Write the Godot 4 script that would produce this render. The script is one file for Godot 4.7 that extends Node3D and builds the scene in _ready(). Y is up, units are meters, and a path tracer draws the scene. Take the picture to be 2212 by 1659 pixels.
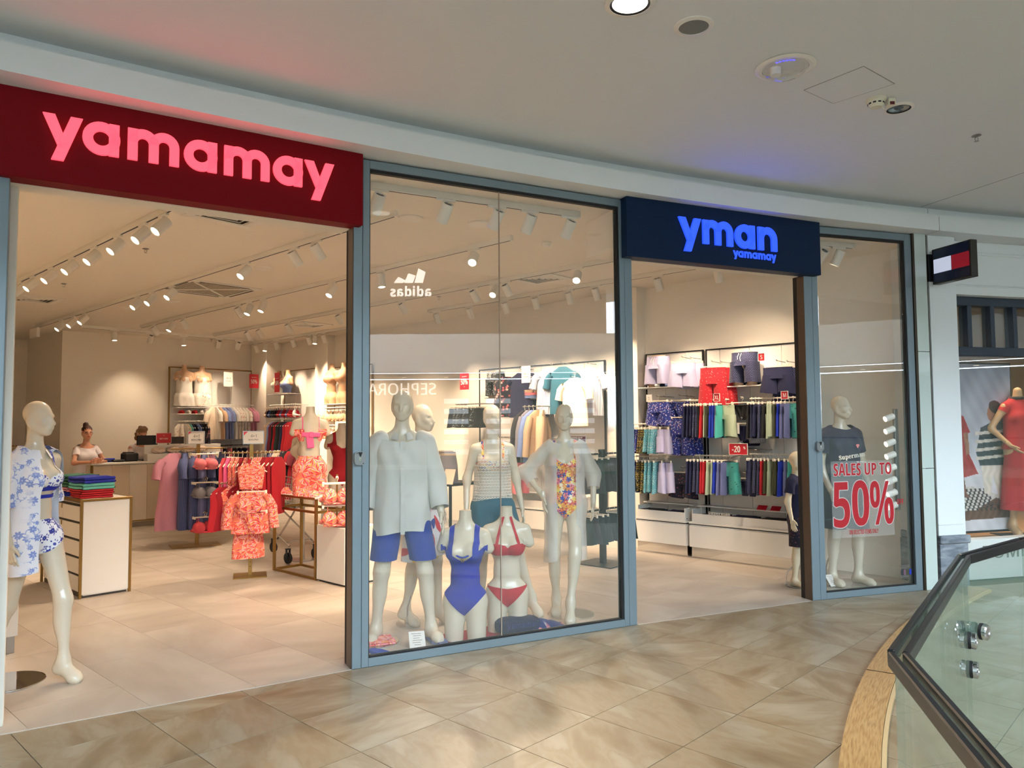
extends Node3D

# ---------------------------------------------------------------- frame of the shop
# shop axes: s runs along the shop's long side towards the mall, t across it; turned 43 degrees against the world
const TURN := deg_to_rad(43.0)
var E1 := Vector3(cos(TURN), 0, sin(TURN))
var E2 := Vector3(sin(TURN), 0, -cos(TURN))
const ARC := Vector3(12.24, 0, 17.43)      # centre of the curved mall front
const ARC_R := 25.87
var M := {}
var KEEP := {}
var taken := {}
var rng := RandomNumberGenerator.new()
const ORD := ["first", "second", "third", "fourth", "fifth", "sixth", "seventh", "eighth", "ninth", "tenth", "eleventh", "twelfth", "thirteenth", "fourteenth", "fifteenth", "sixteenth", "seventeenth", "eighteenth", "nineteenth", "twentieth"]

func S(s: float, t: float, y := 0.0) -> Vector3:
	return E1 * s + E2 * t + Vector3(0, y, 0)

func arc(deg: float, r := ARC_R, y := 0.0) -> Vector3:   # deg 0 points to -z from the centre, positive to the left
	var a := deg_to_rad(deg)
	return ARC + Vector3(-sin(a) * r, y, -cos(a) * r)

func arc_deg(p: Vector3) -> float:
	return rad_to_deg(atan2(-(p.x - ARC.x), -(p.z - ARC.z)))

# ---------------------------------------------------------------- nodes
func numbered(called: String) -> String:
	if not taken.has(called):
		taken[called] = 0
		return called
	taken[called] += 1
	return "%s_%03d" % [called, taken[called]]

func tag(o: Node, label: String, category: String, group := "", kind := "") -> void:
	if label: o.set_meta("label", label)
	if category: o.set_meta("category", category)
	if group: o.set_meta("group", group)
	if kind: o.set_meta("kind", kind)

func thing(called: String, label: String, category: String, at := Vector3.ZERO, yaw := 0.0, group := "") -> Node3D:
	var o := Node3D.new()
	o.name = numbered(called)
	add_child(o)
	o.position = at
	o.rotation.y = yaw
	tag(o, label, category, group)
	return o

func part(parent: Node, called: String, mesh: Mesh, m: Material, at := Vector3.ZERO, turn := Vector3.ZERO) -> MeshInstance3D:
	var o := MeshInstance3D.new()
	o.name = called
	o.mesh = mesh
	o.material_override = m
	parent.add_child(o, true)
	o.position = at
	o.rotation = turn
	return o

func solo(called: String, label: String, category: String, mesh: Mesh, m: Material, at := Vector3.ZERO, yaw := 0.0, group := "") -> MeshInstance3D:
	var o := part(self, numbered(called), mesh, m, at, Vector3(0, yaw, 0))
	tag(o, label, category, group)
	return o

func struct(called: String, mesh: Mesh, m: Material, at := Vector3.ZERO, yaw := 0.0) -> MeshInstance3D:
	var o := part(self, numbered(called), mesh, m, at, Vector3(0, yaw, 0))
	o.set_meta("kind", "structure")
	return o

func structure(called: String, at := Vector3.ZERO, yaw := 0.0) -> Node3D:
	var o := Node3D.new()
	o.name = numbered(called)
	add_child(o)
	o.position = at
	o.rotation.y = yaw
	o.set_meta("kind", "structure")
	return o

# ---------------------------------------------------------------- meshes
class MB:
	var v := PackedVector3Array()
	var n := PackedVector3Array()
	var uv := PackedVector2Array()
	var c := PackedColorArray()
	var ix := PackedInt32Array()

	func tri(a: Vector3, b: Vector3, d: Vector3) -> void:      # counter-clockwise seen from outside
		var nn := (b - a).cross(d - a).normalized()
		var k := v.size()
		v.append_array([a, b, d]); n.append_array([nn, nn, nn])
		uv.append_array([Vector2.ZERO, Vector2.ZERO, Vector2.ZERO])
		ix.append_array([k, k + 2, k + 1])

	func quad(a: Vector3, b: Vector3, d: Vector3, e: Vector3, u0 := Vector2(0, 1), u1 := Vector2(1, 1), u2 := Vector2(1, 0), u3 := Vector2(0, 0)) -> void:
		var nn := (d - a).cross(e - b).normalized()
		var k := v.size()
		v.append_array([a, b, d, e]); n.append_array([nn, nn, nn, nn])
		uv.append_array([u0, u1, u2, u3])
		ix.append_array([k, k + 2, k + 1, k, k + 3, k + 2])

	func box(at: Vector3, size: Vector3, bevel := 0.0, turn := Basis.IDENTITY) -> MB:
		var h := size / 2.0
		var b := minf(bevel, minf(h.x, minf(h.y, h.z)) * 0.9)
		if b <= 0.0:
			for ax in 3:
				for sg in [-1.0, 1.0]:
					var w := Vector3.ZERO; w[ax] = h[ax] * sg
					var p := Vector3.ZERO; p[(ax + 1) % 3] = h[(ax + 1) % 3]
					var q := Vector3.ZERO; q[(ax + 2) % 3] = h[(ax + 2) % 3] * sg
					quad(at + turn * (w - p - q), at + turn * (w + p - q), at + turn * (w + p + q), at + turn * (w - p + q))
			return self
		for ax in 3:
			for sg in [-1.0, 1.0]:
				var w := Vector3.ZERO; w[ax] = h[ax] * sg
				var p := Vector3.ZERO; p[(ax + 1) % 3] = h[(ax + 1) % 3] - b
				var q := Vector3.ZERO; q[(ax + 2) % 3] = (h[(ax + 2) % 3] - b) * sg
				quad(at + turn * (w - p - q), at + turn * (w + p - q), at + turn * (w + p + q), at + turn * (w - p + q))
			var a1 := (ax + 1) % 3
			var a2 := (ax + 2) % 3
			for s1 in [-1.0, 1.0]:
				for s2 in [-1.0, 1.0]:
					var e := Vector3.ZERO; e[ax] = h[ax] - b
					var o1 := Vector3.ZERO; o1[a1] = h[a1] * s1; o1[a2] = (h[a2] - b) * s2
					var o2 := Vector3.ZERO; o2[a1] = (h[a1] - b) * s1; o2[a2] = h[a2] * s2
					if s1 * s2 > 0: quad(at + turn * (o1 - e), at + turn * (o2 - e), at + turn * (o2 + e), at + turn * (o1 + e))
					else: quad(at + turn * (o1 + e), at + turn * (o2 + e), at + turn * (o2 - e), at + turn * (o1 - e))
		for sx in [-1.0, 1.0]:
			for sy in [-1.0, 1.0]:
				for sz in [-1.0, 1.0]:
					var x := Vector3(h.x * sx, (h.y - b) * sy, (h.z - b) * sz)
					var y := Vector3((h.x - b) * sx, h.y * sy, (h.z - b) * sz)
					var z := Vector3((h.x - b) * sx, (h.y - b) * sy, h.z * sz)
					if sx * sy * sz > 0: tri(at + turn * x, at + turn * y, at + turn * z)
					else: tri(at + turn * x, at + turn * z, at + turn * y)
		return self

	func bar(a: Vector3, b: Vector3, w: float, d: float, bevel := 0.0, up := Vector3.UP) -> MB:   # a box from a to b
		var z := (b - a).normalized()
		if absf(z.dot(up)) > 0.95: up = Vector3.RIGHT
		var x := up.cross(z).normalized()
		return box((a + b) / 2.0, Vector3(w, d, a.distance_to(b)), bevel, Basis(x, z.cross(x), z))

	func tube(pts: Array, radii, sides := 8, caps := true) -> MB:
		var m := pts.size()
		var first := v.size()
		var prev := Vector3.UP
		for i in m:
			var p: Vector3 = pts[i]
			var a: Vector3 = pts[maxi(i - 1, 0)]
			var b: Vector3 = pts[mini(i + 1, m - 1)]
			var d := (b - a).normalized()
			if i == 0:
				prev = Vector3.UP if absf(d.y) < 0.9 else Vector3.RIGHT
			var x := (prev - d * prev.dot(d)).normalized()
			prev = x
			var y := d.cross(x)
			var r: float = radii if radii is float else radii[i]
			for k in sides:
				var t := TAU * k / sides
				var q := x * cos(t) + y * sin(t)
				v.append(p + q * r); n.append(q); uv.append(Vector2(float(k) / sides, float(i) / maxi(1, m - 1)))
		for i in m - 1:
			for k in sides:
				var a := first + i * sides + k
				var b := first + i * sides + (k + 1) % sides
				ix.append_array([a, a + sides, b, b, a + sides, b + sides])
		if caps:
			for e in [0, m - 1]:
				var q: Vector3 = pts[e]
				var o: Vector3 = pts[1] if e == 0 else pts[m - 2]
				var nn := (q - o).normalized()
				var k0 := v.size()
				v.append(q); n.append(nn); uv.append(Vector2.ZERO)
				for k in sides:
					v.append(v[first + e * sides + k]); n.append(nn); uv.append(Vector2.ZERO)
				for k in sides:
					var a := k0 + 1 + k
					var b := k0 + 1 + (k + 1) % sides
					if e == 0: ix.append_array([k0, a, b])
					else: ix.append_array([k0, b, a])
		return self

	func lathe(prof: Array, sides := 16, at := Vector3.ZERO, squash := Vector2.ONE) -> MB:   # prof: Vector2(radius, y), flat shaded between rings unless the ring repeats smoothly
		for i in prof.size() - 1:
			var p: Vector2 = prof[i]
			var q: Vector2 = prof[i + 1]
			var d := (q - p).normalized()
			var nn := Vector2(d.y, -d.x)
			var k0 := v.size()
			for k in sides + 1:
				var t := TAU * k / sides
				var cs := Vector3(cos(t) * squash.x, 0, sin(t) * squash.y)
				v.append(at + cs * p.x + Vector3(0, p.y, 0)); v.append(at + cs * q.x + Vector3(0, q.y, 0))
				var o := Vector3(cos(t) * nn.x, nn.y, sin(t) * nn.x)
				n.append(o); n.append(o)
				uv.append(Vector2(float(k) / sides, p.y)); uv.append(Vector2(float(k) / sides, q.y))
			for k in sides:
				var a := k0 + k * 2
				ix.append_array([a, a + 2, a + 1, a + 1, a + 2, a + 3])
		return self

	func prism(poly: PackedVector2Array, z0: float, z1: float, x := Transform3D.IDENTITY) -> MB:   # outline in xy, pushed from z0 to z1 (z1 in front)
		if not Geometry2D.is_polygon_clockwise(poly):
			poly = poly.duplicate(); poly.reverse()
		var tr := Geometry2D.triangulate_polygon(poly)
		var m := poly.size()
		for f in 2:
			var z := z1 if f == 0 else z0
			var nn := x.basis * Vector3(0, 0, 1 if f == 0 else -1)
			var k0 := v.size()
			for p in poly:
				v.append(x * Vector3(p.x, p.y, z)); n.append(nn.normalized()); uv.append(p)
			for i in range(0, tr.size(), 3):
				var a := poly[tr[i]]; var b := poly[tr[i + 1]]; var d := poly[tr[i + 2]]
				var ccw := (b - a).cross(d - a) > 0
				if ccw == (f == 0): ix.append_array([k0 + tr[i], k0 + tr[i + 2], k0 + tr[i + 1]])
				else: ix.append_array([k0 + tr[i], k0 + tr[i + 1], k0 + tr[i + 2]])
		for i in m:
			var a := poly[i]; var b := poly[(i + 1) % m]
			quad(x * Vector3(b.x, b.y, z0), x * Vector3(b.x, b.y, z1), x * Vector3(a.x, a.y, z1), x * Vector3(a.x, a.y, z0))
		return self

	func grid(f: Callable, nu: int, nv: int, wrap := false) -> MB:    # f(u, v) with u, v in 0..1; smooth
		var k0 := v.size()
		for j in nv + 1:
			for i in nu + 1:
				var u := float(i) / nu
				var w := float(j) / nv
				v.append(f.call(u, w)); n.append(Vector3.ZERO); uv.append(Vector2(u, w))
		var f0 := ix.size()
		for j in nv:
			for i in nu:
				var a := k0 + j * (nu + 1) + i
				var b := a + nu + 1
				ix.append_array([a, b, a + 1, a + 1, b, b + 1])
		smooth(f0)
		if wrap:
			for j in nv + 1:
				var a := k0 + j * (nu + 1)
				var s := (n[a] + n[a + nu]).normalized()
				n[a] = s; n[a + nu] = s
		return self

	func smooth(from := 0) -> void:
		for i in range(from, ix.size(), 3):
			var a := v[ix[i]]
			var f := (v[ix[i + 2]] - a).cross(v[ix[i + 1]] - a)
			for k in 3: n[ix[i + k]] += f
		for i in range(from, ix.size()):
			n[ix[i]] = n[ix[i]].normalized()

	func add(o: MB, x := Transform3D.IDENTITY) -> MB:
		var k0 := v.size()
		var flip := x.basis.determinant() < 0
		for i in o.v.size():
			v.append(x * o.v[i]); n.append((x.basis * o.n[i]).normalized()); uv.append(o.uv[i])
		if o.c.size(): c.append_array(o.c)
		for i in range(0, o.ix.size(), 3):
			if flip: ix.append_array([k0 + o.ix[i], k0 + o.ix[i + 2], k0 + o.ix[i + 1]])
			else: ix.append_array([k0 + o.ix[i], k0 + o.ix[i + 1], k0 + o.ix[i + 2]])
		return self

	func clip(keep: Callable, off := 0.0, wave := 0.0) -> MB:    # the part of this surface where keep(p) > 0, moved out by off
		var r := MB.new()
		var val := PackedFloat32Array()
		val.resize(v.size())
		for i in v.size(): val[i] = keep.call(v[i])
		var map := {}
		for i in range(0, ix.size(), 3):
			var t := [ix[i], ix[i + 1], ix[i + 2]]
			if val[t[0]] <= 0 and val[t[1]] <= 0 and val[t[2]] <= 0: continue
			var out := []
			for k in 3:
				var a: int = t[k]
				var b: int = t[(k + 1) % 3]
				if val[a] > 0: out.append(a)
				if (val[a] > 0) != (val[b] > 0): out.append(Vector2i(mini(a, b), maxi(a, b)))
			var ids := []
			for e in out:
				if not map.has(e):
					map[e] = r.v.size()
					var p: Vector3
					var q: Vector3
					if e is int:
						p = v[e]; q = n[e]
					else:
						var w := val[e.x] / (val[e.x] - val[e.y])
						p = v[e.x].lerp(v[e.y], w); q = n[e.x].lerp(n[e.y], w).normalized()
					r.v.append(p + q * (off + wave * sin(p.x * 46.0 + sin(p.y * 9.0) * 2.0) * sin(p.z * 31.0 + p.y * 5.0))); r.n.append(q); r.uv.append(Vector2.ZERO)
				ids.append(map[e])
			for k in range(1, ids.size() - 1): r.ix.append_array([ids[0], ids[k], ids[k + 1]])
		return r

	func renormal() -> MB:
		for i in n.size(): n[i] = Vector3.ZERO
		smooth()
		return self

	func mesh() -> ArrayMesh:
		var a := []
		a.resize(Mesh.ARRAY_MAX)
		a[Mesh.ARRAY_VERTEX] = v
		a[Mesh.ARRAY_NORMAL] = n
		a[Mesh.ARRAY_TEX_UV] = uv
		if c.size() == v.size() and c.size(): a[Mesh.ARRAY_COLOR] = c
		a[Mesh.ARRAY_INDEX] = ix
		var m := ArrayMesh.new()
		m.add_surface_from_arrays(Mesh.PRIMITIVE_TRIANGLES, a)
		return m

# soft union of tapered capsules and ellipsoids, meshed as surface nets
class Fld:
	var caps := []
	var ells := []
	func cap(a: Vector3, b: Vector3, ra: float, rb: float) -> Fld:
		caps.append([a, b, ra, rb]); return self
	func ell(at: Vector3, r: Vector3) -> Fld:
		ells.append([at, r]); return self
	func build(cell: float, k: float) -> MB:
		var lo := Vector3.ONE * 1e9
		var hi := Vector3.ONE * -1e9
		var pad := 0.05
		for q in caps:
			var rr: float = maxf(q[2], q[3]) + pad
			lo = lo.min((q[0] as Vector3).min(q[1]) - Vector3.ONE * rr); hi = hi.max((q[0] as Vector3).max(q[1]) + Vector3.ONE * rr)
		for q in ells:
			lo = lo.min(q[0] - q[1] - Vector3.ONE * pad); hi = hi.max(q[0] + q[1] + Vector3.ONE * pad)
		lo -= Vector3.ONE * cell * 2.0
		var nx := int((hi.x - lo.x) / cell) + 3
		var ny := int((hi.y - lo.y) / cell) + 3
		var nz := int((hi.z - lo.z) / cell) + 3
		var g := PackedFloat32Array()
		g.resize(nx * ny * nz)
		for q in caps:
			var a: Vector3 = q[0]
			var ba: Vector3 = q[1] - a
			var ra: float = q[2]
			var dr: float = q[3] - ra
			var bb := maxf(ba.length_squared(), 1e-9)
			var rr := maxf(q[2], q[3]) + pad
			var l := (((a as Vector3).min(q[1]) - Vector3.ONE * rr - lo) / cell).floor()
			var u := (((a as Vector3).max(q[1]) + Vector3.ONE * rr - lo) / cell).ceil()
			for z in range(int(l.z), int(u.z) + 1):
				for y in range(int(l.y), int(u.y) + 1):
					var at := (z * ny + y) * nx
					for x in range(int(l.x), int(u.x) + 1):
						var p := lo + Vector3(x, y, z) * cell - a
						var h := clampf(p.dot(ba) / bb, 0.0, 1.0)
						g[at + x] += exp(-k * ((p - ba * h).length() - ra - dr * h))
		for q in ells:
			var a: Vector3 = q[0]
			var r: Vector3 = q[1]
			var rr := r + Vector3.ONE * pad
			var l := ((a - rr - lo) / cell).floor()
			var u := ((a + rr - lo) / cell).ceil()
			for z in range(int(l.z), int(u.z) + 1):
				for y in range(int(l.y), int(u.y) + 1):
					var at := (z * ny + y) * nx
					for x in range(int(l.x), int(u.x) + 1):
						var p := (lo + Vector3(x, y, z) * cell - a) / r
						var k0 := p.length()
						var k1 := maxf((p / r).length(), 1e-6)
						g[at + x] += exp(-k * k0 * (k0 - 1.0) / k1) if k0 > 1e-5 else exp(k * minf(r.x, minf(r.y, r.z)))
		var r := MB.new()
		var id := PackedInt32Array()
		id.resize(g.size())
		id.fill(-1)
		var sx := 1
		var sy := nx
		var sz := nx * ny
		var off := [0, sx, sy, sx + sy, sz, sx + sz, sy + sz, sx + sy + sz]
		var edges := [[0, 1], [2, 3], [4, 5], [6, 7], [0, 2], [1, 3], [4, 6], [5, 7], [0, 4], [1, 5], [2, 6], [3, 7]]
		for z in nz - 1:
			for y in ny - 1:
				var at := (z * ny + y) * nx
				for x in nx - 1:
					var c0 := at + x
					var s0 := g[c0] > 1.0
					if (g[c0 + 1] > 1.0) == s0 and (g[c0 + sy] > 1.0) == s0 and (g[c0 + sz] > 1.0) == s0 and (g[c0 + sy + 1] > 1.0) == s0 and (g[c0 + sz + 1] > 1.0) == s0 and (g[c0 + sy + sz] > 1.0) == s0 and (g[c0 + sy + sz + 1] > 1.0) == s0:
						continue
					var d := PackedFloat32Array()
					d.resize(8)
					for i in 8: d[i] = -log(maxf(g[c0 + off[i]], 1e-5)) / k
					var p := Vector3.ZERO
					var m := 0
					for e in edges:
						var da := d[e[0]]
						var db := d[e[1]]
						if (da < 0.0) == (db < 0.0): continue
						var w := da / (da - db)
						var pa := Vector3(e[0] & 1, (e[0] >> 1) & 1, e[0] >> 2)
						var pb := Vector3(e[1] & 1, (e[1] >> 1) & 1, e[1] >> 2)
						p += pa.lerp(pb, w); m += 1
					id[c0] = r.v.size()
					r.v.append(lo + (Vector3(x, y, z) + p / m) * cell)
					r.n.append(Vector3(d[1] + d[3] + d[5] + d[7] - d[0] - d[2] - d[4] - d[6], d[2] + d[3] + d[6] + d[7] - d[0] - d[1] - d[4] - d[5], d[4] + d[5] + d[6] + d[7] - d[0] - d[1] - d[2] - d[3]).normalized())
					r.uv.append(Vector2.ZERO)
		var steps := [[sx, sy, sz], [sy, sz, sx], [sz, sx, sy]]
		for z in range(1, nz - 1):
			for y in range(1, ny - 1):
				var at := (z * ny + y) * nx
				for x in range(1, nx - 1):
					var c0 := at + x
					if id[c0] < 0: continue
					var s0 := g[c0] > 1.0
					for q in steps:
						if (g[c0 + q[0]] > 1.0) == s0: continue
						var a := id[c0 - q[1] - q[2]]
						var b := id[c0 - q[2]]
						var d := id[c0]
						var e := id[c0 - q[1]]
						if a < 0 or b < 0 or e < 0: continue
						if s0: r.ix.append_array([a, d, b, a, e, d])
						else: r.ix.append_array([a, b, d, a, d, e])
		return r

func mb() -> MB:
	return MB.new()

func bx(size: Vector3, bevel := 0.0) -> ArrayMesh:      # a box standing on its base, shared
	var key := "%s %s" % [size, bevel]
	if not KEEP.has(key): KEEP[key] = mb().box(Vector3(0, size.y / 2, 0), size, bevel).mesh()
	return KEEP[key]

func wall(a: Vector3, b: Vector3, y0: float, y1: float, thick: float) -> ArrayMesh:   # a wall along a-b; its thickness goes to the left of a->b seen from above
	var d := (b - a).normalized()
	var o := Vector3(d.z, 0, -d.x) * thick / 2
	return mb().box((a + b) / 2 + o + Vector3(0, (y0 + y1) / 2, 0), Vector3(a.distance_to(b), y1 - y0, thick), 0.0, Basis(d, Vector3.UP, d.cross(Vector3.UP))).mesh()

# ---------------------------------------------------------------- materials
func mat(key: String, col := Color.WHITE, rough := 0.6, metal := 0.0) -> StandardMaterial3D:
	if not M.has(key):
		var m := StandardMaterial3D.new()
		m.resource_name = key
		m.albedo_color = col
		m.roughness = rough
		m.metallic = metal
		M[key] = m
	return M[key]

func rgb(r: int, g: int, b: int) -> Color:
	return Color(r / 255.0, g / 255.0, b / 255.0)

func glow(key: String, col: Color, energy: float) -> StandardMaterial3D:
	var m := mat(key, col, 0.4)
	m.emission_enabled = true
	m.emission = col
	m.emission_energy_multiplier = energy
	return m

func pane_mat(key: String, col: Color, alpha: float) -> StandardMaterial3D:
	var m := mat(key, Color(col.r, col.g, col.b, alpha), 0.0)
	m.transparency = BaseMaterial3D.TRANSPARENCY_ALPHA
	return m

func ramp(cols: Array) -> Gradient:
	var g := Gradient.new()
	var o := PackedFloat32Array()
	var c := PackedColorArray()
	for i in cols.size():
		o.append(cols[i][0]); c.append(cols[i][1])
	g.offsets = o
	g.colors = c
	return g

func noise_tex(freq: float, cols: Array, size := 512, octaves := 4, warp := 0.0, seed_ := 1) -> NoiseTexture2D:
	var f := FastNoiseLite.new()
	f.noise_type = FastNoiseLite.TYPE_SIMPLEX_SMOOTH
	f.frequency = freq
	f.fractal_octaves = octaves
	f.seed = seed_
	if warp > 0.0:
		f.domain_warp_enabled = true
		f.domain_warp_amplitude = warp
		f.domain_warp_frequency = freq
	var t := NoiseTexture2D.new()
	t.width = size
	t.height = size
	t.seamless = true
	t.noise = f
	t.color_ramp = ramp(cols)
	return t

func cloth(key: String, col: Color) -> StandardMaterial3D:
	var m := mat(key, col, 0.85)
	m.rim_enabled = true
	m.rim = 0.25
	m.rim_tint = 0.6
	return m

func printed(key: String, base: Color, draw: Callable, scale := 4.0, size := 256) -> StandardMaterial3D:    # cloth with a print, repeated every 1 / scale metres
	if M.has(key): return M[key]
	var im := Image.create(size, size, false, Image.FORMAT_RGBA8)
	im.fill(base)
	draw.call(im, size)
	var m := cloth(key, Color.WHITE)
	m.albedo_texture = ImageTexture.create_from_image(im)
	m.uv1_triplanar = true
	m.uv1_scale = Vector3.ONE * scale
	m.uv1_triplanar_sharpness = 6.0
	return m

func blot(im: Image, sz: int, cx: float, cy: float, rx: float, ry: float, ang: float, col: Color) -> void:    # a filled turned ellipse that wraps round
	var r := int(maxf(rx, ry)) + 1
	var ca := cos(ang)
	var sa := sin(ang)
	for y in range(-r, r + 1):
		for x in range(-r, r + 1):
			var u := (x * ca + y * sa) / rx
			var w := (-x * sa + y * ca) / ry
			if u * u + w * w < 1.0: im.set_pixel(posmod(int(cx) + x, sz), posmod(int(cy) + y, sz), col)

func flower(im: Image, sz: int, cx: float, cy: float, r: float, petals: int, col: Color, heart: Color) -> void:
	var a0 := rng.randf() * TAU
	for k in petals:
		var a := a0 + TAU * k / petals
		blot(im, sz, cx + cos(a) * r * 0.58, cy + sin(a) * r * 0.58, r * 0.45, r * 0.26, a, col)
	blot(im, sz, cx, cy, r * 0.22, r * 0.22, 0, heart)

func letters(text: String, height: float, depth := 0.004, squeeze := 1.0, weight := 400, serif := false, bold := 0.0) -> Dictionary:   # {mesh, width}, centred; height is the capital height
	var f := SystemFont.new()
	f.font_names = PackedStringArray(["Droid Serif" if serif else "Droid Sans"])
	f.font_weight = weight
	var font: Font = f
	if bold != 0.0:
		var fv := FontVariation.new()
		fv.base_font = f
		fv.variation_embolden = bold
		font = fv
	var t := TextMesh.new()
	t.font = font
	t.font_size = 64
	t.pixel_size = height / 46.0
	t.depth = depth
	t.text = text
	t.curve_step = 2.0
	var a := t.get_mesh_arrays()
	var m := MB.new()
	var vs: PackedVector3Array = a[Mesh.ARRAY_VERTEX]
	for i in vs.size(): vs[i].x *= squeeze
	m.v = vs
	m.n = a[Mesh.ARRAY_NORMAL]
	m.uv = a[Mesh.ARRAY_TEX_UV]
	if a[Mesh.ARRAY_INDEX] != null: m.ix = a[Mesh.ARRAY_INDEX]
	else: m.ix = PackedInt32Array(range(vs.size()))
	var lo := Vector3.ONE * 1e9
	var hi := -lo
	for p in vs:
		lo = lo.min(p); hi = hi.max(p)
	var mid := (lo + hi) / 2
	for i in m.v.size(): m.v[i] -= Vector3(mid.x, mid.y, 0)
	return {"mesh": m.mesh(), "w": hi.x - lo.x, "h": hi.y - lo.y, "mb": m}

# ---------------------------------------------------------------- the mall: camera, light, shell
const P0 := Vector3(-2.653, 0, -4.035)      # corners of the shop front, on its frames' front plane
const PA := Vector3(-1.067, 0, -5.026)
const PB := Vector3(0.979, 0, -6.078)
const PC := Vector3(2.737, 0, -6.861)
const PD := Vector3(3.905, 0, -7.24)
const A0 := deg_to_rad(32.0)
const A1 := deg_to_rad(27.2)
const A2 := deg_to_rad(24.0)
const A3 := deg_to_rad(18.0)
const A4 := deg_to_rad(15.0)

func front(p: Vector3, a: float, x: float, y := 0.0, z := 0.0) -> Vector3:    # a point in the frame of one stretch of the shop front: x along it, z out to the mall
	return p + Vector3(cos(a), 0, -sin(a)) * x + Vector3(sin(a), 0, cos(a)) * z + Vector3(0, y, 0)

func camera_and_light() -> void:
	var cam := Camera3D.new()
	cam.name = "camera"
	add_child(cam)
	var pitch := atan(88.5 / 1620.0)
	cam.transform = Transform3D(Basis(Vector3.RIGHT, pitch) * Basis(Vector3.BACK, -0.0073), Vector3(0, 1.6, 0))
	cam.fov = rad_to_deg(2.0 * atan(829.5 / 1620.0))
	cam.near = 0.05
	cam.far = 200.0
	cam.current = true
	var sky := ProceduralSkyMaterial.new()
	sky.sky_top_color = Color(0.86, 0.94, 1.0)
	sky.sky_horizon_color = Color(0.90, 0.95, 1.0)
	sky.ground_bottom_color = Color(0.35, 0.34, 0.32)
	sky.ground_horizon_color = Color(0.55, 0.54, 0.52)
	sky.sky_energy_multiplier = SKY_E
	sky.ground_energy_multiplier = SKY_E * 0.5
	var env := Environment.new()
	env.background_mode = Environment.BG_SKY
	env.sky = Sky.new()
	env.sky.sky_material = sky
	env.tonemap_mode = Environment.TONE_MAPPER_LINEAR
	env.tonemap_exposure = EXPOSURE
	env.sdfgi_enabled = true
	env.ssao_enabled = true
	env.ssil_enabled = true
	var we := WorldEnvironment.new()
	we.name = "air"
	we.environment = env
	add_child(we)

func sweep(prof: Array, d0: float, d1: float, step := 1.0) -> MB:     # profile of Vector2(radius, y) swept along the mall's arc
	var m := mb()
	var cnt := maxi(1, int(absf(d1 - d0) / step))
	for i in prof.size() - 1:
		var p: Vector2 = prof[i]
		var q: Vector2 = prof[i + 1]
		var d := (q - p).normalized()
		var k0 := m.v.size()
		for k in cnt + 1:
			var dg := lerpf(d0, d1, float(k) / cnt)
			var o := (arc(dg, 1.0) - ARC)
			m.v.append(arc(dg, p.x, p.y)); m.v.append(arc(dg, q.x, q.y))
			var nn := o * d.y - Vector3.UP * d.x
			m.n.append(nn); m.n.append(nn)
			m.uv.append(Vector2(k, 0)); m.uv.append(Vector2(k, 1))
		for k in cnt:
			var a := k0 + k * 2
			m.ix.append_array([a, a + 1, a + 2, a + 1, a + 3, a + 2])
	# turn faces so that they agree with their normals
	for i in range(0, m.ix.size(), 3):
		var a := m.v[m.ix[i]]
		var f := (m.v[m.ix[i + 2]] - a).cross(m.v[m.ix[i + 1]] - a)
		if f.dot(m.n[m.ix[i]]) < 0:
			var t := m.ix[i + 1]
			m.ix[i + 1] = m.ix[i + 2]; m.ix[i + 2] = t
	return m

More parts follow.
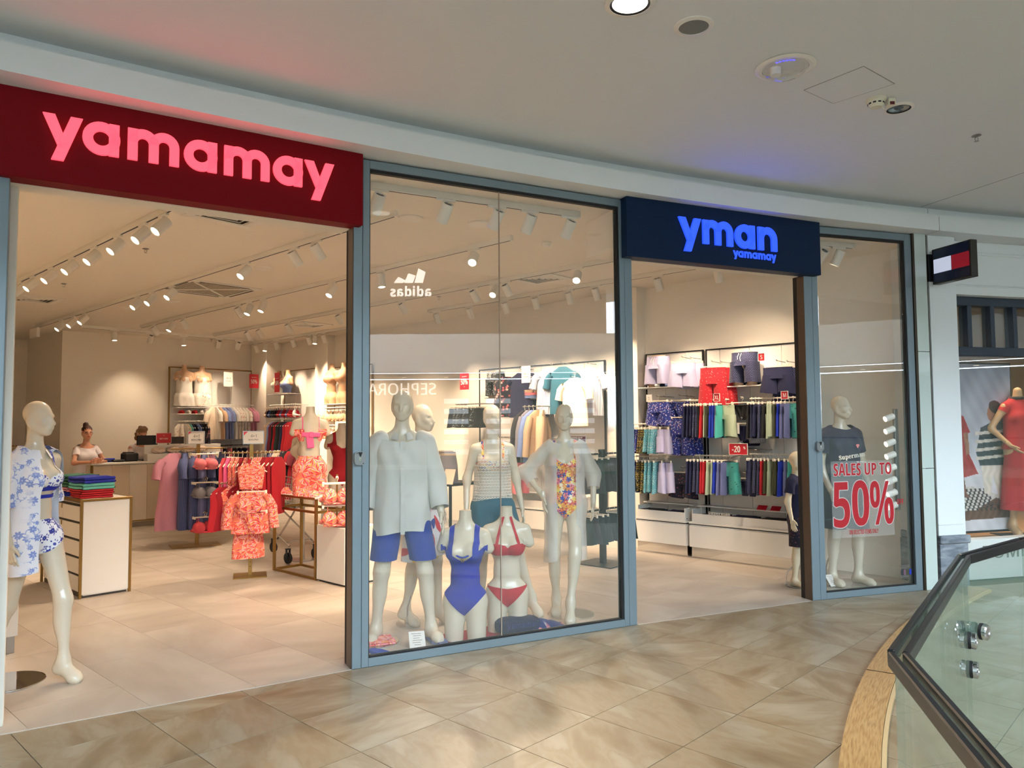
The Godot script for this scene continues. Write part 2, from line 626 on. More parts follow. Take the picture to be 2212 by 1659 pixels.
func stone_mats() -> void:
	var m := mat("sandstone_tile", Color.WHITE, 0.42)
	m.albedo_texture = noise_tex(0.006, [[0.0, rgb(122, 102, 76)], [0.32, rgb(142, 125, 100)], [0.46, rgb(152, 138, 115)], [0.56, rgb(146, 130, 105)], [0.70, rgb(157, 145, 123)], [1.0, rgb(168, 158, 140)]], 1024, 5, 40.0, 5)
	m.roughness_texture = noise_tex(0.02, [[0.0, Color(0.7, 0.7, 0.7)], [1.0, Color(1, 1, 1)]], 256, 4, 0.0, 9)
	m.metallic_specular = 0.45
	var f := mat("shop_tile", Color.WHITE, 0.42)
	f.albedo_texture = noise_tex(0.008, [[0.0, rgb(164, 152, 138)], [0.45, rgb(178, 166, 152)], [0.6, rgb(183, 172, 158)], [1.0, rgb(194, 183, 170)]], 512, 5, 30.0, 11)
	var w := mat("oak", Color.WHITE, 0.3)
	w.albedo_texture = noise_tex(0.03, [[0.0, rgb(148, 112, 66)], [0.4, rgb(176, 142, 92)], [0.62, rgb(186, 154, 104)], [1.0, rgb(198, 168, 118)]], 512, 4, 12.0, 21)
	w.uv1_scale = Vector3(0.4, 5.0, 1)
	var n := mat("grey_stone", Color.WHITE, 0.5)
	n.albedo_texture = noise_tex(0.012, [[0.0, rgb(92, 98, 106)], [0.5, rgb(124, 131, 140)], [1.0, rgb(160, 166, 172)]], 256, 5, 40.0, 3)
	n.uv1_triplanar = true
	n.uv1_scale = Vector3(1.2, 4.0, 1.2)
	var p := mat("paint_white", rgb(226, 230, 230), 0.7)
	mat("shop_paint", rgb(238, 230, 216), 0.75)
	mat("red_board", rgb(118, 3, 16), 0.55).metallic_specular = 0.25
	mat("navy_board", rgb(6, 34, 66), 0.5).metallic_specular = 0.3
	mat("aluminium", rgb(124, 140, 148), 0.38, 0.35)
	mat("rubber", rgb(14, 14, 16), 0.6)
	mat("bronze_edge", rgb(72, 62, 50), 0.35, 0.6)
	mat("white_laminate", rgb(236, 231, 222), 0.35)
	mat("brass", rgb(150, 118, 66), 0.35, 0.85)
	mat("black_metal", rgb(22, 24, 28), 0.45, 0.4)
	mat("chrome", rgb(205, 205, 208), 0.12, 1.0)
	mat("steel", rgb(170, 168, 164), 0.3, 0.9)
	mat("white_plastic", rgb(236, 232, 222), 0.4)
	mat("mirror", rgb(225, 228, 228), 0.02, 1.0)
	pane_mat("shop_glass", rgb(190, 215, 205), 0.03)
	pane_mat("rail_glass", rgb(120, 165, 145), 0.16)
	pane_mat("clear_glass", rgb(225, 235, 232), 0.06)

func tile_floor(holder: Node3D, called: String, m: Material, region: PackedVector2Array, x: Transform3D, lo: Vector2, hi: Vector2, size: Vector2, gap: float, shift: float, uvs: float, near: Callable) -> void:
	var whole := []
	for k in 8:
		var q := mb().prism(PackedVector2Array([Vector2(gap, gap), Vector2(size.x - gap, gap), Vector2(size.x - gap, size.y - gap), Vector2(gap, size.y - gap)]), -0.012, 0.0)
		lay_uv(q, k, uvs)
		whole.append(q.mesh())
	var j := 0
	var y := lo.y
	while y < hi.y:
		var i := 0
		var xx := lo.x + (shift if j % 2 else 0.0)
		while xx < hi.x:
			var o := Vector2(xx, y)
			xx += size.x
			i += 1
			if not near.call(x * Vector3(o.x + size.x / 2, o.y + size.y / 2, 0)): continue
			var sq := PackedVector2Array([o + Vector2(gap, gap), o + Vector2(size.x - gap, gap), o + size - Vector2(gap, gap), o + Vector2(gap, size.y - gap)])
			var parts := Geometry2D.intersect_polygons(sq, region)
			if parts.is_empty(): continue
			var k := rng.randi() % 8
			var area := 0.0
			for e in parts[0].size():
				area += parts[0][e].cross(parts[0][(e + 1) % parts[0].size()]) / 2
			var t: MeshInstance3D
			if absf(area) > (size.x - 2 * gap) * (size.y - 2 * gap) * 0.999:
				t = part(holder, called, whole[k], m)
				t.transform = x * Transform3D(Basis.IDENTITY, Vector3(o.x, o.y, 0))
			elif absf(area) > 0.002:
				var q := mb().prism(parts[0], -0.012, 0.0)
				lay_uv(q, k, uvs)
				t = part(holder, called, q.mesh(), m)
				t.transform = x
		y += size.y
		j += 1

func lay_uv(q: MB, k: int, uvs: float) -> void:
	var turn := (k % 4) * PI / 2 + 0.35 * (k % 3)
	for i in q.uv.size():
		var p := q.uv[i].rotated(turn)
		q.uv[i] = Vector2(p.x * uvs, p.y * uvs * 0.35) + Vector2(k * 0.37, k * 0.61)

func mall_shell() -> void:
	stone_mats()
	# floor of the mall, with its square stone tiles set at an angle
	var fl := structure("floor_mall")
	part(fl, "bed", mb().box(Vector3(4, -0.162, -2.5), Vector3(26, 0.3, 16)).mesh(), mat("grout", rgb(92, 78, 62), 0.9))
	var ft := deg_to_rad(43.8)
	var f1 := Vector3(cos(ft), 0, sin(ft))
	var f2 := Vector3(sin(ft), 0, -cos(ft))
	var fx := Transform3D(Basis(f1, f2, Vector3.UP), Vector3(0.429, 0, -4.202))
	var inv := fx.affine_inverse()
	var reg := PackedVector2Array()
	for p in [front(P0, A0, -5.0), P0, PA, PB, PC, PD, Vector3(4.11, 0, -7.3), front(Vector3(4.11, 0, -7.3), A4, 6.0), Vector3(10, 0, 3), Vector3(-7, 0, 3)]:
		var q: Vector3 = inv * p
		reg.append(Vector2(q.x, q.y))
	var sz := 0.563
	tile_floor(fl, "tile", M.sandstone_tile, reg, fx, Vector2(-14, -14) * sz, Vector2(14, 14) * sz, Vector2(sz, sz), 0.0022, 0.0, 0.55, func(p): return p.z < -0.6 and p.z > -9.5 and p.x > -4.2 and p.x < 6.2 and p.z < -0.35 * absf(p.x))
	# floor of the shop
	var fs := structure("floor_shop")
	var sx := Transform3D(Basis(E1, E2, Vector3.UP), Vector3.ZERO)
	var sreg := PackedVector2Array()
	for p in [front(P0, A0, -1.9, 0, -0.01), front(P0, A0, 0, 0, -0.01), front(PA, A1, 0, 0, -0.01), front(PB, A2, 0, 0, -0.01), front(PC, A3, 0, 0, -0.01), front(PD, A3, 0.2, 0, -0.01), S(-2.6, 8.5), S(-17.6, 8.5), S(-17.6, -2.2), S(-4.5, -2.2)]:
		sreg.append(Vector2(p.dot(E1), p.dot(E2)))
	var bed := mb()
	bed.prism(sreg, -0.2, -0.0125, sx)
	part(fs, "bed", bed.mesh(), mat("shop_grout", rgb(168, 158, 146), 0.9))
	tile_floor(fs, "tile", M.shop_tile, sreg, sx, Vector2(-17.6, -2.2), Vector2(-2.0, 8.6), Vector2(1.142, 0.571), 0.0013, 0.571, 0.5, func(p): return p.z < -0.53 * p.x - 2 and p.x < 4.4)
	# oak rim set on the floor round the well
	var kr := thing("oak_strip", "curved strip of oiled oak laid on the stone floor before the glass railing", "floor strip")
	var rc := Vector3(12.13, 0, 1.63)
	var cuts := [200.0, 205.6, 213.3, 221.0, 229.0]
	for i in 4:
		var b := mb()
		var e := mb()
		var d0: float = cuts[i] + 0.03
		var d1: float = cuts[i + 1] - 0.03
		for pair in [[b, 11.655, 11.83, 0.03], [e, 11.632, 11.653, 0.024]]:
			var r0: float = pair[1]
			var r1: float = pair[2]
			var hh: float = pair[3]
			for k in 8:
				var a := deg_to_rad(lerpf(d0, d1, k / 8.0))
				var c := deg_to_rad(lerpf(d0, d1, (k + 1) / 8.0))
				var ua := Vector3(cos(a), 0, sin(a))
				var uc := Vector3(cos(c), 0, sin(c))
				var y := Vector3.UP * hh
				var v0 := 11.8 * a
				var v1 := 11.8 * c
				pair[0].quad(rc + ua * r0 + y, rc + ua * r1 + y, rc + uc * r1 + y, rc + uc * r0 + y, Vector2(v0, 0), Vector2(v0, r1 - r0), Vector2(v1, r1 - r0), Vector2(v1, 0))
				pair[0].quad(rc + ua * r1 + y, rc + ua * r1, rc + uc * r1, rc + uc * r1 + y, Vector2(v0, 0.2), Vector2(v0, 0.23), Vector2(v1, 0.23), Vector2(v1, 0.2))
				pair[0].quad(rc + uc * r0 + y, rc + uc * r0, rc + ua * r0, rc + ua * r0 + y, Vector2(v0, 0.2), Vector2(v0, 0.23), Vector2(v1, 0.23), Vector2(v1, 0.2))
		part(kr, "board", b.mesh(), M.oak)
		part(kr, "edging", e.mesh(), mat("pale_oak", rgb(206, 184, 140), 0.35))
	# curved fascia and ceiling
	for half in [[18.275, 62.0], [18.265, -14.0]]:
		var d0: float = half[0]
		var d1: float = half[1]
		struct("trim_fascia", sweep([Vector2(ARC_R + 0.6, 3.44), Vector2(ARC_R, 3.44), Vector2(ARC_R, 3.595), Vector2(ARC_R + 0.125, 3.595), Vector2(ARC_R + 0.125, 3.70)], d0, d1).mesh(), M.paint_white)
		var cd := 18.52 if d1 > 0 else 18.505
		struct("ceiling_mall", sweep([Vector2(ARC_R + 0.125, 3.69), Vector2(21.75, 3.69), Vector2(21.75, 4.5)], cd, d1).mesh(), M.paint_white)
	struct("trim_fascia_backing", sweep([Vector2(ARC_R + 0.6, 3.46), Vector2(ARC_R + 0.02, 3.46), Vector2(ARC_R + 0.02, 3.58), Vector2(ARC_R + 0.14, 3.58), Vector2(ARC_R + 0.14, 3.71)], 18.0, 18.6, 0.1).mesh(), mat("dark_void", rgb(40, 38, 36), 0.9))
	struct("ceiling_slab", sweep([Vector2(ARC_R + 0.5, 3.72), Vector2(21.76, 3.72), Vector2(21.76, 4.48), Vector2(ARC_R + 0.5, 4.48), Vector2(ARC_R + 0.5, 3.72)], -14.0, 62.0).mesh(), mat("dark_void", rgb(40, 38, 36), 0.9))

func frame_bar(parent: Node3D, called: String, x0: float, x1: float, y0: float, y1: float, z0: float, z1: float, m: Material, bevel := 0.003) -> MeshInstance3D:
	return part(parent, called, mb().box(Vector3((x0 + x1) / 2, (y0 + y1) / 2, (z0 + z1) / 2), Vector3(x1 - x0, y1 - y0, z1 - z0), bevel).mesh(), m)

func shop_front() -> void:
	var al: Material = M.aluminium
	var top := 3.43
	# large window between the two openings
	var w := structure("window_1", PA, A1)
	frame_bar(w, "jamb", 0.0, 0.062, 0, top, -0.13, 0.0, al)
	frame_bar(w, "jamb_seal", -0.006, 0.02, 0, 2.96, -0.165, -0.131, M.rubber)
	frame_bar(w, "reflection_plate", -0.004, -0.0005, 0, 2.96, -0.13, -0.004, mat("jamb_warm_reflection", rgb(96, 82, 72), 0.4, 0.5))  # thin plate; its brown paints the warm shop reflected in the jamb side
	frame_bar(w, "stile", 0.064, 0.112, 0, top, -0.09, 0.0, al)
	frame_bar(w, "stile", 2.19, 2.236, 0, top, -0.09, 0.0, al)
	frame_bar(w, "jamb", 2.238, 2.31, 0, top, -0.13, 0.0, al)
	frame_bar(w, "head_rail", 0.112, 2.19, 3.372, top, -0.09, 0.0, al)
	frame_bar(w, "sill_rail", 0.112, 2.19, 0.0, 0.056, -0.09, 0.0, al)
	frame_bar(w, "gasket", 0.112, 0.119, 0.056, 3.372, -0.05, -0.012, M.rubber, 0)
	frame_bar(w, "gasket", 2.168, 2.19, 0.056, 3.372, -0.05, -0.012, M.rubber, 0)
	frame_bar(w, "gasket", 0.119, 2.168, 3.352, 3.372, -0.05, -0.012, M.rubber, 0)
	frame_bar(w, "gasket", 0.119, 2.168, 0.056, 0.066, -0.05, -0.012, M.rubber, 0)
	frame_bar(w, "pane", 0.119, 1.114, 0.066, 3.352, -0.042, -0.030, M.shop_glass, 0)
	frame_bar(w, "pane", 1.120, 2.168, 0.066, 3.352, -0.042, -0.030, M.shop_glass, 0)
	frame_bar(w, "silicone_joint", 1.114, 1.120, 0.066, 3.352, -0.041, -0.031, mat("silicone", rgb(170, 150, 130), 0.4), 0)
	# narrow window at the end
	var v := structure("window_2", PC, A3)
	frame_bar(v, "jamb", -0.043, 0.043, 0, top, -0.10, 0.0, al)
	frame_bar(v, "jamb_seal", -0.05, -0.02, 0, 2.96, -0.15, -0.10, M.rubber)
	frame_bar(v, "reflection_plate", -0.047, -0.0435, 0, 2.96, -0.10, -0.004, mat("jamb_warm_reflection", rgb(96, 82, 72), 0.4, 0.5))  # same plate here: reflection of the warm interior put into its colour
	frame_bar(v, "stile", 0.045, 0.108, 0, top, -0.09, 0.0, al)
	frame_bar(v, "stile", 1.15, 1.228, 0, top, -0.09, 0.0, al)
	frame_bar(v, "head_rail", 0.108, 1.15, 3.365, top, -0.09, 0.0, al)
	frame_bar(v, "sill_rail", 0.108, 1.15, 0, 0.058, -0.09, 0.0, al)
	frame_bar(v, "gasket", 1.132, 1.15, 0.058, 3.365, -0.05, -0.012, M.rubber, 0)
	frame_bar(v, "gasket", 0.108, 1.132, 3.345, 3.365, -0.05, -0.012, M.rubber, 0)
	frame_bar(v, "gasket", 0.108, 1.132, 0.058, 0.066, -0.05, -0.012, M.rubber, 0)
	frame_bar(v, "pane", 0.108, 1.132, 0.066, 3.345, -0.042, -0.030, M.shop_glass, 0)
	# left opening: post, wall end and lintel
	var d := structure("door_1", P0, A0)
	frame_bar(d, "post", -0.30, -0.07, 0, 2.96, -0.13, 0.02, al)
	frame_bar(d, "wall_end", -0.42, -0.035, 0, 3.40, -0.26, -0.131, M.shop_paint)
	frame_bar(d, "lintel", -0.42, 1.86, 2.95, 3.43, -0.22, -0.07, M.shop_paint)
	frame_bar(d, "threshold", -0.3, 1.87, -0.02, 0.002, -0.012, 0.0, mat("threshold_trim", rgb(200, 196, 188), 0.4, 0.3), 0)
	# right opening
	var e := structure("door_2", PB, A2)
	frame_bar(e, "lintel", 0.02, 1.88, 2.955, 3.43, -0.16, -0.07, M.shop_paint)
	frame_bar(e, "bulkhead", -0.06, 1.9, 3.08, 3.40, -0.62, -0.161, M.shop_paint)
	frame_bar(e, "threshold", 0.02, 1.82, -0.02, 0.002, -0.012, 0.0, M.threshold_trim, 0)
	# lock boxes on the frames
	for q in [[PA, A1, 0.041, "left"], [PC, A3, 0.062, "right"]]:
		var lk := thing("lock_box", "rounded grey metal lock box on the post %s" % ("left of the large window" if q[3] == "left" else "below the navy sign"), "lock", front(q[0], q[1], q[2], 1.386, 0.0), q[1], "key locks on the shop front")
		var ol := PackedVector2Array()
		for k in 24:
			var a := TAU * k / 24
			ol.append(Vector2(signf(cos(a)) * pow(absf(cos(a)), 0.6) * 0.038, signf(sin(a)) * pow(absf(sin(a)), 0.6) * 0.046))
		part(lk, "case", mb().prism(ol, 0.0, 0.032).mesh(), mat("lock_case", rgb(140, 144, 146), 0.3, 0.7))
		part(lk, "flap", mb().prism(PackedVector2Array([Vector2(-0.014, 0.04), Vector2(0.018, 0.04), Vector2(0.004, 0.008), Vector2(0.0, 0.008)]), 0.032, 0.0335).mesh(), M.rubber)
		part(lk, "cylinder", mb().prism(PackedVector2Array([Vector2(-0.008, 0.004), Vector2(0.0, 0.011), Vector2(0.008, 0.004), Vector2(0.005, -0.006), Vector2(0.005, -0.022), Vector2(-0.005, -0.022), Vector2(-0.005, -0.006)]), 0.032, 0.036).mesh(), M.chrome)
		part(lk, "screw", mb().lathe([Vector2(0.004, 0), Vector2(0.0, 0.001)], 8).mesh(), M.rubber, Vector3(-0.02, 0.033, 0.0325), Vector3(PI / 2, 0, 0))
		part(lk, "screw", mb().lathe([Vector2(0.004, 0), Vector2(0.0, 0.001)], 8).mesh(), M.rubber, Vector3(0.022, -0.035, 0.0325), Vector3(PI / 2, 0, 0))

# glowing channel letters, drawn from strokes: x-height 1, stroke 0.3
func glyph(ch: String, w: float, h: float, st: float, dep: float) -> MB:
	var m := mb()
	var seg := 28
	match ch:
		"y":
			var desc := h * 0.38
			var lean := (w - st * 1.1) / 2
			m.prism(PackedVector2Array([Vector2(0, h), Vector2(st * 1.12, h), Vector2(w / 2 + st * 0.52, 0.0 + h * 0.10), Vector2(w / 2 - st * 0.02, -h * 0.0), Vector2(w / 2 - st * 0.42, h * 0.06)]), 0, dep)
			m.prism(PackedVector2Array([Vector2(w - st * 1.12, h), Vector2(w, h), Vector2(w * 0.40 + st * 0.52, -desc), Vector2(w * 0.40 - st * 0.62, -desc)]), 0, dep)
		"a":
			var r := h / 2 * 1.03
			ring(m, Vector2(r, h / 2), r, r - st, 0.0, TAU, dep, seg)
			m.prism(PackedVector2Array([Vector2(w - st, 0), Vector2(w, 0), Vector2(w, h), Vector2(w - st, h)]), 0, dep)
		"m", "n":
			var arches := 2 if ch == "m" else 1
			m.prism(PackedVector2Array([Vector2(0, 0), Vector2(st, 0), Vector2(st, h), Vector2(0, h)]), 0, dep)
			var aw := (w - st) / arches + st
			for k in arches:
				var x0 := k * (aw - st)
				var r := aw / 2
				ring(m, Vector2(x0 + r, h * 1.02 - r), r, r - st, 0.0, PI, dep, seg / 2)
				m.prism(PackedVector2Array([Vector2(x0 + aw - st, 0), Vector2(x0 + aw, 0), Vector2(x0 + aw, h * 1.02 - r), Vector2(x0 + aw - st, h * 1.02 - r)]), 0, dep)
	return m

func ring(m: MB, c: Vector2, ro: float, ri: float, a0: float, a1: float, dep: float, seg: int) -> void:
	for k in seg:
		var a := lerpf(a0, a1, float(k) / seg)
		var b := lerpf(a0, a1, float(k + 1) / seg)
		var oa := c + Vector2(cos(a), sin(a)) * ro
		var ob := c + Vector2(cos(b), sin(b)) * ro
		var ia := c + Vector2(cos(a), sin(a)) * ri
		var ib := c + Vector2(cos(b), sin(b)) * ri
		m.quad(Vector3(ia.x, ia.y, dep), Vector3(oa.x, oa.y, dep), Vector3(ob.x, ob.y, dep), Vector3(ib.x, ib.y, dep))
		m.quad(Vector3(oa.x, oa.y, dep), Vector3(oa.x, oa.y, 0), Vector3(ob.x, ob.y, 0), Vector3(ob.x, ob.y, dep))
		m.quad(Vector3(ib.x, ib.y, dep), Vector3(ib.x, ib.y, 0), Vector3(ia.x, ia.y, 0), Vector3(ia.x, ia.y, dep))

func signs() -> void:
	# red sign over the left opening
	var r := thing("shop_sign", "long dark red sign board with glowing pink lower-case letters over left opening", "sign", P0, A0)
	part(r, "board", mb().box(Vector3(0.76, 3.1975, 0.005), Vector3(2.30, 0.495, 0.13), 0.004).mesh(), mat("red_board", rgb(118, 3, 16), 0.55))
	var pink := glow("sign_glow_pink", Color(1.0, 0.36, 0.44), SIGN_E)
	var xs := [["y", 0.071, 0.262], ["a", 0.261, 0.444], ["m", 0.487, 0.760], ["a", 0.786, 0.972], ["m", 1.014, 1.286], ["a", 1.308, 1.493], ["y", 1.508, 1.703]]
	for q in xs:
		part(r, "sign_letter", glyph(q[0], q[2] - q[1], 0.183, 0.052, 0.02).mesh(), pink, Vector3(q[1], 3.140, 0.070))
	lamp_area(r, "sign_light_pink", Vector3(0.88, 3.2, 0.10), Vector2(1.6, 0.19), Color(1.0, 0.16, 0.24), SIGN_L)
	# navy sign over the right opening
	var b := thing("shop_sign", "navy sign board with glowing blue lower-case letters over right opening", "sign", PB, A2)
	part(b, "board", mb().box(Vector3(0.955, 3.195, 0.025), Vector3(2.09, 0.49, 0.13), 0.004).mesh(), mat("navy_board", rgb(6, 34, 66), 0.5))
	var blue := glow("sign_glow_blue", Color(0.17, 0.34, 1.0), SIGN_E)
	for q in [["y", 0.407, 0.636], ["m", 0.656, 0.975], ["a", 0.997, 1.216], ["n", 1.253, 1.467]]:
		part(b, "sign_letter", glyph(q[0], q[2] - q[1], 0.206, 0.062, 0.02).mesh(), blue, Vector3(q[1], 3.116, 0.090))
	var x := 0.981
	for q in xs:
		var k := 0.481 / 1.632
		part(b, "sign_letter", glyph(q[0], (q[2] - q[1]) * k, 0.055, 0.0155, 0.008).mesh(), blue, Vector3(0.981 + (q[1] - 0.071) * k, 3.035, 0.090))
	lamp_area(b, "sign_light_blue", Vector3(0.95, 3.2, 0.12), Vector2(1.1, 0.2), Color(0.10, 0.14, 1.0), SIGN_L * 0.8)

func lamp_area(parent: Node3D, called: String, at: Vector3, size: Vector2, col: Color, energy: float, turn := Vector3(0, PI, 0)) -> void:
	var l := AreaLight3D.new()
	l.name = called
	parent.add_child(l)
	l.position = at
	l.rotation = turn
	l.area_size = size
	l.light_color = col
	l.light_energy = energy
	l.area_range = 30.0
	l.area_attenuation = 2.0
	l.shadow_enabled = true

# ---------------------------------------------------------------- shop shell, ceiling, lamps
const SR := -TURN       # yaw of things that stand square in the shop: local x along s, local z towards smaller t
const TOP := 3.40

func shop_shell() -> void:
	var p: Material = M.shop_paint
	struct("wall_right", wall(S(-17.6, 8.45), S(-2.25, 8.45), -0.1, 3.5, 0.2), p)
	struct("wall_back", wall(S(-15.4, 4.4), S(-15.4, 8.65), -0.1, 3.5, 0.2), p)
	struct("wall_niche", wall(S(-17.6, 4.4), S(-15.6, 4.4), -0.1, 3.5, 0.2), p)
	struct("wall_far", wall(S(-17.6, -2.4), S(-17.6, 4.6), -0.1, 3.5, 0.2), p)
	struct("wall_left", wall(S(-5.3, -2.2), S(-17.8, -2.2), -0.1, 3.5, 0.2), p)
	struct("wall_front", wall(front(P0, A0, -0.36, 0, -0.13), front(P0, A0, -3.7, 0, -0.13), -0.1, 3.5, -0.13), p)
	struct("wall_end", wall(S(-2.25, 8.45), front(PD, A3, 0.1, 0, -0.02), -0.1, 3.5, -0.1), p)
	for q in [[-15.38, -14.72, 8.1], [-13.12, -12.68, 8.28], [-5.72, -5.46, 8.26]]:
		struct("trim_pilaster", mb().box(Vector3((q[0] + q[1]) / 2, 1.7, -(q[2] + 8.46) / 2), Vector3(q[1] - q[0], 3.4, 8.46 - q[2]), 0.004).mesh(), p, Vector3.ZERO, SR)
	struct("baseboard_right", mb().box(Vector3(-2.9, 0.05, -8.442), Vector3(1.3, 0.1, 0.016)).mesh(), p, Vector3.ZERO, SR)
	struct("baseboard_back", mb().box(Vector3(-15.39, 0.05, -6.4), Vector3(0.016, 0.1, 4.0)).mesh(), p, Vector3.ZERO, SR)
	var reg := PackedVector2Array()
	for q in [front(P0, A0, -3.3, 0, -0.1), front(P0, A0, 0, 0, -0.1), front(PA, A1, 0, 0, -0.075), front(PB, A2, 0, 0, -0.075), front(PC, A3, 0, 0, -0.075), front(PD, A3, 0.15, 0, -0.05), S(-2.3, 8.6), S(-17.8, 8.6), S(-17.8, -2.4), S(-5.7, -2.4)]:
		reg.append(Vector2(q.dot(E1), q.dot(E2)))
	struct("ceiling_shop", mb().prism(reg, TOP, TOP + 0.15, Transform3D(Basis(E1, E2, Vector3.UP), Vector3.ZERO)).mesh(), mat("ceiling_paint", rgb(236, 228, 214), 0.8))

var can_mesh: ArrayMesh
var lens_mesh: ArrayMesh
var arm_mesh: ArrayMesh
var fin_mesh: ArrayMesh
var fixing_mesh: ArrayMesh

func spot(at: Vector3, along: Vector3, aim: Vector3, label: String, energy: float, group := "spotlights on the shop's ceiling tracks") -> void:   # at: point on the track's underside
	if can_mesh == null:
		can_mesh = mb().lathe([Vector2(0.040, 0.0), Vector2(0.047, 0.0), Vector2(0.047, 0.150), Vector2(0.044, 0.154), Vector2(0.034, 0.154), Vector2(0.030, 0.146)], 20).mesh()
		lens_mesh = mb().lathe([Vector2(0.0, 0.006), Vector2(0.041, 0.006)], 20).mesh()
		var fm := mb()
		fm.lathe([Vector2(0.034, 0.1465), Vector2(0.0, 0.1465)], 16)
		for k in 14:
			var a := TAU * k / 14
			fm.box(Vector3(cos(a) * 0.024, 0.149, sin(a) * 0.024), Vector3(0.018, 0.005, 0.002), 0.0, Basis(Vector3.UP, -a))
		fin_mesh = fm.mesh()
		arm_mesh = mb().tube([Vector3(0, 0, 0), Vector3(0, -0.05, 0), Vector3(0, -0.075, 0.0)], 0.007, 8).mesh()
		fixing_mesh = mb().box(Vector3(0, -0.008, 0), Vector3(0.16, 0.018, 0.026), 0.002).mesh()
	var o := thing("track_spotlight", label, "spotlight", at, 0.0, group)
	part(o, "adapter", fixing_mesh, M.white_plastic, Vector3.ZERO, Vector3(0, atan2(-along.z, along.x), 0))
	part(o, "arm", arm_mesh, M.white_plastic)
	var d := aim.normalized()
	var y := -d
	var x := y.cross(Vector3.FORWARD if absf(y.z) < 0.9 else Vector3.RIGHT).normalized()
	var b := Basis(x, y, x.cross(y))
	var base := Vector3(0, -0.085, 0) + d * 0.10
	var c := part(o, "housing", can_mesh, M.white_plastic)
	c.transform = Transform3D(b, base)
	var f := part(o, "cooling_fins", fin_mesh, mat("fins", rgb(70, 70, 70), 0.6))
	f.transform = Transform3D(b, base)
	var l := part(o, "lamp_lens", lens_mesh, glow("lamp_glow", Color(1.0, 0.93, 0.82), LENS_E))
	l.transform = Transform3D(b, base)
	var s := SpotLight3D.new()
	s.name = "spot_light"
	o.add_child(s)
	s.transform = Transform3D(Basis.looking_at(d, Vector3.UP if absf(d.y) < 0.98 else Vector3.RIGHT), base + d * 0.05)
	s.light_color = WARM
	s.light_energy = energy
	s.spot_angle = 34.0
	s.spot_angle_attenuation = 1.0
	s.spot_range = 20.0
	s.spot_attenuation = 2.0
	s.light_size = 0.035
	s.shadow_enabled = true

func track(phrase: String, a: Vector3, b: Vector3, lamps: Array) -> void:     # lamps: [distance from a, aim, energy]
	var o := thing("ceiling_track", "white ceiling track rail, %s" % phrase, "track", Vector3.ZERO, 0.0, "ceiling track rails")
	var y := TOP - 0.045
	a.y = y; b.y = y
	part(o, "rail", mb().bar(a + Vector3(0, 0.02, 0), b + Vector3(0, 0.02, 0), 0.036, 0.05, 0.002).mesh(), M.white_plastic)
	part(o, "slot", mb().bar(a + Vector3(0, -0.0055, 0), b + Vector3(0, -0.0055, 0), 0.014, 0.002).mesh(), M.rubber)
	for e in [a, b]:
		part(o, "end_cap", mb().bar(e + Vector3(0, 0.02, 0) - (b - a).normalized() * 0.012, e + Vector3(0, 0.02, 0) + (b - a).normalized() * 0.012, 0.04, 0.054, 0.002).mesh(), M.white_plastic)
	var dir := (b - a).normalized()
	for i in lamps.size():
		var q: Array = lamps[i]
		spot(a + dir * q[0] + Vector3(0, -0.006, 0), dir, q[1], "white cylinder spotlight, %s of %d on the track %s" % [ORD[i], lamps.size(), phrase], q[2])

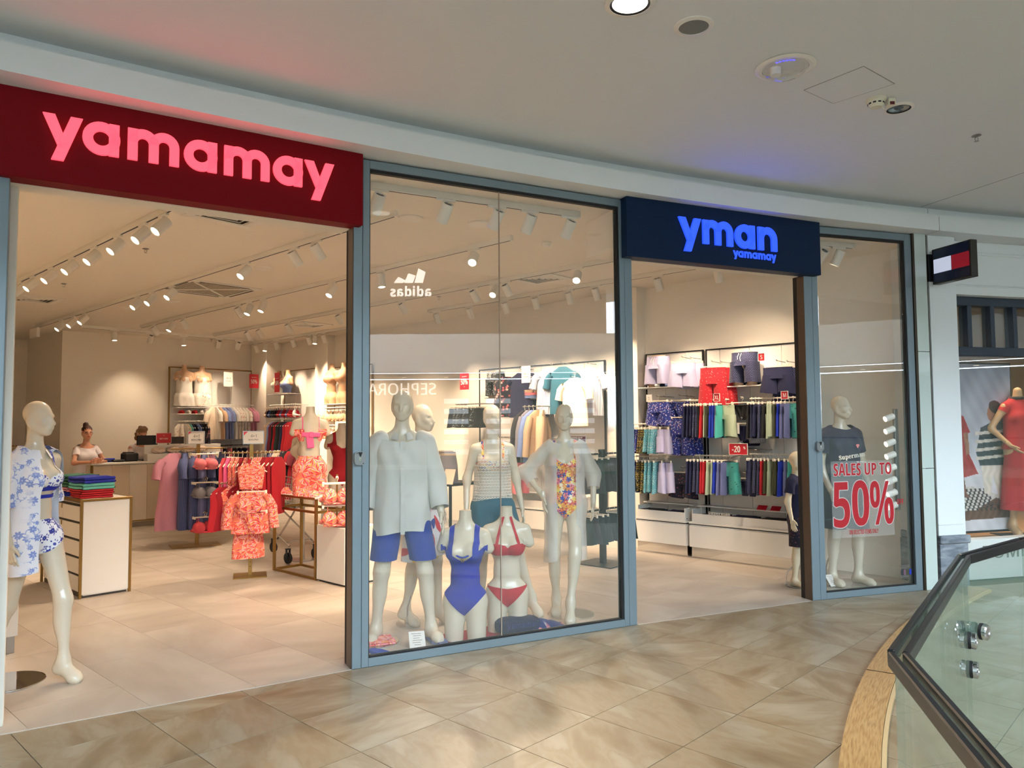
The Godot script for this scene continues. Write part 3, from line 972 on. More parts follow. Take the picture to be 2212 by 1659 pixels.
func tracks() -> void:
	var L := (-E2 - Vector3.UP * 1.05 + E1 * 0.15)     # to the left wall
	var R := (E2 - Vector3.UP * 1.25)
	var Dn := -Vector3.UP + E1 * 0.15
	var e := LAMP_E
	var mk := func(ss: Array, aims: Array, s0: float, k := 1.0): 
		var out := []
		for i in ss.size(): out.append([ss[i] - s0, aims[i] if aims.size() > 1 else aims[0], e * k])
		return out
	track("nearest the left wall", S(-11.2, 2.5), S(-5.3, 2.5), mk.call([-10.39, -9.87, -9.2, -8.52, -7.86, -7.24, -6.66, -6.24], [L], -11.2))
	track("over the drawer unit and gold rack", S(-14.9, 3.87), S(-4.93, 3.87), mk.call([-13.62, -13.04, -12.53, -10.45, -9.97, -9.36, -7.49, -6.52, -6.12], [L, L, L, L, L, L, L, R, R], -14.9))
	track("over the trolley", S(-13.7, 5.15), S(-4.8, 5.15), mk.call([-13.14, -12.44, -11.98, -10.16, -9.84, -9.46, -7.79, -6.82, -5.31], [R, L + Vector3.DOWN * 0.6, R, R, L + Vector3.DOWN, L + Vector3.DOWN, L + Vector3.DOWN * 0.4, Dn, L + E1 * 0.5], -13.7))
	track("fourth from the left wall", S(-14.0, 6.6), S(-4.55, 6.6), mk.call([-12.68, -12.25, -11.29, -9.8, -8.25, -6.81, -6.44, -6.24, -5.14], [R, R, R, R, R, R, L + E1 * 0.3, R, L + E1 * 0.4], -14.0))
	track("along the panelled right wall", S(-14.9, 7.85), S(-11.0, 7.85), mk.call([-14.69, -14.32, -13.88, -13.24, -12.66, -12.44, -12.15], [R + E2 * -0.5, Dn - E2 * 0.2, R + E2 * -0.5, R + E2 * -0.5, R + E2 * -0.5, Dn - E2 * 0.2, R + E2 * -0.5], -14.9, 0.42))
	track("along the wall of swim shorts", S(-8.85, 7.6), S(-3.6, 7.6), mk.call([-8.66, -7.93, -7.21, -6.64, -6.06, -5.63, -4.72, -3.95], [R + E2 * -0.45], -8.85, 0.62))
	var B := -E1 - Vector3.UP * 1.5
	track("before the back wall", S(-14.37, 4.4), S(-14.37, 7.6), [[0.54, Dn, e * 0.25], [1.17, B, e * 0.25], [1.78, Dn, e * 0.3], [2.48, B, e * 0.3], [2.89, B, e * 0.3]])
	# window tracks run along the front
	var n1 := Vector3(sin(A1), 0, cos(A1))
	var wa := front(PA, A1, 0.1, 0, -0.36)
	var wb := front(PA, A1, 2.03, 0, -0.36)
	var aim := -Vector3.UP - n1 * 0.75 - Vector3(cos(A1), 0, -sin(A1)) * 0.15
	track("behind the large window", wa, wb, [[0.18, aim, e * 0.7], [0.72, aim, e * 0.7], [1.16, aim, e * 0.7], [1.46, aim + n1 * 0.1, e * 0.7], [1.84, aim, e * 0.7]])
	var n3 := Vector3(sin(A3), 0, cos(A3))
	var va := front(PC, A3, 0.12, 0, -0.36)
	var vb := front(PC, A3, 0.86, 0, -0.36)
	var aim3 := -Vector3.UP - n3 * 0.45 - Vector3(cos(A3), 0, -sin(A3)) * 0.3
	track("behind the narrow end window", va, vb, [[0.1, aim3, e * 0.5], [0.36, -Vector3.UP * 0.62 - n3 * 0.8, e * 0.5], [0.56, aim3, e * 0.4]])
	# upright rail of small lamps on the end wall of the narrow window
	var u := thing("lamp_rail", "upright grey rail of eight small white spots inside the narrow window", "lamp rail", front(PC, A3, 1.10, 0.0, -0.14), A3)
	part(u, "rail", mb().box(Vector3(0, 1.24, 0), Vector3(0.04, 0.98, 0.03), 0.002).mesh(), M.steel)
	var hd := mb().lathe([Vector2(0.0, 0.004), Vector2(0.026, 0.004), Vector2(0.026, 0.0), Vector2(0.031, 0.0), Vector2(0.031, 0.095), Vector2(0.0, 0.097)], 16).mesh()
	var ln := mb().lathe([Vector2(0.0, 0.003), Vector2(0.027, 0.003)], 16).mesh()
	var dd := Vector3(-0.93, -0.3, -0.1).normalized()
	var bb := Basis(Vector3.FORWARD.cross(-dd).normalized(), -dd, Vector3.FORWARD.cross(-dd).normalized().cross(-dd))
	for i in 8:
		var h := part(u, "lamp_head", hd, M.white_plastic)
		h.transform = Transform3D(bb, Vector3(-0.02, 1.66 - i * 0.122, 0) + dd * 0.10)
		part(h, "lamp_lens", ln, M.lamp_glow)
		var s := SpotLight3D.new()
		s.name = "spot_light"
		h.add_child(s)
		s.rotation = Vector3(-PI / 2, 0, 0)
		s.position = Vector3(0, -0.01, 0)
		s.light_color = WARM
		s.light_energy = e * 0.05
		s.spot_angle = 26.0
		s.light_size = 0.03
		s.spot_range = 20.0
		s.spot_attenuation = 2.0
		s.shadow_enabled = true

func sprinkler(at: Vector3, label: String) -> void:
	var o := thing("sprinkler", label, "sprinkler", at, 0.0, "ceiling sprinklers")
	part(o, "rosette", mb().lathe([Vector2(0, 0), Vector2(0.03, 0), Vector2(0.034, -0.004), Vector2(0.014, -0.012), Vector2(0, -0.012)].map(func(q): return q), 14).mesh(), M.steel)
	part(o, "frame", mb().tube([Vector3(-0.004, -0.01, 0), Vector3(-0.013, -0.025, 0), Vector3(-0.003, -0.042, 0)], 0.003, 6).tube([Vector3(0.004, -0.01, 0), Vector3(0.013, -0.025, 0), Vector3(0.003, -0.042, 0)], 0.003, 6).mesh(), M.steel)
	part(o, "deflector", mb().lathe([Vector2(0, -0.042), Vector2(0.018, -0.044), Vector2(0, -0.046)], 12).mesh(), M.steel)

func ceiling_things() -> void:
	var y := 3.69
	var disc := func(r0: float, r1: float): return mb().lathe([Vector2(r1, 0), Vector2(r1, -0.006), Vector2(r0, -0.010), Vector2(r0, 0.0)], 36).mesh()
	var sp := thing("ceiling_speaker", "round grey loudspeaker grille with white rim in the mall ceiling", "speaker", Vector3(0.97, y, -3.84))
	part(sp, "rim", disc.call(0.078, 0.103), M.white_plastic)
	part(sp, "grille", mb().lathe([Vector2(0.0, -0.004), Vector2(0.079, -0.004)], 36).mesh(), mat("grille", rgb(128, 130, 126), 0.7))
	var dl := thing("downlight", "round recessed downlight at the top edge of the mall ceiling", "downlight", Vector3(0.6, y, -3.62))
	part(dl, "rim", disc.call(0.10, 0.125), M.white_plastic)
	part(dl, "baffle", mb().lathe([Vector2(0.10, -0.009), Vector2(0.085, 0.0)], 36).mesh(), M.rubber)
	part(dl, "lamp_lens", mb().lathe([Vector2(0.0, -0.004), Vector2(0.088, -0.004)], 36).mesh(), glow("lamp_glow_cool", Color(1.0, 0.97, 0.92), 3.0))
	lamp_spot(dl, Vector3(0, -0.03, 0), Color(1.0, 0.95, 0.88), MALL_E, 40.0)
	var d2 := thing("downlight", "small recessed reflector downlight beside the smoke detector", "downlight", Vector3(2.59, y, -4.89))
	part(d2, "rim", disc.call(0.075, 0.095), M.white_plastic)
	part(d2, "ring", mb().lathe([Vector2(0.076, -0.009), Vector2(0.062, -0.003)], 32).mesh(), M.rubber)
	part(d2, "reflector", mb().lathe([Vector2(0.064, -0.004), Vector2(0.03, -0.001), Vector2(0, -0.001)], 24).mesh(), M.chrome)
	lamp_spot(d2, Vector3(0, -0.03, 0), Color(1.0, 0.95, 0.88), MALL_E * 0.4, 35.0)
	var em := thing("emergency_light", "large round ceiling emergency light with ribbed clear dome and blue indicator glow", "emergency light", Vector3(1.62, y, -4.3))
	part(em, "rim", mb().lathe([Vector2(0.165, 0), Vector2(0.172, -0.006), Vector2(0.15, -0.014), Vector2(0.132, -0.012), Vector2(0.132, 0.0)], 40).mesh(), M.white_plastic)
	part(em, "back_plate", mb().lathe([Vector2(0.0, -0.003), Vector2(0.132, -0.003)], 32).mesh(), mat("pale_plate", rgb(214, 214, 206), 0.5))
	part(em, "sensor_cap", mb().lathe([Vector2(0.0, -0.05), Vector2(0.03, -0.048), Vector2(0.034, -0.004)], 20).mesh(), M.white_plastic, Vector3(-0.055, 0, -0.01))
	var dome := []
	for k in 10:
		var a := PI / 2 * k / 9
		dome.append(Vector2(0.0001 + sin(a) * 0.128, -0.01 - cos(a) * 0.055 + (0.003 if k % 2 else 0.0)))
	part(em, "dome", mb().lathe(dome, 28).mesh(), M.clear_glass)
	for k in 6:
		var a := 1.15 + 0.16 * k
		part(em, "indicator_light", mb().box(Vector3.ZERO, Vector3(0.014, 0.006, 0.006), 0.001).mesh(), glow("indicator_light_glow", Color(0.3, 0.28, 1.0), 2.0), Vector3(-sin(a - 1.2) * 0.118, -0.018, cos(a - 1.2) * 0.118))
	var sm := thing("smoke_detector", "cream smoke detector with dark slots and side module on mall ceiling", "detector", Vector3(2.37, y, -4.75))
	part(sm, "base", mb().lathe([Vector2(0.062, 0), Vector2(0.062, -0.014), Vector2(0.052, -0.018)], 28).mesh(), mat("cream_plastic", rgb(226, 220, 196), 0.45))
	part(sm, "head", mb().lathe([Vector2(0.052, -0.018), Vector2(0.048, -0.040), Vector2(0.034, -0.056), Vector2(0, -0.058)], 28).mesh(), M.cream_plastic)
	for k in 10:
		var a := TAU * k / 10
		part(sm, "slot", mb().box(Vector3.ZERO, Vector3(0.018, 0.009, 0.004)).mesh(), M.rubber, Vector3(sin(a) * 0.0485, -0.034, cos(a) * 0.0485), Vector3(0, a, 0))
	part(sm, "module", mb().box(Vector3(0.095, -0.022, -0.005), Vector3(0.05, 0.044, 0.05), 0.004).mesh(), M.cream_plastic)
	part(sm, "indicator", mb().box(Vector3(0.095, -0.034, 0.021), Vector3(0.03, 0.02, 0.003)).mesh(), mat("dark_red_plastic", rgb(96, 22, 30), 0.3))
	part(sm, "cable", mb().tube([Vector3(0.03, -0.056, 0.02), Vector3(0.034, -0.075, 0.024), Vector3(0.046, -0.078, 0.022)], 0.004, 6).mesh(), M.cream_plastic)
	sprinkler(Vector3(3.41, y, -5.38), "small metal sprinkler head in the mall ceiling at far right")
	# hatch, a thin line in the ceiling
	var hp := [Vector3(2.08, 0, -4.3), Vector3(2.38, 0, -4.53), Vector3(2.12, 0, -4.81), Vector3(1.85, 0, -4.61)]
	var ht := thing("ceiling_hatch", "flush square access hatch outlined in the mall ceiling", "hatch", Vector3(0, y, 0))
	for i in 4:
		var a: Vector3 = hp[i]
		var b: Vector3 = hp[(i + 1) % 4]
		part(ht, "edge_gap", mb().bar(a, b, 0.004, 0.002).mesh(), mat("gap_grey", rgb(120, 118, 112), 0.8))
	var leaf := mb()
	leaf.quad(hp[0] + Vector3(0, -0.001, 0), hp[3] + Vector3(0, -0.001, 0), hp[2] + Vector3(0, -0.001, 0), hp[1] + Vector3(0, -0.001, 0))
	part(ht, "leaf", leaf.mesh(), M.paint_white)
	# in the shop's ceiling
	for q in [[-9.47, 4.40, 0.95, "square ceiling cassette with diagonal ribs over the gold rack"], [-6.0, 2.97, 0.60, "square louvred air vent behind the red sign"], [-11.89, 3.05, 0.6, "square louvred air vent at the far left of the shop ceiling"], [-5.97, 6.9, 0.6, "square louvred air vent seen through the large window"], [-11.6, 7.2, 0.6, "square louvred air vent near the back right of the shop ceiling"]]:
		var w: float = q[2]
		var o := thing("ceiling_vent", q[3], "vent", S(q[0], q[1], TOP), SR, "shop ceiling vents")
		var fr := mb()
		for sg in [-1.0, 1.0]:
			fr.box(Vector3(sg * (w / 2 - 0.04), -0.008, 0), Vector3(0.08, 0.016, w), 0.003)
			fr.box(Vector3(0, -0.008, sg * (w / 2 - 0.04)), Vector3(w - 0.16, 0.016, 0.08), 0.003)
		part(o, "frame", fr.mesh(), M.white_plastic)
		part(o, "backing", mb().box(Vector3(0, -0.002, 0), Vector3(w - 0.16, 0.002, w - 0.16)).mesh(), mat("vent_dark", rgb(66, 60, 54), 0.8))
		if w > 0.9:
			for sg in [-1.0, 1.0]:
				part(o, "air_slot", mb().box(Vector3(0, -0.017, sg * (w / 2 - 0.045)), Vector3(w - 0.3, 0.002, 0.03)).mesh(), M.vent_dark)
				part(o, "air_slot", mb().box(Vector3(sg * (w / 2 - 0.045), -0.017, 0), Vector3(0.03, 0.002, w - 0.3)).mesh(), M.vent_dark)
				part(o, "rib", mb().bar(Vector3(-0.36, -0.012, -0.36 * sg), Vector3(0.36, -0.012, 0.36 * sg), 0.03, 0.01, 0.002).mesh(), M.white_plastic)
			for k in 22:
				part(o, "grille_bar", mb().box(Vector3(0, -0.006, -0.36 + k * 0.034), Vector3(w - 0.18, 0.006, 0.02)).mesh(), mat("vent_grey", rgb(178, 168, 152), 0.7))
		else:
			for k in 4:
				var r := w / 2 - 0.10 - k * 0.05
				var sl := mb()
				for sg in [-1.0, 1.0]:
					sl.box(Vector3(sg * r, -0.012, 0), Vector3(0.03, 0.006, r * 2), 0.0, Basis(Vector3.BACK, sg * 0.5))
					sl.box(Vector3(0, -0.012, sg * r), Vector3(r * 2, 0.006, 0.03), 0.0, Basis(Vector3.RIGHT, -sg * 0.5))
				part(o, "louvre", sl.mesh(), M.white_plastic)
	for q in [[-7.8, 4.25, "beside the middle track"], [-11.83, 4.26, "far back near the left track"], [-10.77, 4.45, "behind the cassette"], [-4.71, 4.65, "above the large window display"], [-5.01, 4.1, "near the end of a track above the window"]]:
		solo("ceiling_disc", "flat round white ceiling disc valve %s" % q[2], "ceiling valve", mb().lathe([Vector2(0.11, 0), Vector2(0.11, -0.01), Vector2(0.095, -0.016), Vector2(0, -0.016)], 28).mesh(), M.white_plastic, S(q[0], q[1], TOP), 0, "ceiling discs")
	for q in [[-7.78, 2.95, "left of the cassette"], [-10.39, 2.97, "over the left mannequin's head, far back"], [-14.93, 6.99, "before the back wall"], [-7.83, 6.91, "seen through the large window"]]:
		sprinkler(S(q[0], q[1], TOP), "small sprinkler head in the shop ceiling %s" % q[2])
	var sd := thing("smoke_detector", "small white smoke detector by the bulkhead, seen through the large window", "detector", S(-4.75, 5.6, TOP))
	part(sd, "base", mb().lathe([Vector2(0.055, 0), Vector2(0.055, -0.014), Vector2(0.045, -0.018)], 20).mesh(), M.white_plastic)
	part(sd, "head", mb().lathe([Vector2(0.045, -0.018), Vector2(0.04, -0.04), Vector2(0.0, -0.05)], 20).mesh(), M.white_plastic)
	var xb := thing("emergency_sign_box", "flat white hanging exit light box at the far left", "exit light", S(-14.6, 3.75, TOP - 0.28), SR)
	part(xb, "box", mb().box(Vector3(0, 0.1, 0), Vector3(0.42, 0.16, 0.05), 0.004).mesh(), M.white_plastic)
	part(xb, "rod", mb().tube([Vector3(0, 0.18, 0), Vector3(0, 0.28, 0)], 0.006, 6).mesh(), M.white_plastic)

func lamp_spot(parent: Node3D, at: Vector3, col: Color, energy: float, angle: float) -> void:
	var s := SpotLight3D.new()
	s.name = "spot_light"
	parent.add_child(s)
	s.position = at
	s.rotation = Vector3(-PI / 2, 0, 0)
	s.light_color = col
	s.light_energy = energy
	s.spot_angle = angle
	s.light_size = 0.06
	s.spot_range = 20.0
	s.spot_attenuation = 2.0
	s.shadow_enabled = true

# ---------------------------------------------------------------- glass railing, the shop next door, the far side of the well
func railing() -> void:
	var q := [Vector3(0.60, 0, -0.72), Vector3(0.84, 0, -1.67), Vector3(1.70, 0, -2.86), Vector3(2.18, 0, -3.24), Vector3(3.4, 0, -4.0)]
	for i in 4:
		var a: Vector3 = q[i]
		var b: Vector3 = q[i + 1]
		var d := (b - a).normalized()
		var o := thing("glass_railing_panel", ["near clear glass railing panel with dark cap, bottom right corner", "long clear glass railing panel with dark cap running away from the corner", "short glass railing panel beyond the second bend, with round clamps", "glass railing panel running out of the picture at right"][i], "railing", Vector3.ZERO, 0.0, "glass railing panels")
		var a1 := a + d * 0.004
		var b1 := b - d * 0.004
		part(o, "pane", mb().bar(a1 + Vector3(0, 0.56, 0), b1 + Vector3(0, 0.56, 0), 0.017, 1.06).mesh(), M.rail_glass)
		var side := Vector3(d.z, 0, -d.x)
		for sg in [-1.0, 1.0]:
			part(o, "cap_strip", mb().bar(a1 + side * sg * 0.015 + Vector3(0, 1.083, 0), b1 + side * sg * 0.015 + Vector3(0, 1.083, 0), 0.015, 0.034, 0.003).mesh(), mat("rail_cap", rgb(34, 34, 36), 0.3, 0.3))
		part(o, "base_channel", mb().bar(a1 + Vector3(0, 0.025, 0), b1 + Vector3(0, 0.025, 0), 0.05, 0.06, 0.003).mesh(), M.steel)
	# round clamps that join the panels at the second bend
	var c := thing("glass_clamp", "pair of round chrome clamps joining the glass panels at the far bend", "clamp", Vector3(1.70, 0, -2.86))
	var dsc := mb().lathe([Vector2(0.0, 0.0), Vector2(0.028, 0.0), Vector2(0.030, 0.004), Vector2(0.030, 0.016), Vector2(0.026, 0.020), Vector2(0.014, 0.020), Vector2(0.012, 0.017), Vector2(0, 0.017)], 24).mesh()
	var rub := mb().lathe([Vector2(0.0, 0.0), Vector2(0.031, 0.0), Vector2(0.031, 0.008), Vector2(0.0, 0.008)], 24).mesh()
	var d1 := (q[1] - q[2] as Vector3).normalized()
	var d2 := (q[3] - q[2] as Vector3).normalized()
	for e in [[d1, 0.07, 0.80], [d2, 0.10, 0.80], [d1, 0.05, 0.69]]:
		var dd: Vector3 = e[0]
		var nn := Vector3(-dd.z, 0, dd.x)
		if nn.z < 0: nn = -nn
		var bs := Basis(dd, nn, dd.cross(nn))
		for sg in [1.0, -1.0]:
			var bb := bs if sg > 0 else Basis(-dd, -nn, dd.cross(nn))
			var g := part(c, "washer", rub, M.rubber)
			g.transform = Transform3D(bb, dd * e[1] + nn * sg * 0.009 + Vector3(0, e[2], 0))
			var k := part(c, "disc", dsc, M.chrome)
			k.transform = Transform3D(bb, dd * e[1] + nn * sg * 0.017 + Vector3(0, e[2], 0))
	part(c, "link", mb().bar(d1 * 0.07 + Vector3(-0.02, 0.8, -0.035), d2 * 0.1 + Vector3(-0.01, 0.8, -0.035), 0.006, 0.03, 0.002).mesh(), M.chrome)

func pn(x: float, y := 0.0, z := 0.0) -> Vector3:
	return front(Vector3(4.11, 0, -7.31), A4, x, y, z)

func next_door() -> void:
	# pilaster clad in pale back-painted glass, in three sheets
	var g := structure("trim_glass_pilaster", PC, A3)
	frame_bar(g, "edge_strip", 1.23, 1.255, 0, 3.44, -0.1, 0.015, M.bronze_edge)
	var gm := mat("painted_glass", rgb(196, 208, 202), 0.06)
	for q in [[0.0, 1.15], [1.155, 2.28], [2.285, 3.44]]:
		frame_bar(g, "glass_panel", 1.257, 1.40, q[0], q[1], -0.1, 0.012, gm, 0.0015)
	frame_bar(g, "edge_strip", 1.401, 1.41, 0, 3.44, -0.1, 0.012, M.bronze_edge)
	# white pilaster on a grey stone foot
	var o := structure("trim_pilaster_white", pn(0), A4)
	frame_bar(o, "shaft", 0.0, 0.325, 0.5, 3.44, -0.5, 0.0, M.paint_white)
	frame_bar(o, "moulding", 0.0, 0.29, 0.60, 0.612, -0.1, 0.006, M.paint_white)
	frame_bar(o, "stone_cap", -0.0, 0.36, 0.42, 0.50, -0.5, 0.03, M.grey_stone, 0.012)
	frame_bar(o, "stone_foot", -0.0, 0.335, 0.0, 0.42, -0.5, 0.012, M.grey_stone)
	# white lintel panel
	var l := structure("trim_lintel_panel", pn(0), A4)
	frame_bar(l, "panel", 0.36, 4.2, 2.89, 3.44, -0.40, -0.12, M.paint_white)
	for y in [3.30, 3.33, 2.99, 2.975]:
		frame_bar(l, "moulding", 0.42, 4.1, y, y + 0.012, -0.125, -0.112, M.paint_white, 0.004)
	# navy transom with panes
	var navy := mat("navy_frame", rgb(22, 40, 58), 0.35)
	var w := structure("window_3", pn(0), A4)
	frame_bar(w, "head_rail", 0.33, 4.2, 2.80, 2.89, -0.33, -0.22, navy)
	frame_bar(w, "transom_rail", 0.33, 4.2, 2.28, 2.37, -0.33, -0.22, navy)
	for k in 12:
		var x := 0.68 + k * 0.297
		frame_bar(w, "mullion", x, x + 0.055, 2.37, 2.80, -0.33, -0.22, navy)
		frame_bar(w, "pane", x - 0.242, x, 2.37, 2.80, -0.285, -0.277, M.shop_glass, 0)
	frame_bar(w, "pane", 0.335, 4.2, 0.40, 2.28, -0.285, -0.273, M.shop_glass, 0)
	frame_bar(w, "sill", 0.33, 4.2, 0.0, 0.40, -0.36, -0.22, mat("sill_white", rgb(214, 216, 210), 0.4))
	# room behind it
	struct("wall_next_back", mb().box(Vector3(2.7, 1.7, -2.3), Vector3(4.6, 3.4, 0.1)).mesh(), mat("honey_wood", rgb(150, 118, 78), 0.5), pn(0), A4)
	struct("wall_next_side", mb().box(Vector3(0.45, 1.7, -1.3), Vector3(0.06, 3.4, 2.0)).mesh(), M.paint_white, pn(0), A4)
	struct("wall_next_far", mb().box(Vector3(4.6, 1.7, -1.2), Vector3(0.06, 3.4, 2.2)).mesh(), M.honey_wood, pn(0), A4)
	struct("ceiling_next", mb().box(Vector3(2.7, 3.3, -1.3), Vector3(4.5, 0.1, 2.0)).mesh(), mat("brown_ceiling", rgb(110, 92, 74), 0.7), pn(0), A4)
	struct("floor_next", mb().box(Vector3(2.7, 0.18, -1.3), Vector3(4.5, 0.36, 2.0)).mesh(), mat("display_wood", rgb(176, 136, 92), 0.45), pn(0), A4)
	var t := letters("TOMMY", 0.13, 0.004, 1.25)
	solo("window_lettering", "widely spaced grey capital letters on the pale sill of the shop next door", "lettering", t.mesh, mat("grey_letters", rgb(110, 112, 110), 0.4), pn(1.15, 0.27, -0.217), A4)
	for q in [[1.1, 1.0], [2.2, 1.0]]:
		var dl := thing("downlight", "small ceiling spot over the red dress window, %s" % ("nearest the poster" if q[0] < 2 else "farther along"), "downlight", pn(q[0], 3.25, -0.7), 0.0, "downlights next door")
		part(dl, "rim", mb().lathe([Vector2(0.06, 0), Vector2(0.06, -0.008), Vector2(0.045, -0.01)], 20).mesh(), M.white_plastic)
		part(dl, "lamp_lens", mb().lathe([Vector2(0, -0.006), Vector2(0.046, -0.006)], 20).mesh(), M.lamp_glow)
		lamp_spot(dl, Vector3(0, -0.03, 0), WARM, LAMP_E * 0.7, 50.0)
	# lit poster behind the glass
	var po := thing("poster", "tall photo poster of a woman in red dress and man in striped sweater", "poster", pn(0.34, 0.40, -0.62), A4)
	part(po, "frame", mb().box(Vector3(0.68, 0.925, -0.02), Vector3(1.30, 1.86, 0.03), 0.003).mesh(), M.black_metal)
	var pq := mb()
	pq.quad(Vector3(0.05, 0.02, 0), Vector3(1.31, 0.02, 0), Vector3(1.31, 1.83, 0), Vector3(0.05, 1.83, 0))
	var pm := mat("poster_print", Color.WHITE, 0.5)
	pm.albedo_texture = ImageTexture.create_from_image(poster_image())
	part(po, "print", pq.mesh(), pm)
	# blade sign
	var bs := thing("blade_sign", "small projecting box sign, navy with white and red halves, on white pilaster", "sign", pn(0.04, 3.11, 0), A4)
	part(bs, "plate", mb().box(Vector3(0, 0, 0.012), Vector3(0.13, 0.27, 0.024), 0.003).mesh(), M.black_metal)
	part(bs, "case", mb().box(Vector3(0, 0, 0.265), Vector3(0.075, 0.345, 0.45), 0.003).mesh(), mat("sign_case", rgb(58, 54, 48), 0.35, 0.5))
	for sg in [-1.0, 1.0]:
		part(bs, "face", mb().box(Vector3(sg * 0.0385, 0, 0.262), Vector3(0.003, 0.32, 0.415)).mesh(), mat("navy_face", rgb(6, 18, 52), 0.25))
		part(bs, "sign_white_half", mb().box(Vector3(sg * 0.041, 0, 0.165), Vector3(0.003, 0.137, 0.205)).mesh(), glow("sign_glow_white", rgb(205, 212, 235), 0.55))
		part(bs, "sign_red_half", mb().box(Vector3(sg * 0.041, 0, 0.372), Vector3(0.003, 0.137, 0.197)).mesh(), glow("sign_glow_red", rgb(150, 12, 36), 0.35))

func poster_image() -> Image:
	var im := Image.create(168, 240, false, Image.FORMAT_RGBA8)
	for y in 240:
		var c := rgb(150, 160, 178).lerp(rgb(196, 196, 202), clampf(y / 150.0, 0, 1))
		if y > 150: c = rgb(206, 204, 206)
		for x in 168:
			var d := 0.03 * sin(x * 0.11 + y * 0.07) + 0.02 * sin(x * 0.31 - y * 0.19)
			im.set_pixel(x, y, Color(c.r + d, c.g + d, c.b + d))
	var poly := func(pts: Array, col: Color):
		var pp := PackedVector2Array(pts)
		var lo := pp[0]; var hi := pp[0]
		for p in pp:
			lo = lo.min(p); hi = hi.max(p)
		for y in range(maxi(0, int(lo.y)), mini(239, int(hi.y)) + 1):
			for x in range(maxi(0, int(lo.x)), mini(167, int(hi.x)) + 1):
				if Geometry2D.is_point_in_polygon(Vector2(x, y), pp):
					var d := 0.035 * sin(x * 0.55 + sin(y * 0.2) * 2.0)
					im.set_pixel(x, y, Color(col.r + d, col.g + d, col.b + d))
	# table with woven top
	poly.call([Vector2(0, 186), Vector2(168, 196), Vector2(168, 222), Vector2(0, 226)], rgb(96, 64, 44))
	poly.call([Vector2(10, 182), Vector2(90, 176), Vector2(140, 190), Vector2(96, 210), Vector2(20, 214)], rgb(196, 190, 180))
	for i in 26:
		for j in 8:
			if (i + j) % 2 == 0: poly.call([Vector2(14 + i * 4 + j * 2, 180 + j * 4), Vector2(17 + i * 4 + j * 2, 180 + j * 4), Vector2(18 + i * 4 + j * 2, 183 + j * 4), Vector2(15 + i * 4 + j * 2, 183 + j * 4)], rgb(40, 38, 40))
	# white coat at the left
	poly.call([Vector2(0, 62), Vector2(14, 60), Vector2(28, 90), Vector2(40, 128), Vector2(30, 132), Vector2(26, 160), Vector2(0, 160)], rgb(224, 222, 220))
	# woman
	poly.call([Vector2(48, 150), Vector2(58, 150), Vector2(60, 186), Vector2(52, 192), Vector2(44, 190)], rgb(120, 78, 58))
	poly.call([Vector2(64, 150), Vector2(74, 150), Vector2(80, 186), Vector2(86, 192), Vector2(72, 190)], rgb(120, 78, 58))
	poly.call([Vector2(26, 72), Vector2(48, 64), Vector2(62, 66), Vector2(80, 76), Vector2(90, 98), Vector2(78, 104), Vector2(82, 120), Vector2(102, 158), Vector2(60, 166), Vector2(22, 158), Vector2(36, 118), Vector2(34, 96)], rgb(158, 24, 32))
	poly.call([Vector2(78, 100), Vector2(86, 98), Vector2(88, 128), Vector2(82, 132)], rgb(150, 100, 76))
	blot(im, 168, 52, 48, 10, 14, 0.1, rgb(30, 22, 22)); blot(im, 168, 38, 52, 9, 14, 0.4, rgb(30, 22, 22)); blot(im, 168, 59, 54, 7, 11, -0.1, rgb(160, 108, 84))
	poly.call([Vector2(52, 58), Vector2(60, 60), Vector2(60, 72), Vector2(50, 72)], rgb(150, 100, 76))
	# man
	poly.call([Vector2(108, 142), Vector2(150, 142), Vector2(156, 200), Vector2(140, 200), Vector2(128, 160), Vector2(124, 190), Vector2(112, 186)], rgb(214, 204, 188))
	poly.call([Vector2(110, 92), Vector2(136, 82), Vector2(160, 88), Vector2(164, 146), Vector2(106, 146), Vector2(100, 128)], rgb(28, 52, 62))
	for k in 4:
		poly.call([Vector2(100, 98 + k * 12), Vector2(164, 94 + k * 12), Vector2(164, 98 + k * 12), Vector2(100, 103 + k * 12)], rgb(206, 196, 184))
	blot(im, 168, 132, 70, 9, 13, 0.2, rgb(164, 112, 86)); blot(im, 168, 138, 62, 12, 9, 0.3, rgb(32, 26, 26))
	return im

# ---------------------------------------------------------------- figures: dummies, busts, people (facing +z, their left is +x)
var head_f: MB
var head_m: MB
var hand_l: MB

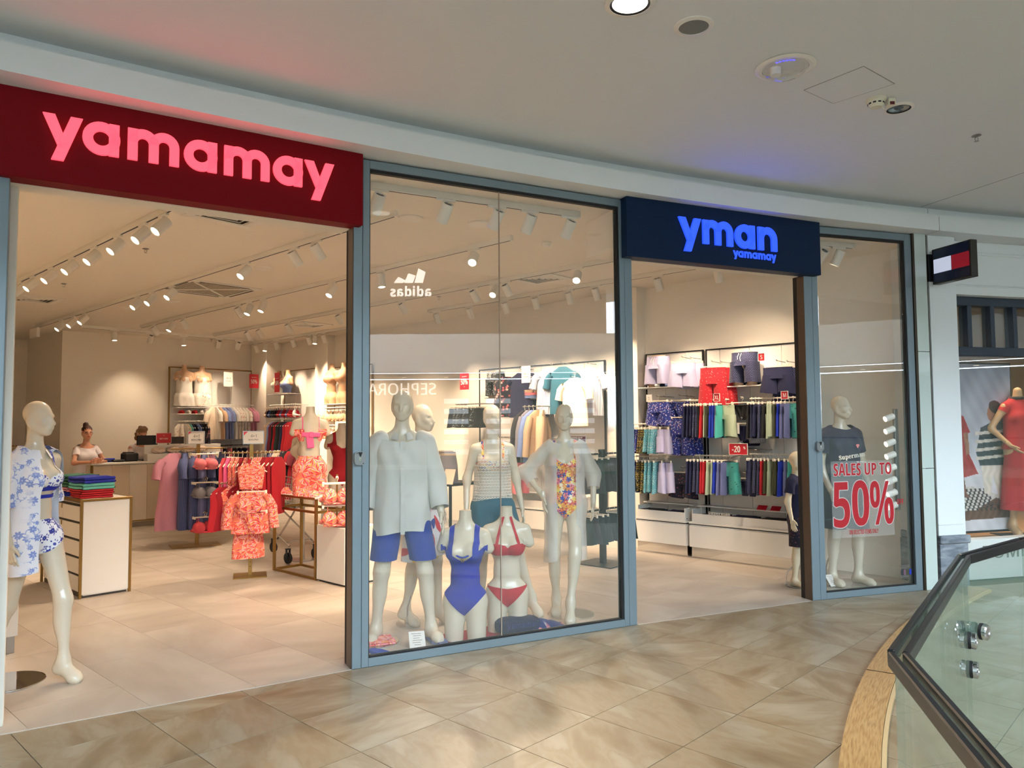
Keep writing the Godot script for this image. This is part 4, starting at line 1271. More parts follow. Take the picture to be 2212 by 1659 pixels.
func make_head(male: bool) -> MB:
	var w := 1.05 if male else 1.0
	var f := Fld.new()
	f.ell(Vector3(0, 0.135, -0.012), Vector3(0.070 * w, 0.082, 0.088))
	f.ell(Vector3(0, 0.085, 0.020), Vector3(0.054 * w, 0.075, 0.066))
	f.ell(Vector3(0, 0.020, 0.046), Vector3(0.030 * w, 0.024, 0.034))
	for sg in [-1.0, 1.0]:
		f.cap(Vector3(0.044 * sg * w, 0.048, -0.004), Vector3(0.014 * sg, 0.010, 0.058), 0.018, 0.014)
		f.ell(Vector3(0.034 * sg, 0.076, 0.056), Vector3(0.018, 0.018, 0.018))
		f.ell(Vector3(0.068 * sg * w, 0.088, -0.015), Vector3(0.009, 0.030, 0.017))
	f.cap(Vector3(0, 0.108, 0.084), Vector3(0, 0.068, 0.108), 0.005, 0.010)
	f.ell(Vector3(0, 0.046, 0.084), Vector3(0.018, 0.006, 0.010))
	f.ell(Vector3(0, 0.036, 0.082), Vector3(0.016, 0.006, 0.010))
	f.cap(Vector3(-0.034, 0.119, 0.070), Vector3(0.034, 0.119, 0.070), 0.007, 0.007)
	f.cap(Vector3(0, 0.06, -0.020), Vector3(0, -0.07, -0.026), 0.044 * w, 0.047 * w)
	var m := f.build(0.0062, 110.0)
	for i in m.v.size():
		var p := m.v[i]
		if p.z < 0.03: continue
		for sg in [-1.0, 1.0]:
			var d := Vector2(p.x - sg * 0.031, (p.y - 0.098) * 1.5).length()
			p.z -= 0.008 * exp(-d * d / 0.00013)
			var e := Vector2(p.x - sg * 0.031, (p.y - 0.096) * 1.4).length()
			p.z += 0.006 * exp(-e * e / 0.00006)
		m.v[i] = p
	return m.renormal()

func make_hand() -> MB:      # a left hand, wrist at the origin, fingers down, thumb to +z, palm to -x
	var f := Fld.new()
	f.ell(Vector3(-0.002, -0.045, 0.002), Vector3(0.011, 0.044, 0.034))
	f.cap(Vector3(0, 0.03, 0), Vector3(0, -0.02, 0), 0.023, 0.021)
	var zs := [0.028, 0.010, -0.008, -0.025]
	var ln := [0.072, 0.080, 0.074, 0.058]
	for i in 4:
		var a := Vector3(0, -0.078, zs[i])
		var b := a + Vector3(-0.004, -ln[i] * 0.5, zs[i] * 0.16)
		var c := b + Vector3(-0.013 - 0.002 * i, -ln[i] * 0.46, zs[i] * 0.05)
		f.cap(a, b, 0.0078, 0.0072)
		f.cap(b, c, 0.0072, 0.0058)
	f.cap(Vector3(-0.003, -0.022, 0.026), Vector3(-0.010, -0.055, 0.046), 0.0105, 0.0085)
	f.cap(Vector3(-0.010, -0.055, 0.046), Vector3(-0.018, -0.085, 0.051), 0.0085, 0.0068)
	return f.build(0.0042, 260.0)

func joints(male := false) -> Dictionary:
	if male:
		return {"h": 1.86, "male": true, "lean": Vector3.ZERO, "head_yaw": 0.0, "head_tilt": 0.0,
			"shL": Vector3(0.182, 1.470, -0.01), "elL": Vector3(0.25, 1.19, -0.03), "wrL": Vector3(0.275, 0.95, 0.04),
			"shR": Vector3(-0.182, 1.470, -0.01), "elR": Vector3(-0.25, 1.19, -0.03), "wrR": Vector3(-0.275, 0.95, 0.04),
			"hipL": Vector3(0.095, 0.93, 0), "knL": Vector3(0.12, 0.51, 0.02), "anL": Vector3(0.13, 0.09, -0.03), "toL": Vector3(0.15, 0.02, 0.15),
			"hipR": Vector3(-0.095, 0.93, 0), "knR": Vector3(-0.12, 0.51, 0.02), "anR": Vector3(-0.13, 0.09, -0.03), "toR": Vector3(-0.15, 0.02, 0.15)}
	return {"h": 1.78, "male": false, "lean": Vector3.ZERO, "head_yaw": 0.0, "head_tilt": 0.0,
		"shL": Vector3(0.150, 1.392, -0.012), "elL": Vector3(0.205, 1.15, -0.03), "wrL": Vector3(0.225, 0.92, 0.03),
		"shR": Vector3(-0.150, 1.392, -0.012), "elR": Vector3(-0.205, 1.15, -0.03), "wrR": Vector3(-0.225, 0.92, 0.03),
		"hipL": Vector3(0.085, 0.90, 0), "knL": Vector3(0.10, 0.50, 0.02), "anL": Vector3(0.10, 0.13, -0.03), "toL": Vector3(0.11, 0.015, 0.09),
		"hipR": Vector3(-0.085, 0.90, 0), "knR": Vector3(-0.10, 0.50, 0.02), "anR": Vector3(-0.10, 0.13, -0.03), "toR": Vector3(-0.11, 0.015, 0.09)}

func torso_field(j: Dictionary, e := 0.0, upper := true, lower := true, bust := 1.0) -> Fld:     # e: how far outside the body
	var f := Fld.new()
	var g := Vector3.ONE * e
	var ln: Vector3 = j.lean
	if j.male:
		if upper:
			f.ell(Vector3(0, 1.34, -0.005) + ln, Vector3(0.158, 0.185, 0.100) + g)
			f.ell(Vector3(0, 1.12, 0) + ln * 0.6, Vector3(0.128, 0.16, 0.088) + g)
			f.cap(Vector3(-0.125, 1.462, -0.015) + ln, Vector3(0.125, 1.462, -0.015) + ln, 0.052 + e, 0.052 + e)
			for sg in [-1.0, 1.0]: f.cap(Vector3(0.03 * sg, 1.535, -0.022) + ln, Vector3(0.15 * sg, 1.475, -0.015) + ln, 0.044 + e, 0.034 + e)
			for sg in [-1.0, 1.0]: f.ell(Vector3(0.075 * sg, 1.38, 0.062) + ln, Vector3(0.070, 0.055, 0.035) + g)
		if lower:
			f.ell(Vector3(0, 0.965, 0) + ln * 0.2, Vector3(0.148, 0.12, 0.098) + g)
			for sg in [-1.0, 1.0]: f.ell(Vector3(0.07 * sg, 0.93, -0.045), Vector3(0.075, 0.08, 0.068) + g)
	else:
		if upper:
			f.ell(Vector3(0, 1.275, -0.005) + ln, Vector3(0.128, 0.165, 0.088) + g)
			f.ell(Vector3(0, 1.08, 0) + ln * 0.6, Vector3(0.106, 0.14, 0.074) + g)
			f.cap(Vector3(-0.105, 1.385, -0.018) + ln, Vector3(0.105, 1.385, -0.018) + ln, 0.040 + e, 0.040 + e)
			for sg in [-1.0, 1.0]: f.cap(Vector3(0.025 * sg, 1.455, -0.022) + ln, Vector3(0.125 * sg, 1.398, -0.016) + ln, 0.034 + e, 0.028 + e)
			for sg in [-1.0, 1.0]: f.ell(Vector3(0.066 * sg, 1.275, 0.070) + ln, Vector3(0.056, 0.056, 0.050) * bust + g)
		if lower:
			f.ell(Vector3(0, 0.93, 0) + ln * 0.2, Vector3(0.150, 0.11, 0.092) + g)
			for sg in [-1.0, 1.0]: f.ell(Vector3(0.068 * sg, 0.905, -0.042), Vector3(0.074, 0.078, 0.070) + g)
	return f

func limb_r(j: Dictionary) -> Array:      # shoulder, elbow, wrist, hip, knee, calf, ankle
	return [0.052, 0.040, 0.027, 0.088, 0.056, 0.054, 0.036] if j.male else [0.041, 0.032, 0.022, 0.080, 0.048, 0.047, 0.030]

func figure(j: Dictionary, arms := true, legs := true, head := true, cell := 0.0145) -> MB:
	if hand_l == null:
		head_f = make_head(false)
		head_m = make_head(true)
		hand_l = make_hand()
	var f := torso_field(j)
	var r := limb_r(j)
	var nk := Vector3(0, 1.56 if j.male else 1.475, -0.022) + (j.lean as Vector3)
	f.cap(nk - Vector3(0, 0.06, 0), nk + Vector3(0, 0.09, 0.012), 0.056 if j.male else 0.047, 0.050 if j.male else 0.043)
	for s in ["L", "R"]:
		if arms:
			f.cap(j["sh" + s], j["el" + s], r[0], r[1])
			f.cap(j["el" + s], j["wr" + s], r[1], r[2])
		if legs:
			var k: Vector3 = j["kn" + s]
			var a: Vector3 = j["an" + s]
			var t: Vector3 = j["to" + s]
			f.cap(j["hip" + s], k, r[3], r[4])
			f.cap(k, a, r[4] * 0.92, r[6])
			f.ell(k.lerp(a, 0.3) + Vector3(0, 0, -0.022), Vector3(r[5] * 0.85, 0.11, r[5] * 0.85))
			var fw := Vector3(t.x - a.x, 0, t.z - a.z).normalized()
			var heel := a - fw * 0.035 + Vector3(0, -minf(0.055, a.y - 0.03), 0)
			f.cap(a, heel, r[6] * 0.9, 0.028)
			var ball := a.lerp(t, 0.72)
			ball.y = t.y + 0.012
			f.cap(a + Vector3(0, -0.02, 0), ball, r[6] * 0.85, 0.027)
			f.cap(ball + fw.cross(Vector3.UP) * 0.016, t + fw.cross(Vector3.UP) * 0.016, 0.021, 0.013)
			f.cap(ball - fw.cross(Vector3.UP) * 0.016, t - fw.cross(Vector3.UP) * 0.018 - fw * 0.012, 0.021, 0.012)
			f.cap(heel, ball, 0.024, 0.024)
	var m := f.build(cell, 62.0)
	if arms:
		for s in ["L", "R"]:
			var w: Vector3 = j["wr" + s]
			var d: Vector3 = (w - (j["el" + s] as Vector3)).normalized()
			if j.has("hand" + s): d = (j["hand" + s] as Vector3).normalized()
			var th: Vector3 = j.get("thumb" + s, Vector3(0, 0, 1))
			var y := -d
			var z := (th - y * th.dot(y)).normalized()
			var x := y.cross(z)
			var sc := 1.1 if j.male else 0.95
			m.add(hand_l, Transform3D(Basis(x if s == "L" else -x, y, z) * sc, w))
	if head:
		var hb := Basis(Vector3.UP, j.head_yaw) * Basis(Vector3.RIGHT, j.head_tilt)
		var hs := 1.03 if j.male else 0.98
		m.add(head_m if j.male else head_f, Transform3D(hb * hs, nk + Vector3(0, 0.082, 0.030)))
	return m

func bust_body(j: Dictionary, cut := 0.62) -> MB:      # a headless torso with stumps of arms and thighs, cut flat
	var f := torso_field(j, 0.0, true, true, 1.15)
	var r := limb_r(j)
	var nk := Vector3(0, 1.475, -0.022)
	f.cap(nk - Vector3(0, 0.06, 0), nk + Vector3(0, 0.2, 0.012), 0.047, 0.045)
	for s in ["L", "R"]:
		f.cap(j["sh" + s], j["sh" + s] + Vector3(0.03 if s == "L" else -0.03, -0.10, 0), r[0], r[0] * 0.95)
		f.cap(j["hip" + s], Vector3(j["hip" + s].x * 1.02, 0.45, 0.01), r[3], r[4] * 1.25)
	var m := f.build(0.0125, 62.0)
	var ny := 1.575
	var c := m.clip(func(p: Vector3): return minf(ny - p.y, p.y - cut))
	# close the flat cuts
	c.lathe([Vector2(0.0, ny), Vector2(0.046, ny)], 20, Vector3(0, 0, -0.012))
	return c

func off_arms(j: Dictionary, p: Vector3) -> float:      # > 0 away from the arms
	if absf(p.x) < 0.12: return 1.0
	var s := "L" if p.x > 0 else "R"
	var r := limb_r(j)
	var sh: Vector3 = j["sh" + s]
	var el: Vector3 = j["el" + s]
	var a: float = Geometry3D.get_closest_point_to_segment(p, sh, el).distance_to(p) - r[0] * 1.12
	return minf(a, Geometry3D.get_closest_point_to_segment(p, el, j["wr" + s]).distance_to(p) - r[0])

func swim_piece(p: Vector3, neck: float, crotch := 0.805, back := 0.0) -> float:       # > 0 inside a one-piece swimsuit
	var ax := absf(p.x)
	var leg := p.y - (crotch + 1.05 * ax)
	var top := (neck + 0.75 * maxf(ax - 0.02, 0)) - p.y if p.z > -0.01 else (1.22 + 0.6 * ax - back) - p.y
	top = minf(top, 0.125 - ax if p.y > 1.33 else 0.18 - ax)
	var strap := minf(0.020 - absf(ax - 0.094), 1.5 - p.y)
	if p.y < 1.2: strap = -1.0
	return minf(leg, maxf(minf(top, 1.36 - p.y), strap))

func bra_piece(p: Vector3, halter := false) -> float:
	var ax := absf(p.x)
	if p.y > 1.2 and p.z > -0.03 and p.y > 1.30:
		var sx := 0.085 - (p.y - 1.30) * (0.30 if halter else 0.0)
		return minf(0.010 - absf(ax - sx), 1.5 - p.y)
	var low := p.y - 1.215
	if p.z < 0.0: return minf(0.012 - absf(p.y - 1.235), 0.17 - ax)
	var high := 1.335 - 0.9 * absf(ax - 0.075) - p.y
	return minf(minf(low, high), 0.17 - ax)

func brief_piece(p: Vector3, waist: float, cut := 1.0) -> float:
	return minf(minf(waist - p.y, p.y - (0.805 + cut * absf(p.x))), 0.2 - absf(p.x))

func top_garment(j: Dictionary, hem: float, ease: float, sleeve: float, open := -1.0, wave := 0.004, neck_drop := 0.0) -> MB:   # shirt: torso with sleeves down to a share of the arm; open: half width of the front gap
	var f := torso_field(j, ease, true, hem < 1.0, 0.9)
	var r := limb_r(j)
	var wd := 0.078 if j.male else 0.058
	for sg in [-1.0, 1.0]: f.cap(Vector3(wd * sg, 1.24, 0) + (j.lean as Vector3), Vector3((wd + 0.008) * sg, hem - 0.08, 0), 0.078 + ease, 0.084 + ease * 1.2)
	var nk := Vector3(0, 1.56 if j.male else 1.475, -0.022) + (j.lean as Vector3)
	f.cap(nk - Vector3(0, 0.08, 0), nk + Vector3(0, 0.1, 0.01), 0.056 + ease * 0.5, 0.055 + ease * 0.5)
	var ny := nk.y + 0.03 - neck_drop
	var m := f.build(0.0135, 62.0).clip(func(p: Vector3):
		var v := minf(p.y - hem - 0.02 * sin(p.x * 9.0 + 1.0), ny - p.y - maxf(0, p.z) * 0.6)
		if open >= 0.0 and p.z > 0.0: v = minf(v, absf(p.x - 0.01) - open * clampf((1.62 - p.y) / 0.3, 0.35, 1.0))
		return v, 0.0, wave)
	for s in ["L", "R"]:
		if sleeve <= 0.0: continue
		var sh: Vector3 = j["sh" + s]
		var el: Vector3 = j["el" + s]
		var wr: Vector3 = j["wr" + s]
		var g := Fld.new()
		g.cap(sh + Vector3(-0.02 if s == "L" else 0.02, 0, 0), el, r[0] + ease * 1.0, r[1] + ease * 1.1)
		if sleeve > 0.5: g.cap(el, wr, r[1] + ease * 1.1, r[2] + ease * 1.1)
		var e0 := sh.lerp(el, sleeve * 2) if sleeve <= 0.5 else el.lerp(wr, (sleeve - 0.5) * 2)
		var ed := (el - sh).normalized() if sleeve <= 0.5 else (wr - el).normalized()
		var far := sleeve > 0.5
		m.add(g.build(0.0125, 90.0).clip(func(p: Vector3):
			if far and (p - sh).dot((el - sh).normalized()) < sh.distance_to(el) * 0.8: return 1.0
			return -(p - e0).dot(ed), 0.0, wave))
	return m.renormal()

func short_garment(j: Dictionary, waist: float, hem: float, ease: float, wave := 0.003) -> MB:
	var f := torso_field(j, ease, false, true)
	f.ell(Vector3(0, 1.08, 0) + (j.lean as Vector3) * 0.5, (Vector3(0.135, 0.14, 0.092) if j.male else Vector3(0.115, 0.14, 0.08)) + Vector3.ONE * ease)
	var r := limb_r(j)
	for s in ["L", "R"]:
		f.cap(j["hip" + s], j["kn" + s], r[3] + ease * 1.3, r[4] + ease * 3.0)
	return f.build(0.0135, 75.0).clip(func(p: Vector3): return minf(waist - p.y, p.y - hem - 0.04 * maxf(0, absf(p.x) - 0.1)), 0.0, wave).renormal()

func skirt_garment(r0: Vector2, r1: Vector2, y0: float, y1: float, folds: int, amp: float, off := Vector3.ZERO, tilt := 0.0) -> MB:
	return mb().grid(func(u, v):
		var a: float = TAU * u
		var r: Vector2 = r0.lerp(r1, v)
		var k: float = 1.0 + amp * v * sin(a * folds + 2.0 * sin(a * 2.0))
		return Vector3(sin(a) * r.x * k, lerpf(y0, y1, v) + tilt * v * sin(a), cos(a) * r.y * k) + off * v, 72, 14, true)

func stand_disc(parent: Node3D, r: float, at: Vector3, m: Material, rod := Vector3.INF) -> void:
	part(parent, "base_disc", mb().lathe([Vector2(0, 0.001), Vector2(r - 0.004, 0.001), Vector2(r, 0.004), Vector2(r, 0.008), Vector2(r - 0.004, 0.0105), Vector2(0, 0.0105)].map(func(q): return q), 56).mesh(), m, at)
	if rod != Vector3.INF:
		part(parent, "support_rod", mb().tube([Vector3(rod.x, 0.01, rod.z), Vector3(rod.x, 0.14, rod.z), Vector3(rod.x + 0.01, 0.2, rod.z + 0.01), Vector3(rod.x * 0.6, rod.y, rod.z * 0.3)], 0.007, 8).mesh(), M.chrome)
		part(parent, "rod_foot", mb().lathe([Vector2(0.018, 0), Vector2(0.018, 0.012), Vector2(0.011, 0.016), Vector2(0.011, 0.06), Vector2(0.0, 0.06)], 14).mesh(), M.chrome, Vector3(rod.x, 0.01, rod.z))

# ---------------------------------------------------------------- cloths and hanging goods
func fabrics() -> void:
	for q in [["navy", 22, 26, 60], ["black", 15, 15, 19], ["red", 176, 20, 34], ["sage", 160, 172, 146], ["olive", 62, 64, 42], ["royal", 20, 48, 165], ["slate", 104, 108, 150], ["teal", 62, 158, 148], ["lavender", 182, 178, 208], ["white", 230, 224, 214], ["beige", 206, 172, 140], ["sand", 184, 158, 128], ["rose", 226, 120, 128], ["mauve", 196, 132, 152], ["grey", 128, 124, 132], ["coral", 214, 72, 84], ["crimson", 150, 8, 26], ["swim_blue", 20, 38, 150], ["swim_red", 178, 20, 42], ["skyblue", 120, 140, 190], ["mint", 96, 178, 164], ["forest", 22, 40, 40], ["denim", 34, 88, 108], ["plum", 110, 80, 100], ["pink", 240, 100, 150], ["nude", 208, 160, 122], ["charcoal", 44, 44, 50], ["green", 22, 92, 70], ["cream", 236, 216, 192], ["wine", 110, 26, 44]]:
		cloth(q[0], rgb(q[1], q[2], q[3]))
	var dots := func(n: int, r: float, cols: Array):
		return func(im: Image, sz: int):
			for i in n: blot(im, sz, rng.randf() * sz, rng.randf() * sz, r * rng.randf_range(0.7, 1.2), r, rng.randf() * 3, cols[i % cols.size()])
	printed("navy_dots", rgb(22, 28, 66), func(im, sz):
		for i in 8:
			for k in 8: blot(im, sz, i * 32 + (16 if k % 2 else 0), k * 32, 5, 5, 0, rgb(176, 180, 206)), 9.0)
	printed("blue_print", rgb(28, 42, 122), dots.call(60, 7.0, [rgb(190, 196, 224), rgb(216, 180, 180), rgb(96, 116, 190)]), 5.0)
	printed("dark_print", rgb(16, 18, 40), dots.call(34, 6.0, [rgb(168, 52, 56), rgb(190, 120, 120), rgb(50, 60, 110)]), 5.0)
	printed("mustard_print", rgb(34, 38, 40), dots.call(120, 9.0, [rgb(190, 160, 66), rgb(150, 128, 58)]), 8.0)
	printed("aqua_print", rgb(92, 158, 170), dots.call(120, 6.0, [rgb(190, 214, 214), rgb(60, 110, 130)]), 6.0)
	printed("teal_print", rgb(62, 158, 148), dots.call(16, 6.0, [rgb(20, 70, 76)]), 4.0)
	printed("red_dots", rgb(172, 18, 34), dots.call(26, 3.5, [rgb(232, 196, 190)]), 5.0)
	printed("black_floral", rgb(18, 20, 26), dots.call(50, 6.5, [rgb(200, 200, 190), rgb(120, 130, 130)]), 6.0)
	printed("rose_floral", rgb(20, 22, 40), func(im, sz):
		for i in 26: flower(im, sz, rng.randf() * sz, rng.randf() * sz, rng.randf_range(9, 20), 5, [rgb(206, 96, 110), rgb(220, 180, 170), rgb(160, 50, 70)][i % 3], rgb(230, 200, 120)), 3.5)
	printed("white_floral", rgb(232, 222, 210), func(im, sz):
		for i in 30: flower(im, sz, rng.randf() * sz, rng.randf() * sz, rng.randf_range(6, 15), 5, [rgb(200, 110, 110), rgb(150, 160, 110), rgb(210, 160, 120)][i % 3], rgb(220, 190, 120)), 3.5)
	printed("meadow", rgb(240, 226, 190), func(im, sz):
		for i in 190: flower(im, sz, rng.randf() * sz, rng.randf() * sz, rng.randf_range(13, 24), 5, [rgb(208, 58, 40), rgb(34, 60, 160), rgb(226, 140, 50), rgb(226, 110, 130), rgb(240, 210, 90), rgb(226, 150, 60)][i % 6], [rgb(250, 220, 110), rgb(30, 30, 80)][i % 2]), 3.2)
	printed("sunburst", rgb(236, 120, 96), func(im, sz):
		for i in 26:
			var c: Vector2 = Vector2(rng.randf(), rng.randf()) * float(sz)
			var a0 := rng.randf() * TAU
			var cols := [rgb(214, 34, 66), rgb(240, 150, 70), rgb(244, 150, 170), rgb(250, 196, 160), rgb(226, 70, 70)]
			for k in 9:
				var a := a0 + k * 0.38
				blot(im, sz, c.x + cos(a) * 26, c.y + sin(a) * 26, 28, 5.5, a, cols[(i + k) % 5])
			for k in 8:
				var a := a0 + k * 0.38 + 0.19
				blot(im, sz, c.x + cos(a) * 30, c.y + sin(a) * 30, 26, 1.8, a, cols[(i + k + 2) % 5]), 3.0)
	printed("toile", rgb(226, 228, 236), func(im, sz):
		for i in 17:
			var c: Vector2 = Vector2(rng.randf(), rng.randf()) * float(sz)
			flower(im, sz, c.x, c.y, rng.randf_range(10, 19), 7, rgb(126, 146, 206), rgb(190, 198, 226))
			var a := rng.randf() * TAU
			for k in 26:
				a += rng.randf_range(-0.1, 0.35)
				c += Vector2(cos(a), sin(a)) * 3.0
				blot(im, sz, c.x, c.y, 2.0, 1.4, a, rgb(134, 154, 210))
				if k % 6 == 0: blot(im, sz, c.x + 5, c.y + 3, 6, 2.6, a + 1.0, rgb(150, 168, 216)), 3.0)
	printed("delft", rgb(232, 232, 238), func(im, sz):
		for i in 15:
			var c: Vector2 = Vector2(rng.randf(), rng.randf()) * float(sz)
			flower(im, sz, c.x, c.y, rng.randf_range(13, 26), 8, rgb(30, 44, 140), rgb(120, 140, 200))
			for k in 9:
				var a := rng.randf() * TAU
				blot(im, sz, c.x + cos(a) * 34, c.y + sin(a) * 34, 8, 3.4, a, rgb(44, 60, 150)), 5.0)
	printed("sarong", rgb(214, 214, 220), func(im, sz):
		var cols := [rgb(30, 50, 140), rgb(190, 26, 48), rgb(206, 178, 66), rgb(222, 186, 196), rgb(196, 40, 60), rgb(60, 80, 170)]
		for i in 22: blot(im, sz, rng.randf() * sz, rng.randf() * sz, rng.randf_range(18, 46), rng.randf_range(10, 24), rng.randf() * 3, cols[i % 6]), 2.2)
	printed("beach_towel", rgb(24, 34, 96), func(im, sz):
		var cols := [rgb(204, 60, 70), rgb(226, 130, 130), rgb(236, 214, 220), rgb(214, 80, 76), rgb(24, 34, 110)]
		for i in 18: blot(im, sz, rng.randf() * sz, rng.randf() * sz, rng.randf_range(12, 44), rng.randf_range(7, 14), 0.7 + rng.randf() * 0.8, cols[i % 5]), 2.6)
	printed("stripes", rgb(226, 222, 222), func(im, sz):
		for x in range(0, sz, 32):
			im.fill_rect(Rect2i(x, 0, 11, sz), rgb(110, 118, 150)), 6.0)
	printed("blue_stripes", rgb(40, 52, 100), func(im, sz):
		for x in range(0, sz, 16):
			im.fill_rect(Rect2i(x, 0, 4, sz), rgb(110, 120, 160)), 6.0)
	printed("slacks_print", rgb(214, 206, 190), func(im, sz):
		for i in 40: blot(im, sz, rng.randf() * sz, rng.randf() * sz, 12, 2.6, rng.randf() * 3, rgb(60, 54, 50)), 6.0)
	# crocheted lace with holes
	var im := Image.create(256, 256, false, Image.FORMAT_RGBA8)
	im.fill(rgb(226, 220, 206))
	for i in 8:
		for k in 8:
			var c := Vector2(i * 32 + (16 if k % 2 else 0), k * 32 + 8)
			for e in 6:
				var a := TAU * e / 6 + 0.2 * (i + k)
				blot(im, 256, c.x + cos(a) * 10, c.y + sin(a) * 10, 4.6, 3.6, a, Color(0.8, 0.78, 0.72, 0))
			blot(im, 256, c.x, c.y, 2.6, 2.6, 0, Color(0.8, 0.78, 0.72, 0))
			blot(im, 256, c.x + 16, c.y + 2, 3.4, 2.6, 0.5, Color(0.8, 0.78, 0.72, 0))
	var l := cloth("lace", Color.WHITE)
	l.albedo_texture = ImageTexture.create_from_image(im)
	l.uv1_triplanar = true
	l.uv1_scale = Vector3.ONE * 5.2
	l.uv1_triplanar_sharpness = 24.0
	l.transparency = BaseMaterial3D.TRANSPARENCY_ALPHA_SCISSOR
	l.alpha_scissor_threshold = 0.5
	var sh := cloth("sheer", Color(0.86, 0.85, 0.82, 0.62))
	sh.transparency = BaseMaterial3D.TRANSPARENCY_ALPHA
	var rs := cloth("robe_sheer", Color(0.88, 0.87, 0.84, 0.50))
	rs.transparency = BaseMaterial3D.TRANSPARENCY_ALPHA
	mat("dummy_skin", rgb(206, 194, 172), 0.16)
	mat("nude_skin", rgb(206, 168, 134), 0.35)
	mat("hanger", rgb(240, 228, 208), 0.35)
	mat("red_card", rgb(190, 22, 42), 0.5)
	mat("card_text", rgb(120, 112, 112), 0.6)
	mat("plinth_dark", rgb(60, 54, 48), 0.5)

func keep_mesh(key: String, f: Callable) -> ArrayMesh:
	if not KEEP.has(key): KEEP[key] = (f.call() as MB).mesh()
	return KEEP[key]

func shorts(w: float, h: float, d: float, flare := 1.1, variant := 0) -> MB:      # hangs from y 0
	var rise := h * 0.42
	var m := mb()
	var ph := variant * 1.7
	m.grid(func(u, v):
		var a: float = TAU * u
		var k: float = 1.0 + 0.05 * sin(a * 11 + ph) * (1.0 - 0.4 * v) + 0.04 * sin(a * 5 + v * 3 + ph)
		return Vector3(cos(a) * w / 2 * (1.0 + 0.05 * v), -rise * v * 1.05, sin(a) * d / 2 * (1.0 + 0.5 * v) * k), 36, 6, true)
	for sg in [-1.0, 1.0]:
		m.grid(func(u, v):
			var a: float = TAU * u
			var k: float = 1.0 + 0.09 * sin(a * 5 + ph + sg) * v
			var rx: float = w * 0.262 * lerpf(1.0, flare, v)
			return Vector3(sg * (w * 0.262 + w * 0.045 * v) + cos(a) * rx * k * 1.02, -rise * 0.72 - (h - rise * 0.72) * v - 0.012 * v * cos(a + ph), sin(a) * d / 2 * lerpf(1.35, 1.25 * flare, v) * k), 22, 6, true)
	m.grid(func(u, v):
		var a: float = TAU * u
		return Vector3(cos(a) * (w / 2 + 0.003), -0.030 * v, sin(a) * (d / 2 + 0.004)), 28, 1, true)
	return m

func tee(w: float, h: float, d: float, sl: float, variant := 0, flare := 1.0) -> MB:     # shirt or dress, neck at y 0
	var m := mb()
	var ph := variant * 2.1
	m.grid(func(u, v):
		var a: float = TAU * u
		var rx: float = lerpf(0.06, w / 2, smoothstep(0.0, 0.10, v))
		var y: float = -0.07 * smoothstep(0.0, 0.10, v) - (h - 0.07) * maxf(0, v - 0.05) / 0.95
		rx *= lerpf(1.0, flare, smoothstep(0.25, 1.0, v)) * (1.0 - 0.06 * sin(PI * clampf(v * 1.3, 0, 1)))
		var k: float = 1.0 + 0.16 * sin(a * 7 + ph + 2.0 * v) * smoothstep(0.1, 0.9, v) + 0.08 * sin(a * 3 + ph)
		return Vector3(cos(a) * rx, y, sin(a) * d / 2 * lerpf(0.55, 1.0 * flare, smoothstep(0.0, 0.3, v)) * k), 44, 14, true)
	if sl > 0.0:
		for sg in [-1.0, 1.0]:
			var p0 := Vector3(sg * (w / 2 - 0.05), -0.105, 0)
			var p1 := p0 + Vector3(sg * 0.07, -sl * 0.35, 0.0)
			var p2 := p0 + Vector3(sg * 0.10, -sl, 0.015)
			m.tube([p0, p0.lerp(p1, 0.5), p1, p1.lerp(p2, 0.5), p2], [0.055, 0.062, 0.062, 0.056, 0.056], 12, false)
	return m

func bra(w := 0.30) -> MB:
	var m := mb()
	for sg in [-1.0, 1.0]:
		m.grid(func(u, v):
			var a: float = TAU * u
			var r: float = v
			var z: float = 0.055 * sqrt(maxf(0, 1.0 - r * r))
			return Vector3(sg * w * 0.24 + cos(a) * r * w * 0.245, -0.14 + sin(a) * r * 0.075 * (1.15 if sin(a) > 0 else 0.9), z), 18, 5, true)
		m.tube([Vector3(sg * w * 0.30, 0.0, -0.01), Vector3(sg * w * 0.32, -0.07, 0.02)], 0.0045, 5, false)
		m.tube([Vector3(sg * w * 0.42, -0.15, 0.01), Vector3(sg * w * 0.53, -0.16, -0.03), Vector3(sg * w * 0.40, -0.165, -0.075), Vector3(0, -0.165, -0.09)], [0.022, 0.017, 0.015, 0.014], 6, false)
	m.tube([Vector3(-w * 0.44, -0.185, 0.012), Vector3(0, -0.19, 0.022), Vector3(w * 0.44, -0.185, 0.012)], 0.013, 6, true)
	return m

func briefs(w := 0.27, h := 0.19, variant := 0) -> MB:
	var m := mb()
	for sg in [-1.0, 1.0]:
		m.grid(func(u, v):
			var x: float = (u - 0.5) * 2.0
			var half: float = lerpf(w / 2, 0.035, pow(v, 0.75))
			var z: float = sg * 0.022 * (1.0 - v) * sqrt(maxf(0, 1.0 - x * x)) + 0.006 * sin(x * 9 + variant)
			return Vector3(x * half * sg, -h * v - 0.02 * (1.0 - v) * (1.0 - x * x), z), 16, 8)
	m.tube([Vector3(-w / 2, -0.004, 0), Vector3(-w / 4, -0.018, 0.02), Vector3(0, -0.023, 0.024), Vector3(w / 4, -0.018, 0.02), Vector3(w / 2, -0.004, 0)], 0.006, 6)
	return m

